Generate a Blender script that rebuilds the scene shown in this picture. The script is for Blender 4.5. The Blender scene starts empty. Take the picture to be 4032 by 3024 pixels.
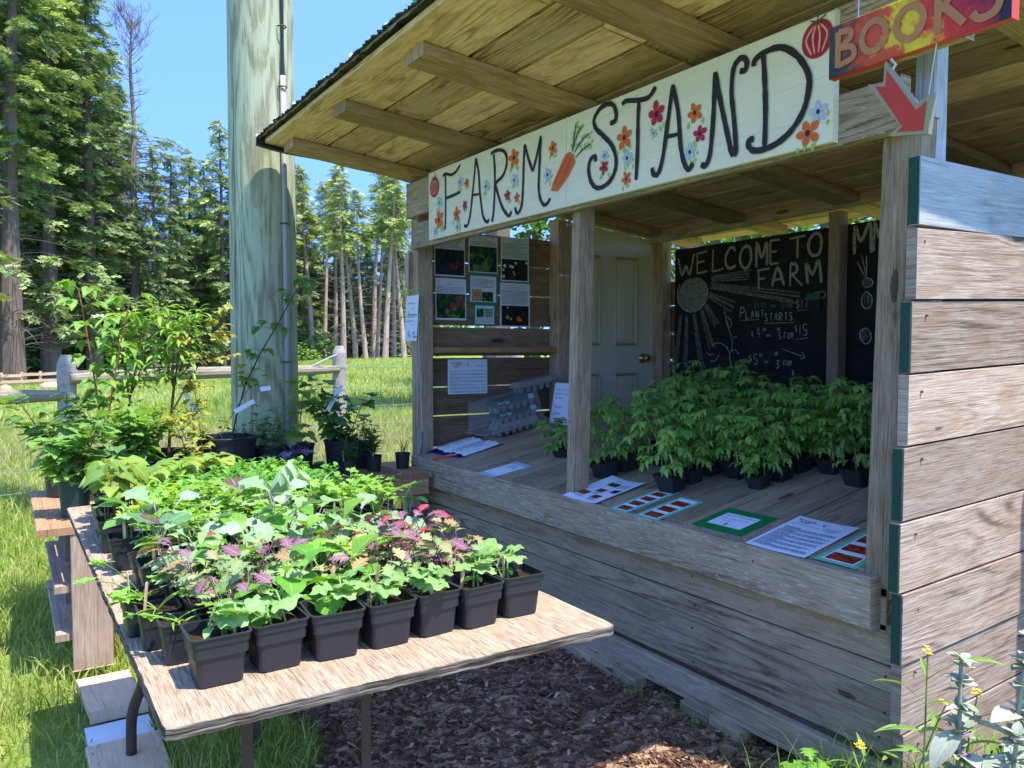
import bpy, bmesh, math, random
import numpy as np
from mathutils import Vector, Matrix

scene = bpy.context.scene
COL = scene.collection
R = math.radians

# ------------------------------------------------------------------ camera, world, sun, exposure
_a, _p = R(32.8), R(2.55)
FW = Vector((-math.cos(_a)*math.cos(_p), math.sin(_a)*math.cos(_p), -math.sin(_p)))
RT = Vector((math.sin(_a), math.cos(_a), 0.0))
UP = RT.cross(FW)
cam_data = bpy.data.cameras.new('camera')
cam = bpy.data.objects.new('camera', cam_data)
COL.objects.link(cam)
cam.matrix_world = Matrix(((RT.x, UP.x, -FW.x, 0), (RT.y, UP.y, -FW.y, 0), (RT.z, UP.z, -FW.z, 1.25), (0, 0, 0, 1)))
cam_data.sensor_width = 36.0
cam_data.lens = 27.5
cam_data.clip_start = 0.05
cam_data.clip_end = 800.0
scene.camera = cam

SUN_TO = Vector((0.40, 0.16, 1.0)).normalized()
world = bpy.data.worlds.new('World')
scene.world = world
world.use_nodes = True
wn = world.node_tree.nodes
wn.clear()
sky = wn.new('ShaderNodeTexSky')
sky.sky_type = 'NISHITA'
sky.sun_disc = False
sky.sun_elevation = math.asin(SUN_TO.z)
sky.sun_rotation = math.atan2(SUN_TO.x, SUN_TO.y)
sky.altitude = 0
sky.air_density = 1.0
sky.dust_density = 0.3
sky.ozone_density = 3.5
tcw = wn.new('ShaderNodeTexCoord')
vml = wn.new('ShaderNodeVectorMath'); vml.operation = 'MULTIPLY_ADD'
vml.inputs[1].default_value = (1, 1, 0.75); vml.inputs[2].default_value = (0, 0, 0.42)
vnm = wn.new('ShaderNodeVectorMath'); vnm.operation = 'NORMALIZE'
world.node_tree.links.new(tcw.outputs['Generated'], vml.inputs[0])
world.node_tree.links.new(vml.outputs[0], vnm.inputs[0])
world.node_tree.links.new(vnm.outputs[0], sky.inputs['Vector'])
bg = wn.new('ShaderNodeBackground')
bg.inputs['Strength'].default_value = 0.15
wo = wn.new('ShaderNodeOutputWorld')
wm = wn.new('ShaderNodeMix'); wm.data_type = 'RGBA'; wm.blend_type = 'MULTIPLY'
wm.inputs[0].default_value = 1.0; wm.inputs[7].default_value = (0.54, 0.67, 0.94, 1.0)
world.node_tree.links.new(sky.outputs[0], wm.inputs[6])
world.node_tree.links.new(wm.outputs[2], bg.inputs['Color'])
world.node_tree.links.new(bg.outputs[0], wo.inputs['Surface'])

sd = bpy.data.lights.new('sun', 'SUN')
sd.energy = 2.1
sd.angle = R(0.53)
sd.color = (1.0, 0.95, 0.86)
sun = bpy.data.objects.new('sun', sd)
COL.objects.link(sun)
sun.location = SUN_TO*60
sun.rotation_euler = SUN_TO.to_track_quat('Z', 'Y').to_euler()

scene.view_settings.view_transform = 'Standard'
scene.view_settings.look = 'None'
scene.view_settings.exposure = 2.12
scene.view_settings.gamma = 1.0
scene.render.engine = 'CYCLES'
scene.cycles.max_bounces = 8
scene.cycles.transparent_max_bounces = 8

rng = random.Random(7)
nrg = np.random.default_rng(11)

# ------------------------------------------------------------------ small helpers
def lin(h):
    h = h.lstrip('#')
    o = []
    for i in (0, 2, 4):
        c = int(h[i:i+2], 16)/255.0
        o.append(c/12.92 if c <= 0.04045 else ((c+0.055)/1.055)**2.4)
    return tuple(o)+(1.0,)

def empty(name, loc=(0, 0, 0), rotz=0.0):
    o = bpy.data.objects.new(name, None)
    o.empty_display_size = 0.1
    COL.objects.link(o)
    o.location = loc
    o.rotation_euler = (0, 0, rotz)
    return o

def tag(o, label=None, cat=None, group=None, kind=None):
    if label: o['label'] = label
    if cat: o['category'] = cat
    if group: o['group'] = group
    if kind: o['kind'] = kind
    return o

def copy_tree(o, parent=None):
    c = o.copy()
    COL.objects.link(c)
    c.parent = parent
    for ch in list(o.children):
        copy_tree(ch, c)
    return c

def mesh_obj(name, me, parent=None):
    o = bpy.data.objects.new(name, me)
    COL.objects.link(o)
    if parent is not None:
        o.parent = parent
    return o

class MB:
    """collects faces with uv, per face random value and material slot; build() links ONE mesh object"""
    def __init__(s):
        s.v = []; s.f = []; s.uv = []; s.r = []; s.m = []; s.c = None
    def face(s, pts, uvs=None, rnd=0.5, m=0):
        b = len(s.v)
        s.v.extend(tuple(p) for p in pts)
        s.f.append(tuple(range(b, b+len(pts))))
        s.uv.extend(uvs if uvs is not None else [(p[0], p[1]) for p in pts])
        s.r.append(rnd); s.m.append(m)
    def plank(s, a, b, w, t, rnd=None, m=0, uvo=None, skew=(0, 0)):
        """board from a to b; w and t are full width / thickness vectors; uv runs along the board"""
        a = Vector(a); b = Vector(b); w = Vector(w)*0.5; t = Vector(t)*0.5
        if rnd is None: rnd = rng.random()
        if uvo is None: uvo = (rng.random()*37, rng.random()*23)
        L = (b-a).length; W = w.length*2; T = t.length*2
        d = (b-a).normalized()
        c = []
        for e, P, sk in ((0, a, skew[0]), (1, b, skew[1])):
            for sw, st in ((-1, -1), (1, -1), (1, 1), (-1, 1)):
                c.append(P+w*sw+t*st+d*(sk*sw))
        n = max(1, int(L/0.8))
        def quad(i0, i1, v0, v1, rep=True):
            for k in range(n):
                f0, f1 = k/n, (k+1)/n
                p = [c[i0].lerp(c[i0+4], f0), c[i0].lerp(c[i0+4], f1), c[i1].lerp(c[i1+4], f1), c[i1].lerp(c[i1+4], f0)]
                s.face(p, [(uvo[0]+L*f0, uvo[1]+v0), (uvo[0]+L*f1, uvo[1]+v0), (uvo[0]+L*f1, uvo[1]+v1), (uvo[0]+L*f0, uvo[1]+v1)], rnd, m)
        quad(1, 0, W, 0); quad(2, 1, W+T, W); quad(3, 2, 2*W+T, W+T); quad(0, 3, 2*W+2*T, 2*W+T)
        for e in (0, 4):
            ids = [e, e+1, e+2, e+3] if e == 0 else [e+3, e+2, e+1, e]
            base = {0: (0, 0), 1: (0, W), 2: (T*.3, W), 3: (T*.3, 0)}
            s.face([c[i] for i in ids], [(uvo[0]+5+base[i % 4][0], uvo[1]+base[i % 4][1]) for i in ids], rnd*0.8, m)
    def box(s, lo, hi, rnd=None, m=0, along=0):
        lo = Vector(lo); hi = Vector(hi); c = (lo+hi)*.5; d = hi-lo
        ax = [Vector((d.x, 0, 0)), Vector((0, d.y, 0)), Vector((0, 0, d.z))]
        o = [(1, 2), (2, 0), (0, 1)][along]
        s.plank(c-ax[along]*.5, c+ax[along]*.5, ax[o[0]], ax[o[1]], rnd, m)
    def tube(s, pts, rad, n=8, m=0, rnd=0.5, cap=True, ell=None):
        pts = [Vector(p) for p in pts]
        if not isinstance(rad, (list, tuple)): rad = [rad]*len(pts)
        rings = []
        prev = None
        uo = rng.random()*20
        for i, p in enumerate(pts):
            d = (pts[min(i+1, len(pts)-1)]-pts[max(i-1, 0)])
            d = d.normalized() if d.length > 1e-9 else Vector((0, 0, 1))
            if prev is None:
                u = d.orthogonal().normalized()
            else:
                u = (prev-d*prev.dot(d))
                u = u.normalized() if u.length > 1e-6 else d.orthogonal().normalized()
            prev = u
            v = d.cross(u)
            rings.append([p+(u*math.cos(2*math.pi*k/n)+v*math.sin(2*math.pi*k/n))*rad[i] for k in range(n)])
        L = 0
        for i in range(len(pts)-1):
            dl = (pts[i+1]-pts[i]).length
            for k in range(n):
                k2 = (k+1) % n
                c = 2*math.pi*max(rad[i], 1e-4)/n
                s.face([rings[i][k], rings[i][k2], rings[i+1][k2], rings[i+1][k]],
                       [(uo+L, c*k), (uo+L, c*(k+1)), (uo+L+dl, c*(k+1)), (uo+L+dl, c*k)], rnd, m)
            L += dl
        if cap:
            s.face(list(reversed(rings[0])), None, rnd, m)
            s.face(rings[-1], None, rnd, m)
    def loft(s, rings, m=0, rnd=0.5, cap0=False, cap1=False):
        for i in range(len(rings)-1):
            n = len(rings[i])
            for k in range(n):
                k2 = (k+1) % n
                s.face([rings[i][k], rings[i][k2], rings[i+1][k2], rings[i+1][k]], [(k/n, i), ((k+1)/n, i), ((k+1)/n, i+1), (k/n, i+1)], rnd, m)
        if cap0: s.face(list(reversed(rings[0])), None, rnd, m)
        if cap1: s.face(rings[-1], None, rnd, m)
    def ribbon(s, pts, w, U, V, O, N, m=0, rnd=0.5, smooth=3, taper=0.0):
        """flat painted stroke; pts in (u,v) of plane O+U*u+V*v, pushed out by N"""
        P = [Vector((p[0], p[1])) for p in pts]
        if len(P) > 2 and smooth > 1:
            Q = []
            for i in range(len(P)-1):
                p0, p1, p2, p3 = P[max(i-1, 0)], P[i], P[i+1], P[min(i+2, len(P)-1)]
                for k in range(smooth):
                    t = k/smooth
                    Q.append(0.5*((2*p1)+(p2-p0)*t+(2*p0-5*p1+4*p2-p3)*t*t+(3*p1-p0-3*p2+p3)*t**3))
            Q.append(P[-1]); P = Q
        O = Vector(O); U = Vector(U); V = Vector(V); N = Vector(N)
        L = []; Rr = []
        for i, p in enumerate(P):
            d = P[min(i+1, len(P)-1)]-P[max(i-1, 0)]
            d = d.normalized() if d.length > 1e-9 else Vector((1, 0))
            nn = Vector((-d.y, d.x))
            ww = w*0.5*(1+rng.uniform(-.12, .12))
            if i in (0, len(P)-1): ww *= (1-taper)
            L.append(p+nn*ww); Rr.append(p-nn*ww)
        for i in range(len(P)-1):
            q = [Rr[i], Rr[i+1], L[i+1], L[i]]
            s.face([O+U*a.x+V*a.y+N for a in q], [(a.x, a.y) for a in q], rnd, m)
    def poly(s, pts, U, V, O, N, m=0, rnd=0.5):
        O = Vector(O); U = Vector(U); V = Vector(V); N = Vector(N)
        s.face([O+U*a[0]+V*a[1]+N for a in pts], [(a[0], a[1]) for a in pts], rnd, m)
    def build(s, name, mats, parent=None, bevel=0.0, smooth=False, weld=False):
        me = bpy.data.meshes.new(name)
        me.from_pydata(s.v, [], s.f)
        uvl = me.uv_layers.new(name='UVMap')
        uvl.data.foreach_set('uv', np.array(s.uv, dtype=np.float32).ravel())
        at = me.attributes.new('rnd', 'FLOAT', 'FACE')
        at.data.foreach_set('value', np.array(s.r, dtype=np.float32))
        if not isinstance(mats, (list, tuple)): mats = [mats]
        for mm in mats: me.materials.append(mm)
        me.polygons.foreach_set('material_index', np.array(s.m, dtype=np.int32))
        if smooth: me.polygons.foreach_set('use_smooth', [True]*len(s.f))
        if bevel > 0 or weld or smooth:
            bm = bmesh.new(); bm.from_mesh(me)
            bmesh.ops.remove_doubles(bm, verts=bm.verts, dist=1e-5)
            bm.to_mesh(me); bm.free()
        me.update()
        o = mesh_obj(name, me, parent)
        if bevel > 0:
            b = o.modifiers.new('soft_edges', 'BEVEL')
            b.width = bevel; b.segments = 1; b.limit_method = 'ANGLE'; b.angle_limit = R(50)
        return o

# ------------------------------------------------------------------ node material helpers
class NT:
    def __init__(s, name):
        s.mat = bpy.data.materials.new(name)
        s.mat.use_nodes = True
        s.t = s.mat.node_tree
        s.t.nodes.clear()
        s.out = s.t.nodes.new('ShaderNodeOutputMaterial')
    def n(s, typ, **kw):
        nd = s.t.nodes.new(typ)
        for k, v in kw.items(): setattr(nd, k, v)
        return nd
    def l(s, a, b): s.t.links.new(a, b)
    def val(s, sock, v):
        if hasattr(v, 'is_linked') or hasattr(v, 'links'): s.l(v, sock)
        else: sock.default_value = v
    def math(s, op, a, b=0.0, c=0.0, clamp=False):
        nd = s.n('ShaderNodeMath', operation=op); nd.use_clamp = clamp
        s.val(nd.inputs[0], a); s.val(nd.inputs[1], b)
        if op in ('MULTIPLY_ADD', 'SMOOTH_MIN'): s.val(nd.inputs[2], c)
        return nd.outputs[0]
    def mix(s, f, a, b, mode='MIX'):
        nd = s.n('ShaderNodeMix', data_type='RGBA', blend_type=mode)
        s.val(nd.inputs[0], f); s.val(nd.inputs[6], a); s.val(nd.inputs[7], b)
        return nd.outputs[2]
    def ramp(s, f, stops, interp='LINEAR'):
        nd = s.n('ShaderNodeValToRGB'); nd.color_ramp.interpolation = interp
        e = nd.color_ramp.elements
        while len(e) > 1: e.remove(e[-1])
        e[0].position = stops[0][0]; e[0].color = stops[0][1]
        for p, c in stops[1:]:
            x = e.new(p); x.color = c
        s.val(nd.inputs[0], f)
        return nd.outputs[0]
    def noise(s, vec, scale, detail=3.0, rough=0.55, dist=0.0, fac=True):
        nd = s.n('ShaderNodeTexNoise')
        nd.inputs['Scale'].default_value = scale; nd.inputs['Detail'].default_value = detail
        nd.inputs['Roughness'].default_value = rough; nd.inputs['Distortion'].default_value = dist
        if vec is not None: s.l(vec, nd.inputs['Vector'])
        return nd.outputs[0] if fac else nd.outputs[1]
    def vmul(s, vec, xyz):
        nd = s.n('ShaderNodeVectorMath', operation='MULTIPLY')
        s.l(vec, nd.inputs[0]); nd.inputs[1].default_value = xyz
        return nd.outputs[0]
    def vadd(s, a, b):
        nd = s.n('ShaderNodeVectorMath', operation='ADD')
        s.l(a, nd.inputs[0]); s.val(nd.inputs[1], b)
        return nd.outputs[0]
    def attr(s, name, out='Fac'):
        nd = s.n('ShaderNodeAttribute'); nd.attribute_name = name
        return nd.outputs[out]
    def uv(s):
        return s.n('ShaderNodeTexCoord').outputs['UV']
    def obj(s):
        return s.n('ShaderNodeTexCoord').outputs['Object']
    def geo(s):
        return s.n('ShaderNodeNewGeometry').outputs['Position']
    def bump(s, h, strength=0.3, dist=0.01):
        nd = s.n('ShaderNodeBump'); nd.inputs['Strength'].default_value = strength; nd.inputs['Distance'].default_value = dist
        s.l(h, nd.inputs['Height'])
        return nd.outputs[0]
    def bsdf(s, color, rough=0.7, spec=0.3, normal=None, metal=0.0):
        b = s.n('ShaderNodeBsdfPrincipled')
        s.val(b.inputs['Base Color'], color); s.val(b.inputs['Roughness'], rough)
        b.inputs['Specular IOR Level'].default_value = spec; b.inputs['Metallic'].default_value = metal
        if normal is not None: s.l(normal, b.inputs['Normal'])
        return b
    def done(s, shader):
        s.l(shader, s.out.inputs['Surface'])
        return s.mat

def wood(name, dark, mid, light, ring=0.35, fibre=0.5, fs=1.0, rough=0.85, bump=0.35, var=0.55, patch=None, fleck=0.0, knots=1.0, blotch=0.28, patch_amt=0.35):
    t = NT(name)
    uv = t.vmul(t.uv(), (fs, fs, 1)); rn = t.attr('rnd'); ring *= .45
    off = t.n('ShaderNodeCombineXYZ'); t.l(t.math('MULTIPLY', rn, 91.0), off.inputs[2])
    vec = t.vadd(uv, off.outputs[0])
    n1 = t.noise(t.vmul(vec, (3.2, 10.0, 1)), 1.3, 6, 0.7, 0.9)
    n2 = t.noise(t.vmul(vec, (10.0, 230.0, 1)), 1.0, 3, 0.65)
    n3 = t.noise(t.vmul(vec, (0.42, 5.0, 1)), 1.0, 1, 0.4, 0.15)
    # knots
    vo = t.n('ShaderNodeTexVoronoi'); vo.inputs['Scale'].default_value = 1.0
    t.l(t.vmul(vec, (1.7, 6.5, 1)), vo.inputs['Vector'])
    kh = t.math('SUBTRACT', 1.0, t.math('MULTIPLY', vo.outputs['Distance'], 4.5), clamp=True)
    kd = t.math('LESS_THAN', t.math('ADD', vo.outputs['Distance'], t.math('MULTIPLY', n2, .05)), 0.10*knots)
    nm = t.noise(t.vmul(vec, (1.1, 5.0, 1)), 1.3, 2, 0.5)
    rg = t.math('MULTIPLY_ADD', t.math('SINE', t.math('ADD', t.math('ADD', t.math('MULTIPLY', n3, 170.0), t.math('MULTIPLY', kh, 11.0*min(1, knots))), t.math('MULTIPLY', n2, 3.2))), 0.5, 0.5)
    rg = t.math('MULTIPLY', rg, t.math('MAXIMUM', t.math('MULTIPLY_ADD', nm, 3.0, -0.9, clamp=True), t.math('MULTIPLY', kh, 0.8)))
    f = t.math('MULTIPLY_ADD', n1, 0.42, 0.29)
    f = t.math('ADD', f, t.math('MULTIPLY', t.math('SUBTRACT', n2, 0.5), 1.15*fibre))
    f = t.math('SUBTRACT', f, t.math('MULTIPLY', t.math('POWER', rg, 3.0), 0.9*ring))
    f = t.math('ADD', f, 0.10*ring)
    col = t.ramp(f, [(0.25, lin(dark)), (0.5, lin(mid)), (0.74, lin(light))])
    n4 = t.noise(t.vmul(vec, (2.2, 7.0, 1)), 2.2, 4, 0.6, 1.0)
    if patch:
        pm = t.ramp(n4, [(0.50, (0, 0, 0, 1)), (0.66, (1, 1, 1, 1))])
        col = t.mix(t.math('MULTIPLY', pm, patch_amt), col, lin(patch))
    if fleck:
        nf = t.noise(t.vmul(vec, (22.0, 130.0, 1)), 1.0, 2, 0.6)
        nfm = t.noise(t.vmul(vec, (2.0, 6.0, 1)), 1.2, 2, 0.6)
        fm = t.math('GREATER_THAN', t.math('ADD', nf, t.math('MULTIPLY', nfm, .35)), 0.80)
        col = t.mix(t.math('MULTIPLY', fm, fleck), col, lin('#cfc8bd'))
    # fine dark checks along the grain
    n5 = t.noise(t.vmul(vec, (1.5, 85.0, 1)), 1.0, 3, 0.55)
    ck = t.math('GREATER_THAN', n5, 0.635)
    col = t.mix(t.math('MULTIPLY', ck, 0.5), col, lin(dark))
    col = t.mix(t.math('MULTIPLY', kh, 0.35*knots), col, lin(dark))
    col = t.mix(t.math('MULTIPLY', kd, 0.7), col, lin('#33241a'))
    br = t.math('MULTIPLY_ADD', rn, var, 1.0-var*0.5)
    br = t.math('MULTIPLY', br, t.math('MULTIPLY_ADD', n4, blotch, 1.0-blotch*0.5))
    hv = t.n('ShaderNodeHueSaturation'); t.l(col, hv.inputs['Color']); t.l(br, hv.inputs['Value'])
    h = t.math('ADD', t.math('MULTIPLY', n2, 0.7), t.math('MULTIPLY', rg, 0.25))
    h = t.math('SUBTRACT', h, t.math('MULTIPLY', ck, 0.7))
    nb = t.bump(h, bump, 0.006)
    b = t.bsdf(hv.outputs[0], rough, 0.2, nb)
    return t.done(b.outputs[0])

def plain(name, col, rough=0.6, spec=0.3, metal=0.0, noise=0.15, scale=30.0, bump=0.0):
    t = NT(name)
    o = t.obj()
    n = t.noise(o, scale, 4, 0.6)
    n2 = t.noise(o, scale*0.13, 3, 0.6)
    f = t.math('ADD', t.math('MULTIPLY', n, noise), t.math('MULTIPLY', n2, noise))
    hv = t.n('ShaderNodeHueSaturation'); hv.inputs['Color'].default_value = lin(col)
    t.l(t.math('ADD', f, 1.0-noise), hv.inputs['Value'])
    nb = t.bump(n, bump, 0.004) if bump else None
    b = t.bsdf(hv.outputs[0], rough, spec, nb, metal)
    return t.done(b.outputs[0])

def leafmat(name, transl=0.4, rough=0.45, spec=0.35, tcol=(1.25, 1.15, 0.45), vein=0.35, nscale=60.0, var=0.35):
    t = NT(name)
    c = t.attr('col', 'Color')
    uv = t.uv(); sx = t.n('ShaderNodeSeparateXYZ'); t.l(uv, sx.inputs[0])
    n = t.noise(t.obj(), nscale, 3, 0.6)
    hv = t.n('ShaderNodeHueSaturation'); t.l(c, hv.inputs['Color'])
    t.l(t.math('MULTIPLY_ADD', n, var, 1.0-var*0.5), hv.inputs['Value'])
    col = hv.outputs[0]
    d = t.math('ABSOLUTE', t.math('SUBTRACT', sx.outputs[0], 0.5))
    mid = t.math('LESS_THAN', d, 0.035)
    side = t.math('LESS_THAN', t.math('FRACT', t.math('ADD', t.math('MULTIPLY', sx.outputs[1], 6.0), t.math('MULTIPLY', d, -5.0))), 0.13)
    vm = t.math('MAXIMUM', mid, t.math('MULTIPLY', side, 0.6))
    col = t.mix(t.math('MULTIPLY', vm, vein), col, t.mix(0.55, col, (0.75, 0.85, 0.5, 1)))
    nb = t.bump(t.math('ADD', n, t.math('MULTIPLY', vm, -0.6)), 0.35, 0.003)
    b = t.bsdf(col, rough, spec, nb)
    tr = t.n('ShaderNodeBsdfTranslucent')
    t.l(t.mix(1.0, col, tcol+(1,), 'MULTIPLY'), tr.inputs['Color'])
    mx = t.n('ShaderNodeMixShader'); mx.inputs[0].default_value = transl
    t.l(b.outputs[0], mx.inputs[1]); t.l(tr.outputs[0], mx.inputs[2])
    return t.done(mx.outputs[0])

# ------------------------------------------------------------------ materials
W_GREY = wood('weathered_grey_wood', '#65543f', '#aa937a', '#cbb69c', fleck=.5, ring=.5, fibre=.6, patch='#8a6f58', patch_amt=.3)
W_SIDE = wood('sun_bleached_siding', '#745f51', '#ae9683', '#c8b5a4', ring=.7, fibre=.8, patch='#8f6b52', patch_amt=.4, bump=.4)
W_BLUE = wood('grey_blue_board', '#77797c', '#a9acb0', '#c7c9cb', ring=.15, fibre=.5, patch='#b59f86', patch_amt=.25)  # also on the top siding board, where the blue is painted-in shade
W_POST = wood('post_wood', '#665340', '#a88f74', '#c6ae93', ring=.25, fibre=.7, patch='#7d5b43', patch_amt=.35)
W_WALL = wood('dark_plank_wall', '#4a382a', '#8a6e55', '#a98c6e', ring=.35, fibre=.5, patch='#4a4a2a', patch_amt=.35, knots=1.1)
W_CLAD = wood('lower_cladding', '#655340', '#b0977a', '#ccb496', fleck=.25, ring=.5, fibre=.5, patch='#6f5a45', patch_amt=.35)
W_DECK = wood('counter_planks', '#5f4d3c', '#a38b70', '#bda588', ring=.25, fibre=.6, patch='#6b5c4c', patch_amt=.4)
W_RAFT = wood('rafter_wood', '#6e5542', '#b8977a', '#d8ba9c', ring=.4, fibre=.5, patch='#7b5c46', patch_amt=.4)
W_SHEA = wood('sheathing_boards', '#8a6450', '#dab296', '#f0d6c2', var=.75, ring=.6, fibre=.5, patch='#94764c', patch_amt=.5, knots=1.1)
W_PLY = wood('worn_plywood', '#6f5d4a', '#a58e74', '#c6b298', ring=.0, fibre=1.2, patch='#a07a60', patch_amt=.5, knots=0, var=.1, blotch=.6, fs=2.6)
W_PLYE = wood('plywood_edge', '#2a221c', '#5c5046', '#93857a', ring=0, fibre=1.4, knots=0, blotch=.6)
W_BENCH = wood('brown_bench_boards', '#6d4c34', '#a97f5c', '#c49c78', ring=.3, fibre=.5, patch='#7b5a40', patch_amt=.3)
W_BLEG = wood('bench_leg_wood', '#6a5646', '#9e8671', '#b7a08a', ring=.2, fibre=.6, patch='#6d5743', patch_amt=.3)
W_PINE = wood('fresh_pine', '#b98f6a', '#dcb893', '#ead0b2', ring=.3, fibre=.3, knots=.8, var=.2, blotch=.2)
W_RAIL = wood('peeled_rail', '#665b4c', '#8f8169', '#a99c85', ring=.1, fibre=.7, patch='#93a0a0', patch_amt=.3)
W_FPOST = wood('fence_post_wood', '#6f665a', '#a1978a', '#beb3a4', ring=.15, fibre=.7, patch='#8a9496', patch_amt=.3)
W_SLEEP = wood('sleeper_block', '#6a5a48', '#a58f74', '#c0aa8e', ring=.4, fibre=.5)
M_GREENP = plain('green_end_paint', '#27473a', .7, noise=.3)
M_WHITE = wood('white_painted_board', '#ddd0b4', '#f2e6cc', '#f8efdc', ring=.04, fibre=.25, knots=0, var=.04, blotch=.12, bump=.1, rough=.6, patch='#dcd6c4', patch_amt=.4)
M_INK = plain('brown_black_paint', '#2e2422', .55, noise=.2, scale=80)
M_ORANGE = plain('orange_paint', '#e06a26', .55, noise=.25, scale=90)
M_RED = plain('crimson_paint', '#c02546', .55, noise=.25, scale=90)
M_BLUE = plain('pale_blue_paint', '#b9c3d3', .55, noise=.2, scale=90)
M_LEAFP = plain('leaf_green_paint', '#9cc45e', .55, noise=.3, scale=90)
M_DGREEN = plain('dark_green_paint', '#3c5a36', .55, noise=.3, scale=90)
M_TOMR = plain('tomato_red_paint', '#b02a35', .55, noise=.3, scale=60)
M_PINK = plain('pink_paint', '#eda79b', .55, noise=.2, scale=60)
M_PAPER = plain('white_paper', '#e9ecf4', .6, .2, noise=.03)
M_PAPERD = plain('grey_print', '#55565c', .7, .1, noise=.1)
M_BLACKP = plain('black_print', '#17181a', .6, .2, noise=.1)
M_MINT = plain('mint_card', '#66c9a0', .6, .2, noise=.06)
M_GCARD = plain('green_card', '#14803f', .6, .2, noise=.08)
M_TEAL = plain('teal_card', '#1e9a78', .6, .2, noise=.06)
M_STEEL = plain('galvanised_steel', '#b8bcbf', .4, .5, .8, noise=.1)
M_RUST = plain('rusty_metal', '#5d4a3c', .65, .3, .3, noise=.3, scale=40, bump=.2)
M_ROOF = plain('dark_roof_metal', '#2f2f2d', .55, .4, .3, noise=.4, scale=14, bump=.2)
M_ROOFL = plain('chalky_flashing', '#8f8c84', .7, .3, noise=.5, scale=30, bump=.3)
M_BOARDK = None
M_DOOR = plain('almond_door_paint', '#e6d8b8', .5, .3, noise=.08, scale=12)
M_DOORS = plain('door_moulding', '#c4b28c', .5, .3, noise=.1, scale=12)
M_BRASS = plain('brass', '#c7a96a', .3, .5, .9, noise=.1)
M_POT = plain('black_pot_plastic', '#2b2c2f', .40, .4, noise=.35, scale=25, bump=.05)
M_POTG = plain('green_pot_plastic', '#1d3a34', .45, .4, noise=.3, scale=25)
M_SOIL = plain('potting_soil', '#3a2a1e', .95, .1, noise=.6, scale=160, bump=.8)
M_STICK = wood('wooden_stick', '#c99c6c', '#e6c194', '#f0d4ac', ring=.1, fibre=.5, knots=0, var=.15, blotch=.15)
M_TAG = plain('white_plastic_tag', '#e8ebee', .5, .3, noise=.04)
M_ROPE = plain('cotton_string', '#c9c3b6', .9, .1, noise=.2)
M_CABLE = plain('black_cable', '#202326', .5, .4, noise=.1)
M_PVC = plain('grey_pvc', '#a09c92', .5, .3, noise=.12, scale=8)
M_CARTON = plain('grey_pulp_carton', '#8f8780', .9, .1, noise=.2, scale=60, bump=.3)
M_CARTG = plain('green_carton_label', '#1f5a4c', .5, .3, noise=.08)
M_BARK = plain('fir_bark', '#75655a', .95, .1, noise=.6, scale=6, bump=.8)
M_BARKP = plain('pink_grey_bark', '#b3988a', .95, .1, noise=.5, scale=7, bump=.6)
M_BARKD = plain('dead_grey_wood', '#7d7067', .95, .1, noise=.4, scale=7)
M_TWIG = plain('dead_twig_haze', '#8f7a6c', .95, .1, noise=.3, scale=7)
M_NEEDLE = leafmat('conifer_needles', .25, .6, .2, (1.1, 1.1, .6), 0.0, 3.0, .5)
M_LEAF = leafmat('young_leaf', .42)
M_LEAFM = leafmat('matte_leaf', .25, .65, .2, (1.1, 1.15, .6), .45)
M_GRASS = leafmat('grass_blade', .4, .55, .25, (1.2, 1.15, .45), 0.0, 4.0, .5)
M_FLOWY = plain('yellow_petal', '#f2d22a', .6, .2, noise=.1)
M_FLOWW = plain('cream_petal', '#efeccb', .6, .2, noise=.1)
M_FLOWP = plain('mauve_petal', '#a06aa6', .6, .2, noise=.1)

def chalk_board_mat():
    t = NT('chalkboard_black')
    o = t.obj()
    n = t.noise(t.vmul(o, (2, 2, 5)), 2.0, 5, .65, .8)
    col = t.ramp(n, [(.3, lin('#1d1c1a')), (.7, lin('#33312e'))])
    return t.done(t.bsdf(col, .75, .2, t.bump(n, .1, .003)).outputs[0])
M_BOARDK = chalk_board_mat()
def chalk_mat(name, c0, c1, sc=260.0):
    t = NT(name)
    o = t.obj()
    n = t.noise(t.vmul(o, (1, 1, .5)), sc, 2, .7)
    col = t.ramp(n, [(.36, lin(c0)), (.60, lin(c1))])
    return t.done(t.bsdf(col, .9, .1).outputs[0])
M_CHALK = chalk_mat('chalk_stroke', '#4d4b47', '#c9c2b1')
M_CHALKF = chalk_mat('faint_chalk', '#26272a', '#8f8a7e', 190.0)

def photo_mat(name, cols, sc=45.0):
    """a printed photograph of leaves: blotches of a few colours"""
    t = NT(name)
    o = t.obj()
    vo = t.n('ShaderNodeTexVoronoi'); vo.inputs['Scale'].default_value = sc
    t.l(t.vadd(o, t.vmul(t.noise(o, sc*.8, 2, .5, 0, False), (.03, .03, .03))), vo.inputs['Vector'])
    sp = t.n('ShaderNodeSeparateColor'); t.l(vo.outputs['Color'], sp.inputs[0])
    n = t.noise(o, sc*1.6, 3, .6)
    f = t.math('ADD', t.math('MULTIPLY', sp.outputs[0], .6), t.math('MULTIPLY', n, .4))
    k = len(cols)
    col = t.ramp(f, [(.2+.6*i/(k-1), lin(c)) for i, c in enumerate(cols)])
    return t.done(t.bsdf(col, .35, .4).outputs[0])
PH_DARK = photo_mat('photo_dark_leaves', ['#0c100c', '#1b2418', '#2a3226', '#12180f'])
PH_GREEN = photo_mat('photo_green_leaves', ['#0f2414', '#1c4020', '#2c582a', '#6f8a3c'], 34)
PH_BROWN = photo_mat('photo_dark_soil', ['#150f14', '#2a2028', '#352a2a', '#1d2a1a'])
PH_RED = photo_mat('photo_red_tomatoes', ['#3a1a12', '#a02a1a', '#c8452a', '#2f4a1f'], 70)
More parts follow.
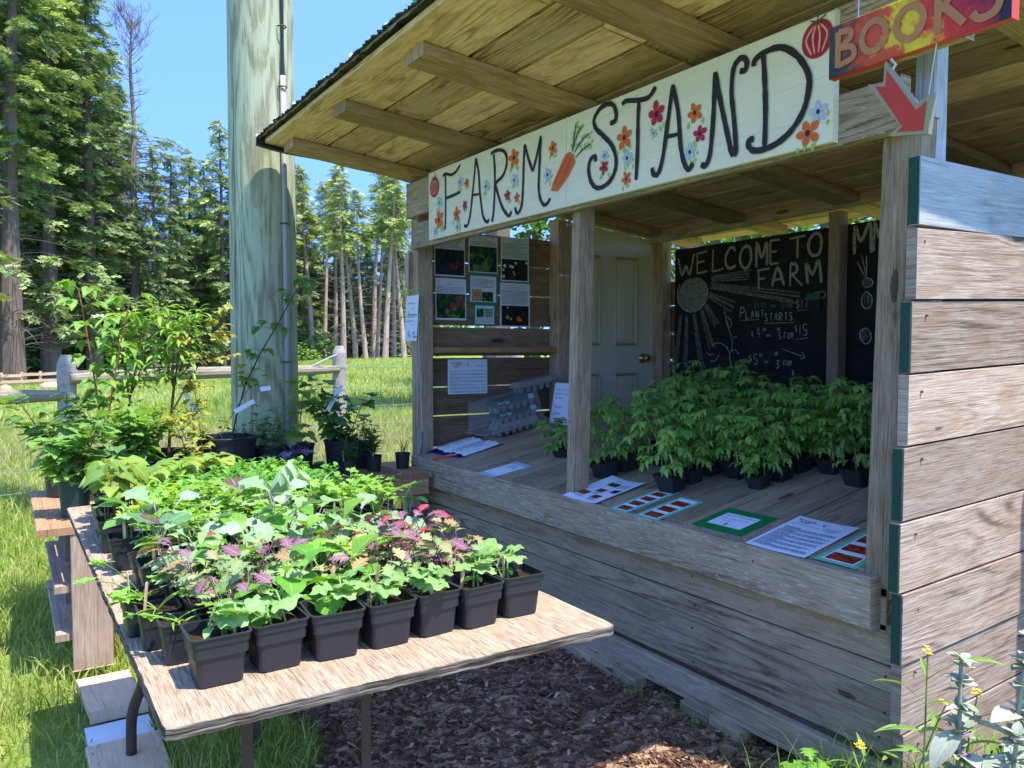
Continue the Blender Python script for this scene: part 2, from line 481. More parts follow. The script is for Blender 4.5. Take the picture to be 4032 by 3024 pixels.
PH_TAN = photo_mat('photo_tan_seeds', ['#8a5a34', '#c98f5c', '#e0b486', '#a06a40'], 120)
PH_PALE = photo_mat('photo_grey_green', ['#3f6a4a', '#7fa88f', '#a9c0b4', '#4f7a55'], 90)

def pole_mat():
    t = NT('green_treated_pole')
    uv = t.uv(); o = t.obj()
    n1 = t.noise(t.vmul(o, (17, 17, 2.6)), 1.6, 5, .68, .9)
    n2 = t.noise(t.vmul(o, (90, 90, 3.0)), 1.0, 3, .6)
    n3 = t.noise(t.vmul(o, (8, 8, .7)), 1.0, 1, .4, .3)
    rg = t.math('MULTIPLY_ADD', t.math('SINE', t.math('ADD', t.math('MULTIPLY', n3, 60.0), t.math('MULTIPLY', n2, 3.0))), .5, .5)
    f = t.math('ADD', t.math('MULTIPLY', n1, .62), t.math('MULTIPLY', rg, .16))
    f = t.math('ADD', f, t.math('MULTIPLY', n2, .22))
    col = t.ramp(f, [(.36, lin('#8a8466')), (.46, lin('#989676')), (.50, lin('#a6aa86')), (.72, lin('#b6ba98'))])
    n5 = t.noise(t.vmul(o, (34, 34, .9)), 1.0, 2, .5)
    ck = t.math('GREATER_THAN', n5, .66)
    col = t.mix(t.math('MULTIPLY', ck, .6), col, lin('#3e4a40'))
    h = t.math('SUBTRACT', t.math('ADD', t.math('MULTIPLY', n2, .6), t.math('MULTIPLY', n1, .8)), ck)
    return t.done(t.bsdf(col, .8, .2, t.bump(h, .45, .012)).outputs[0])
M_POLE = pole_mat()

def books_mat():
    t = NT('books_sign_paint')
    o = t.obj(); sx = t.n('ShaderNodeSeparateXYZ'); t.l(o, sx.inputs[0])
    n = t.noise(o, 16.0, 5, .7)
    f = t.math('ADD', t.math('MULTIPLY', sx.outputs[0], 2.55), t.math('MULTIPLY_ADD', n, .7, -.35))
    f = t.math('ADD', f, t.math('MULTIPLY', sx.outputs[2], 1.2))
    col = t.ramp(f, [(0.0, lin('#34342e')), (.15, lin('#5a4034')), (.27, lin('#c8482a')), (.40, lin('#d2502a')), (.47, lin('#e5c02a')), (.56, lin('#e2b52a')), (.64, lin('#dd3f2c')), (.82, lin('#b02a34')), (.93, lin('#33323c')), (1.0, lin('#2a2c34'))])
    n2 = t.noise(o, 60.0, 3, .6)
    hv = t.n('ShaderNodeHueSaturation'); t.l(col, hv.inputs['Color']); t.l(t.math('MULTIPLY_ADD', n2, .4, .8), hv.inputs['Value'])
    return t.done(t.bsdf(hv.outputs[0], .55, .3, t.bump(n2, .15, .003)).outputs[0])
M_BOOKS = books_mat()
M_COPPER = plain('copper_letter_paint', '#b8743f', .5, .35, noise=.25, scale=70)
M_REDSIDE = plain('red_edge_paint', '#c4432c', .55, .3, noise=.2)
M_ARROWT = plain('tan_arrow_edge', '#a08f6a', .6, .3, noise=.25, scale=70, bump=.2)
M_ARROWR = plain('red_arrow_face', '#c23a2c', .55, .3, noise=.15, scale=50)
M_ARROWG = plain('grey_wood_edge', '#8d8778', .8, .2, noise=.25, scale=50)

def ground_mat():
    t = NT('meadow_ground')
    p = t.geo()
    n = t.noise(p, .35, 5, .6); n2 = t.noise(p, 6.0, 4, .65); n3 = t.noise(t.vmul(p, (1, 1, 1)), 45.0, 3, .7)
    f = t.math('ADD', t.math('MULTIPLY', n, .4), t.math('ADD', t.math('MULTIPLY', n2, .35), t.math('MULTIPLY', n3, .25)))
    col = t.ramp(f, [(.34, lin('#4a5a26')), (.47, lin('#6f8438')), (.56, lin('#8b9a48')), (.68, lin('#a89a64'))])
    return t.done(t.bsdf(col, .95, .1, t.bump(n3, .8, .03)).outputs[0])
M_GROUND = ground_mat()
def mulch_mat():
    t = NT('bark_mulch')
    p = t.geo()
    vo = t.n('ShaderNodeTexVoronoi'); vo.inputs['Scale'].default_value = 55.0
    t.l(t.vadd(t.vmul(p, (1, .55, 1)), t.vmul(t.noise(p, 20.0, 3, .6, 0, False), (.06, .06, .06))), vo.inputs['Vector'])
    sp = t.n('ShaderNodeSeparateColor'); t.l(vo.outputs['Color'], sp.inputs[0])
    n = t.noise(p, 140.0, 3, .7)
    f = t.math('ADD', t.math('MULTIPLY', sp.outputs[0], .6), t.math('MULTIPLY', n, .4))
    col = t.ramp(f, [(.2, lin('#5c4535')), (.5, lin('#96745a')), (.8, lin('#c0a080'))])
    return t.done(t.bsdf(col, .95, .1, t.bump(t.math('ADD', f, vo.outputs['Distance']), 1.0, .02)).outputs[0])
M_MULCH = mulch_mat()
def chip_mat():
    t = NT('wood_chip')
    r = t.attr('rnd')
    col = t.ramp(r, [(0, lin('#5f4534')), (.45, lin('#8f6d54')), (.8, lin('#b39276')), (1, lin('#d0b294'))])
    n = t.noise(t.obj(), 90.0, 3, .6)
    hv = t.n('ShaderNodeHueSaturation'); t.l(col, hv.inputs['Color']); t.l(t.math('MULTIPLY_ADD', n, .6, .7), hv.inputs['Value'])
    return t.done(t.bsdf(hv.outputs[0], .9, .1).outputs[0])
M_CHIP = chip_mat()

# ------------------------------------------------------------------ ground
def sstep(a, b, x):
    t = np.clip((x-a)/(b-a), 0, 1)
    return t*t*(3-2*t)
def gz(x, y):
    x = np.asarray(x, float); y = np.asarray(y, float)
    r = np.hypot(x, y)
    az = np.degrees(np.arctan2(y, -x))
    k = -0.85+1.3*sstep(-2, 24, az)
    k = np.where(az > 100, .3, k)
    k = np.where(az < -30, -.85, k)
    return k*np.clip((r-7)/45, 0, 1.6)

def build_ground():
    rad = [0.0]+[0.4*1.16**i for i in range(46)]
    rad = [r for r in rad if r < 380]
    na = 120
    v = [(0, 0, 0)]
    for r in rad[1:]:
        for k in range(na):
            a = 2*math.pi*k/na
            x, y = r*math.cos(a), r*math.sin(a)
            v.append((x, y, float(gz(x, y))))
    f = [(0, 1+k, 1+(k+1) % na) for k in range(na)]
    for i in range(len(rad)-2):
        for k in range(na):
            a = 1+i*na+k; b = 1+i*na+(k+1) % na
            f.append((a, a+na, b+na, b))
    me = bpy.data.meshes.new('ground'); me.from_pydata(v, [], f); me.materials.append(M_GROUND)
    me.polygons.foreach_set('use_smooth', [True]*len(f))
    o = mesh_obj('ground', me); tag(o, 'meadow ground of short grass and soil', None, None, 'structure')
build_ground()

def mulch_edge(x):
    return 0.58+0.16*np.sin(x*2.3+.5)+.07*np.sin(x*7.1)
def in_mulch(x, y):
    return (y > mulch_edge(x)) & (y < 4.3) & (x > -3.35+.2*np.sin(y*5)) & (x < -1.02+.12*np.sin(y*9))

def build_mulch():
    nx, ny = 60, 70
    xs = np.linspace(-3.6, -.85, nx); v = []; f = []; idx = {}
    n0 = nrg.normal(0, .006, (nx, ny+1))
    for i, x in enumerate(xs):
        y0 = float(mulch_edge(x)); x_in = 1
        for j in range(ny+1):
            y = y0+(4.2-y0)*(j/ny)
            e = min(1, j/3, i/3, (nx-1-i)/3)
            v.append((x+(.2*math.sin(y*5)*(1-i/(nx-1))), y, .012*e+.004+max(-.004, n0[i, j]*e) if e > 0 else -.02))
    for i in range(nx-1):
        for j in range(ny):
            a = i*(ny+1)+j
            f.append((a, a+ny+1, a+ny+2, a+1))
    me = bpy.data.meshes.new('mulch_bed'); me.from_pydata(v, [], f); me.materials.append(M_MULCH)
    o = mesh_obj('mulch_bed', me); tag(o, 'dark bark mulch bed under the stand front', None, None, 'structure')
    mb = MB()
    k = 0
    while k < 9000:
        x = rng.uniform(-3.3, -.9); y = rng.uniform(.45, 2.25)
        if not in_mulch(np.array(x), np.array(y)): continue
        k += 1
        L = rng.uniform(.005, .021)*(1.6 if rng.random() < .06 else 1); w = rng.uniform(.003, .008); h = rng.uniform(.001, .003)
        a = rng.uniform(0, math.pi); d = Vector((math.cos(a), math.sin(a), rng.uniform(-.35, .35))).normalized()
        s = d.cross(Vector((rng.uniform(-.3, .3), rng.uniform(-.3, .3), 1))).normalized()
        c = Vector((x, y, .018+rng.random()*.012))
        n = d.cross(s)
        A = [c-d*L-s*w*.6, c-d*L*.8+s*w, c+d*L+s*w*.5, c+d*L*.85-s*w]
        B = [p+n*h*2 for p in A]
        r = rng.random()**1.5
        mb.face(B, None, r)
        for q in range(4):
            mb.face([A[q], A[(q+1) % 4], B[(q+1) % 4], B[q]], None, r*.8)
    o = mb.build('wood_chips', M_CHIP)
    tag(o, 'scattered brown wood chips on the mulch bed', 'wood chips', None, 'stuff')
build_mulch()

# ------------------------------------------------------------------ the farm stand
X, Y, Z = Vector((1, 0, 0)), Vector((0, 1, 0)), Vector((0, 0, 1))
stand = empty('farm_stand', (-2.6, 2.9, 0))
tag(stand, 'open weathered plank market stand with sloping counter and shed roof', 'market stand')
def sp(mb, name, mats, parent=None, **kw):
    o = mb.build(name, mats, None, **kw)
    o.parent = parent or stand
    o.matrix_parent_inverse = Matrix.Translation(-Vector((-2.6, 2.9, 0)))
    if parent is not None:
        o.matrix_parent_inverse = Matrix.Identity(4)
    return o
SL = 0.185
def dz(y): return .64+SL*(y-1.9137)

# posts (slightly leaning)
def post(x0, x1, y0, y1, z0, z1, lean=0.0, mat=W_POST, leany=0.0):
    m = MB()
    cx, cy = (x0+x1)/2, (y0+y1)/2
    m.plank((cx, cy, z0), (cx+lean, cy+leany, z1), (x1-x0, 0, 0), (0, y1-y0, 0))
    return sp(m, 'post', mat, bevel=.004)
post(-4.107, -4.022, 1.958, 2.055, .02, 2.19)
post(-2.620, -2.570, 1.956, 2.040, .62, 2.19, .05)
post(-1.262, -1.168, 1.996, 2.05, .02, .58)
post(-1.258, -1.164, 1.956, 2.05, .585, 1.85, .030)
post(-1.208, -1.150, 2.058, 2.118, .4, 2.22, .004, W_BLUE)
post(-4.107, -4.005, 2.93, 3.025, .02, 2.06, 0, W_RAFT)
post(-4.107, -4.0, 3.812, 3.90, .02, 2.0, 0, W_RAFT)
post(-2.695, -2.625, 3.80, 3.878, .02, 2.0, 0, W_RAFT)
post(-1.25, -1.15, 3.80, 3.90, .02, 2.0, 0, W_RAFT)

# lower front cladding
m = MB()
cy0, cy1 = 1.956, 1.984
for z0, z1, dx in ((.406, .514, 0), (.332, .402, .006), (.156, .330, .004)):
    m.plank((-4.02, (cy0+cy1)/2, (z0+z1)/2), (-1.147-dx, (cy0+cy1)/2, (z0+z1)/2), (0, 0, z1-z0), (0, -(cy1-cy0), 0))
sp(m, 'front_cladding', W_CLAD, bevel=.003)
m = MB()
m.plank((-3.6, 1.946, .098), (-1.17, 1.946, .092), (0, 0, .092), (0, -.034, 0))
sp(m, 'toe_board', W_CLAD, bevel=.004)
m = MB()
m.box((-3.95, 2.0, .06), (-1.16, 2.04, .13), None, 0, 0)
sp(m, 'sill_beam', W_CLAD)
# fascia board and joist behind it
m = MB()
m.plank((-4.02, 1.933, .573), (-1.206, 1.933, .571), (0, 0, .142), (0, -.038, 0), .55)
sp(m, 'counter_fascia', W_GREY, bevel=.004)
m = MB()
m.plank((-3.9, 1.974, .553), (-1.188, 1.974, .553), (0, 0, .118), (0, -.036, 0))
for x in (-3.3, -2.5, -1.75):
    m.plank((x, 2.0, .56), (x, 3.15, .56+SL*1.15), (.04, 0, 0), (0, 0, .1))
sp(m, 'counter_joist', W_SLEEP, bevel=.003)
# counter deck, boards run front to back and rise to the back
m = MB()
x = -4.0
while x < -1.3:
    w = rng.choice((.148, .15, .152, .185))
    if x+w > -1.16: w = -1.16-x
    y0, y1 = 1.954, 3.15
    m.plank((x+w/2, y0, dz(y0)-.012), (x+w/2, y1, dz(y1)-.012), (w-.007, 0, 0), (0, 0, .024))
    x += w
sp(m, 'counter_deck', W_DECK, bevel=.003)
# string of the underside back wall of the counter
m = MB()
for k in range(4):
    m.plank((-4.0, 3.16, .12+k*.185), (-1.16, 3.16, .12+k*.185), (0, 0, .18), (0, .02, 0))
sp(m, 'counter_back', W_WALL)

# left wall (planks nailed outside the posts)
m = MB()
zb = [.03, .215, .40, .555, .675, .86, 1.03, 1.21, 1.392, 1.585, 1.77, 1.952]
for z0, z1 in zip(zb[:-1], zb[1:]):
    g = .009 if z1 not in (1.21, 1.392) else .013
    m.plank((-4.123, 1.975, (z0+z1-g)/2), (-4.123, 3.03, (z0+z1-g)/2+rng.uniform(-.003, .003)), (0, 0, z1-z0-g), (.022, 0, 0))
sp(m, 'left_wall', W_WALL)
m = MB()
m.plank((-4.06, 2.056, 1.245), (-4.06, 2.93, 1.245), (.09, 0, 0), (0, 0, .034))
sp(m, 'wall_shelf', W_BENCH, bevel=.003)
# door in the left wall
door = empty('door', (0, 0, 0)); door.parent = stand; door.matrix_parent_inverse = Matrix.Translation(-Vector((-2.6, 2.9, 0)))
m = MB()
dm = [(3.03, .06), (3.808, .06), (3.808, 2.005), (3.03, 2.075)]
a = [Vector((-4.085, y, z)) for y, z in dm]; b = [Vector((-4.12, y, z)) for y, z in dm]
m.face(a, None); m.face(b[::-1], None)
for i in range(4): m.face([a[i], b[i], b[(i+1) % 4], a[(i+1) % 4]], None)
o = m.build('door_slab', M_DOOR, door)
for y0, y1, z0, z1 in ((3.14, 3.335, 1.275, 1.873), (3.45, 3.655, 1.275, 1.873), (3.14, 3.335, .25, 1.09), (3.45, 3.655, .25, 1.09)):
    m = MB()
    e = .022
    o4 = [(y0, z0), (y1, z0), (y1, z1), (y0, z1)]; i4 = [(y0+e, z0+e), (y1-e, z0+e), (y1-e, z1-e), (y0+e, z1-e)]
    k4 = [(y0+2*e, z0+2*e), (y1-2*e, z0+2*e), (y1-2*e, z1-2*e), (y0+2*e, z1-2*e)]
    A = [Vector((-4.082, p, q)) for p, q in o4]; Bq = [Vector((-4.070, (p+r)/2, (q+s)/2)) for (p, q), (r, s) in zip(o4, i4)]
    Cq = [Vector((-4.083, p, q)) for p, q in i4]; Dq = [Vector((-4.076, p, q)) for p, q in k4]
    for i in range(4):
        j = (i+1) % 4
        m.face([A[i], A[j], Bq[j], Bq[i]], None, .5, 1); m.face([Bq[i], Bq[j], Cq[j], Cq[i]], None, .5, 1)
        m.face([Cq[i], Cq[j], Dq[j], Dq[i]], None)
    m.face(Dq, None)
    m.build('door_panel', [M_DOOR, M_DOORS], door)
m = MB()
kc = Vector((-4.082, 3.71, 1.187))
prof = [(.0, .034), (.006, .034), (.010, .014), (.028, .012), (.034, .024), (.048, .028), (.060, .022), (.066, .006)]
m.loft([[kc+Vector((h, r*math.cos(2*math.pi*k/16), r*math.sin(2*math.pi*k/16))) for k in range(16)] for h, r in prof], cap1=True)
m.build('door_knob', M_BRASS, door, smooth=True)
for z in (1.75, .95):
    m = MB(); m.box((-4.084, 3.015, z), (-4.078, 3.05, z+.09)); m.build('hinge', M_RUST, door)

# back wall planks, left of the chalkboards and low behind them
m = MB()
zz = [.05, .24, .43, .62, .81, 1.0, 1.17, 1.36, 1.55, 1.73]
for z0, z1 in zip(zz[:-1], zz[1:]):
    m.plank((-4.1, 3.925, (z0+z1)/2), (-1.13, 3.925, (z0+z1)/2), (0, 0, z1-z0-.018), (0, -.022, 0))
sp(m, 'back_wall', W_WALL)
# right wall siding: the thick boards with green painted ends
m = MB()
ry = 3.95
zs = [.06, .250, .435, .625, .810, 1.003, 1.189, 1.377, 1.567, 1.750]
ends = [1.93, 1.918, 1.909, 1.897, 1.908, 1.922, 1.929, 1.938, 1.949]
rise = .035
for i, (z0, z1) in enumerate(zip(zs[:-1], zs[1:])):
    thick = .027 if i in (8, 4, 3, 6) else .026
    xo = -1.121+rng.uniform(-.003, .003)
    g = .006 if i < 7 else .011
    ra = rise*3.3 if i < 8 else -.02
    m2 = 1 if i == 8 else 0  # top board gets the roof overhang's bluish shade as its colour
    m.plank((xo-thick/2, ends[i], (z0+z1-g)/2), (xo-thick/2, ry, (z0+z1-g)/2+rise*(ry-ends[i]) if i < 8 else (z0+z1-g)/2+.02), (0, 0, z1-z0-g), (thick, 0, 0), None, m2)
    if i in (2, 3, 4, 6, 8):
        m.box((xo-thick-.001, ends[i]-.0025, z0+.001), (xo-.002, ends[i]-.0002, z1-g-.001), .5, 2)
sp(m, 'right_wall', [W_SIDE, W_BLUE, M_GREENP], bevel=.003)
# unseen plank panel out from the right wall, added to shade its boards
m = MB()
for k in range(9):
    m.plank((-.60, 2.74, .1+k*.235), (-.60, 3.95, .1+k*.235), (0, 0, .225), (.024, 0, 0))
sp(m, 'added_shade_panel', W_SIDE)

# header beam: two boards with a gap
m = MB()
m.plank((-3.99, 1.934, 1.876), (-1.155, 1.934, 1.872), (0, 0, .138), (0, -.038, 0))
m.plank((-4.065, 1.934, 2.083), (-1.0, 1.934, 2.083), (0, 0, .19), (0, -.038, 0))
sp(m, 'header_beam', W_GREY, bevel=.004)
m = MB()
m.plank((-4.13, 3.79, 2.02), (-1.0, 3.79, 2.085), (0, 0, .085), (0, -.04, 0))
sp(m, 'rear_beam', W_RAFT, bevel=.003)
# rafters laid flat, falling to the back
def rz(y): return 2.276-.10*(y-1.246)
for x0 in (-4.114, -3.391, -2.638, -1.895, -1.165):
    m = MB()
    y0, y1 = 1.242+rng.uniform(-.006, .006), 4.16
    m.plank((x0+.073, y0, rz(y0)+.022), (x0+.073, y1, rz(y1)+.022), (.145, 0, 0), (0, 0, .045))
    sp(m, 'rafter', W_RAFT, bevel=.003)
# sheathing boards above the rafters
m = MB()
ys = [1.155, 1.43, 1.625, 1.81, 2.0, 2.19, 2.38, 2.57, 2.765, 2.95, 3.14, 3.335, 3.52, 3.71, 3.9, 4.09, 4.25]
for y0, y1 in zip(ys[:-1], ys[1:]):
    yc = (y0+y1)/2
    w = y1-y0-.017
    for xa, xb in (((-4.19, -2.0), (-1.99, -.88)) if rng.random() < .5 else ((-4.19, -3.2), (-3.19, -.88))):
        m.plank((xa, yc, rz(yc)+.057), (xb, yc, rz(yc)+.057), (0, w, -.10*w), (0, 0, .021))
sp(m, 'roof_sheathing', W_SHEA, bevel=.002)
# corrugated roof metal with ragged front edge, plus chalky drip edge
m = MB()
nx = 220; xs = [-4.215+3.36*i/nx for i in range(nx+1)]
rows = [1.118, 1.4, 2.0, 3.0, 4.3]
rag = [rng.uniform(-.008, .008) for _ in xs]; jag = [rng.uniform(-.002, .003) for _ in xs]
def rh(i, y):
    x = xs[i]
    ph = (x+4.2)/.335
    ridge = .006*max(0, math.cos(2*math.pi*ph))**8+jag[i//3]
    return rz(y)+.070+ridge+(.003*math.sin(x*9.3))
for j in range(len(rows)-1):
    for i in range(nx):
        q = []
        for (ii, jj) in ((i, j), (i+1, j), (i+1, j+1), (i, j+1)):
            y = rows[jj]+(rag[ii] if jj == 0 else 0)
            q.append(Vector((xs[ii], y, rh(ii, y))))
        m.face(q, None)
for i in range(nx):
    y0, y1 = rows[0]+rag[i], rows[0]+rag[i+1]
    a0, a1 = Vector((xs[i], y0, rh(i, y0))), Vector((xs[i+1], y1, rh(i+1, y1)))
    m.face([a0-Vector((0, 0, .007)), a1-Vector((0, 0, .007)), a1, a0], None)
sp(m, 'roof_metal', M_ROOF)
# three-tooth ridge clips
m = MB()
for k in range(11):
    m = MB()
    x = -4.2+.335*k+rng.uniform(-.05, .05)
    for d in (-.011+rng.uniform(-.004, .004), .004):
        c = Vector((x+d, 1.12, rz(1.12)+.073))
        m.face([c+Vector((-.0045, 0, 0)), c+Vector((.0045, 0, 0)), c+Vector((0, .003, .016))], None)
        m.face([c+Vector((.0045, 0, 0)), c+Vector((.004, .02, -.004)), c+Vector((0, .003, .016))], None)
        m.face([c+Vector((-.004, .02, -.004)), c+Vector((-.0045, 0, 0)), c+Vector((0, .003, .016))], None)
    sp(m, 'ridge_clip', M_STEEL)
m = MB()
seg = 90
for i in range(seg):
    xa, xb = -4.2+3.32*i/seg, -4.2+3.32*(i+1)/seg
    za, zb2 = rz(1.13)+.062+.005*math.sin(i*1.7)*math.sin(i*.37), rz(1.13)+.062+.005*math.sin((i+1)*1.7)*math.sin((i+1)*.37)
    m.face([(xa, 1.134, za), (xb, 1.134, zb2), (xb, 1.132, rz(1.13)+.071), (xa, 1.132, rz(1.13)+.071)], None)
sp(m, 'drip_edge', M_ROOFL)
m = MB()
seg = 40
for i in range(seg):
    ya, yb = 1.12+3.1*i/seg, 1.12+3.1*(i+1)/seg
    la, lb = .010+.007*math.sin(i*.9)*math.sin(i*.31+1), .010+.007*math.sin((i+1)*.9)*math.sin((i+1)*.31+1)
    m.face([(-4.206, ya, rz(ya)+.078), (-4.206, yb, rz(yb)+.078), (-4.214, yb, rz(yb)+.035-lb), (-4.214, ya, rz(ya)+.035-la)], None)
    m.face([(-4.214, ya, rz(ya)+.035-la), (-4.214, yb, rz(yb)+.035-lb), (-4.18, yb, rz(yb)+.035-lb), (-4.18, ya, rz(ya)+.035-la)], None)
sp(m, 'side_flashing', M_ROOF)
# broken bit of trim on the left post, nails, string on nail
m = MB()
m.plank((-4.115, 1.945, 1.60), (-4.113, 1.945, 1.80), (.055, 0, 0), (0, .022, 0), .9)
sp(m, 'trim_stub', W_SIDE)
for (x, y, z) in ((-2.60, 1.955, 1.55), (-2.585, 1.955, .95), (-2.56, 1.955, 1.75)):
    m = MB()
    m.tube([(x, y+.02, z), (x-.008, y-.03, z+.004)], .0022, 6); m.tube([(x-.008, y-.0299, z+.004), (x-.009, y-.033, z+.004)], .005, 8)
    sp(m, 'nail', M_STEEL)
def nail_head(p, ax):
    m = MB()
    u, v = (X, Z) if ax == 1 else (Y, Z)
    d = -Y if ax == 1 else X
    m.loft([[p+d*h+(u*math.cos(2*math.pi*k/8)+v*math.sin(2*math.pi*k/8))*.0032 for k in range(8)] for h in (-.004, .0008)], cap1=True)
    sp(m, 'nail_head', M_RUST)
for z in (.19, .29, .36, .47):
    for x in (-1.19, -1.9):
        nail_head(Vector((x+rng.uniform(-.02, .02), 1.9535, z+rng.uniform(-.02, .02))), 1)
for z in (.21, .40, .59, .78, .96, 1.15, 1.34, 1.53):
    nail_head(Vector((-1.118, 1.985+rng.uniform(-.02, .02), z+rng.uniform(-.02, .02))), 0)
for x in (-3.2, -2.3, -1.6):
    nail_head(Vector((x, 1.913, .585+rng.uniform(-.03, .03))), 1)
# tuft of dry moss at the fascia end
m = MB()
for k in range(60):
    p = Vector((-1.176, 1.955, .60))+Vector((rng.uniform(0, .02), rng.uniform(-.008, .012), rng.uniform(-.06, .03)))
    d = Vector((rng.uniform(-.3, 1), rng.uniform(-1, .4), rng.uniform(-1, .6))).normalized()*.016
    s = d.orthogonal().normalized()*.0016
    m.face([p-s, p+s, p+d], None)
sp(m, 'dry_moss', plain('dry_moss_orange', '#c08a3e', .95, .1, noise=.3))

# sleepers under the front
def sleeper(x0, x1, y0, label, z1=.055):
    m = MB()
    n = int((x1-x0)/.17)+1
    for k in range(n):
        xa = x0+(x1-x0)*k/n; xb = x0+(x1-x0)*(k+1)/n-.004
        m.plank((xa, y0+.12, z1-.045), (xb, y0+.12, z1-.05-rng.random()*.006), (0, .24, 0), (0, 0, .09))
    o = m.build('sleeper_block', W_SLEEP, bevel=.005)
    tag(o, label, 'timber block', 'timber blocks under the stand front')
sleeper(-2.60, -2.09, 1.885, 'long cracked grey timber block under the toe board near the table corner')
sleeper(-1.88, -1.62, 1.895, 'short grey timber block under the toe board at the lower right')

# painted and chalk strokes, metres on the plane of each board (x, z)
LET = [[(-3.566,1.86),(-3.562,1.918),(-3.56,2.017),(-3.561,2.087),(-3.559,2.14)],[(-3.591,2.132),(-3.56,2.14),(-3.501,2.124),(-3.45,2.13),(-3.407,2.154)],[(-3.558,2.016),(-3.479,2.018),(-3.405,2.024)],[(-3.369,1.854),(-3.338,1.85),(-3.311,1.89),(-3.29,1.973),(-3.27,2.069),(-3.253,2.157)],[(-3.253,2.157),(-3.227,2.081),(-3.215,1.987),(-3.194,1.893),(-3.172,1.854),(-3.147,1.842),(-3.133,1.853)],[(-3.283,1.987),(-3.215,1.982)],[(-3.106,1.836),(-3.093,1.878),(-3.083,1.966),(-3.081,2.067),(-3.09,2.141)],[(-3.115,2.146),(-3.09,2.152),(-3.048,2.151),(-3.006,2.138),(-2.98,2.109),(-2.983,2.066),(-3.012,2.029),(-3.075,2.008)],[(-3.075,2.002),(-3.054,1.954),(-3.018,1.892),(-2.983,1.856),(-2.957,1.843),(-2.94,1.861)],[(-2.911,1.873),(-2.897,1.846),(-2.874,1.852),(-2.855,1.885),(-2.847,1.962),(-2.842,2.051),(-2.834,2.13)],[(-2.834,2.13),(-2.804,2.061),(-2.772,2.003)],[(-2.772,2.003),(-2.741,2.066),(-2.712,2.138)],[(-2.712,2.138),(-2.722,2.027),(-2.728,1.93),(-2.717,1.881),(-2.694,1.852),(-2.669,1.851),(-2.644,1.87)],[(-2.266,2.083),(-2.237,2.086),(-2.232,2.113),(-2.248,2.145),(-2.279,2.157),(-2.324,2.152),(-2.36,2.12),(-2.349,2.085),(-2.304,2.046),(-2.253,1.998),(-2.231,1.946),(-2.239,1.899),(-2.277,1.866),(-2.335,1.858),(-2.375,1.887),(-2.392,1.936),(-2.382,1.972),(-2.355,1.981),(-2.349,1.961)],[(-2.121,1.85),(-2.114,1.961),(-2.113,2.053),(-2.109,2.12)],[(-2.199,2.134),(-2.175,2.141),(-2.116,2.128),(-2.06,2.123),(-2.024,2.149)],[(-2.04,1.877),(-2.029,1.852),(-2.007,1.854),(-1.986,1.904),(-1.966,2.003),(-1.942,2.133)],[(-1.942,2.133),(-1.915,2.034),(-1.904,1.93),(-1.888,1.869),(-1.866,1.838),(-1.846,1.855)],[(-1.977,1.968),(-1.911,1.963)],[(-1.81,1.845),(-1.791,1.837),(-1.772,1.874),(-1.76,1.988),(-1.755,2.12)],[(-1.755,2.12),(-1.729,2.014),(-1.701,1.913),(-1.687,1.863),(-1.676,1.844)],[(-1.676,1.844),(-1.667,1.865),(-1.678,1.968),(-1.687,2.037),(-1.682,2.102),(-1.665,2.127),(-1.644,2.13),(-1.629,2.112),(-1.635,2.091),(-1.656,2.094)],[(-1.559,1.845),(-1.557,1.938),(-1.561,2.034),(-1.568,2.114)],[(-1.603,2.092),(-1.598,2.109),(-1.57,2.12),(-1.523,2.121),(-1.485,2.106),(-1.443,2.068),(-1.413,2.017),(-1.409,1.974),(-1.426,1.917),(-1.465,1.872),(-1.51,1.848),(-1.557,1.839),(-1.598,1.843),(-1.619,1.862),(-1.615,1.877),(-1.598,1.878)]]
FL = [('o',-3.631,1.917,0.043),('o',-3.444,1.919,0.031),('o',-3.341,2.056,0.02),('o',-2.919,2.09,0.036),('o',-2.897,1.913,0.02),('o',-2.627,2.071,0.026),('b',-3.628,2.005,0.027),('b',-3.679,1.865,0.02),('b',-3.434,1.855,0.024),('b',-3.407,2.071,0.026),('b',-3.157,2.007,0.026),('b',-2.917,1.992,0.025),('b',-2.664,1.969,0.026),('r',-3.361,1.951,0.022),('r',-2.973,1.935,0.022),('o',-2.185,2.013,0.035),('o',-2.174,1.864,0.022),('o',-1.841,2.015,0.028),('o',-1.412,1.852,0.032),('r',-2.02,2.056,0.037),('r',-1.818,1.943,0.025),('r',-2.3,1.929,0.023),('b',-2.297,1.973,0.018),('b',-2.17,1.937,0.025),('b',-2.033,1.994,0.013),('b',-1.861,1.894,0.025),('b',-1.379,1.903,0.025)]
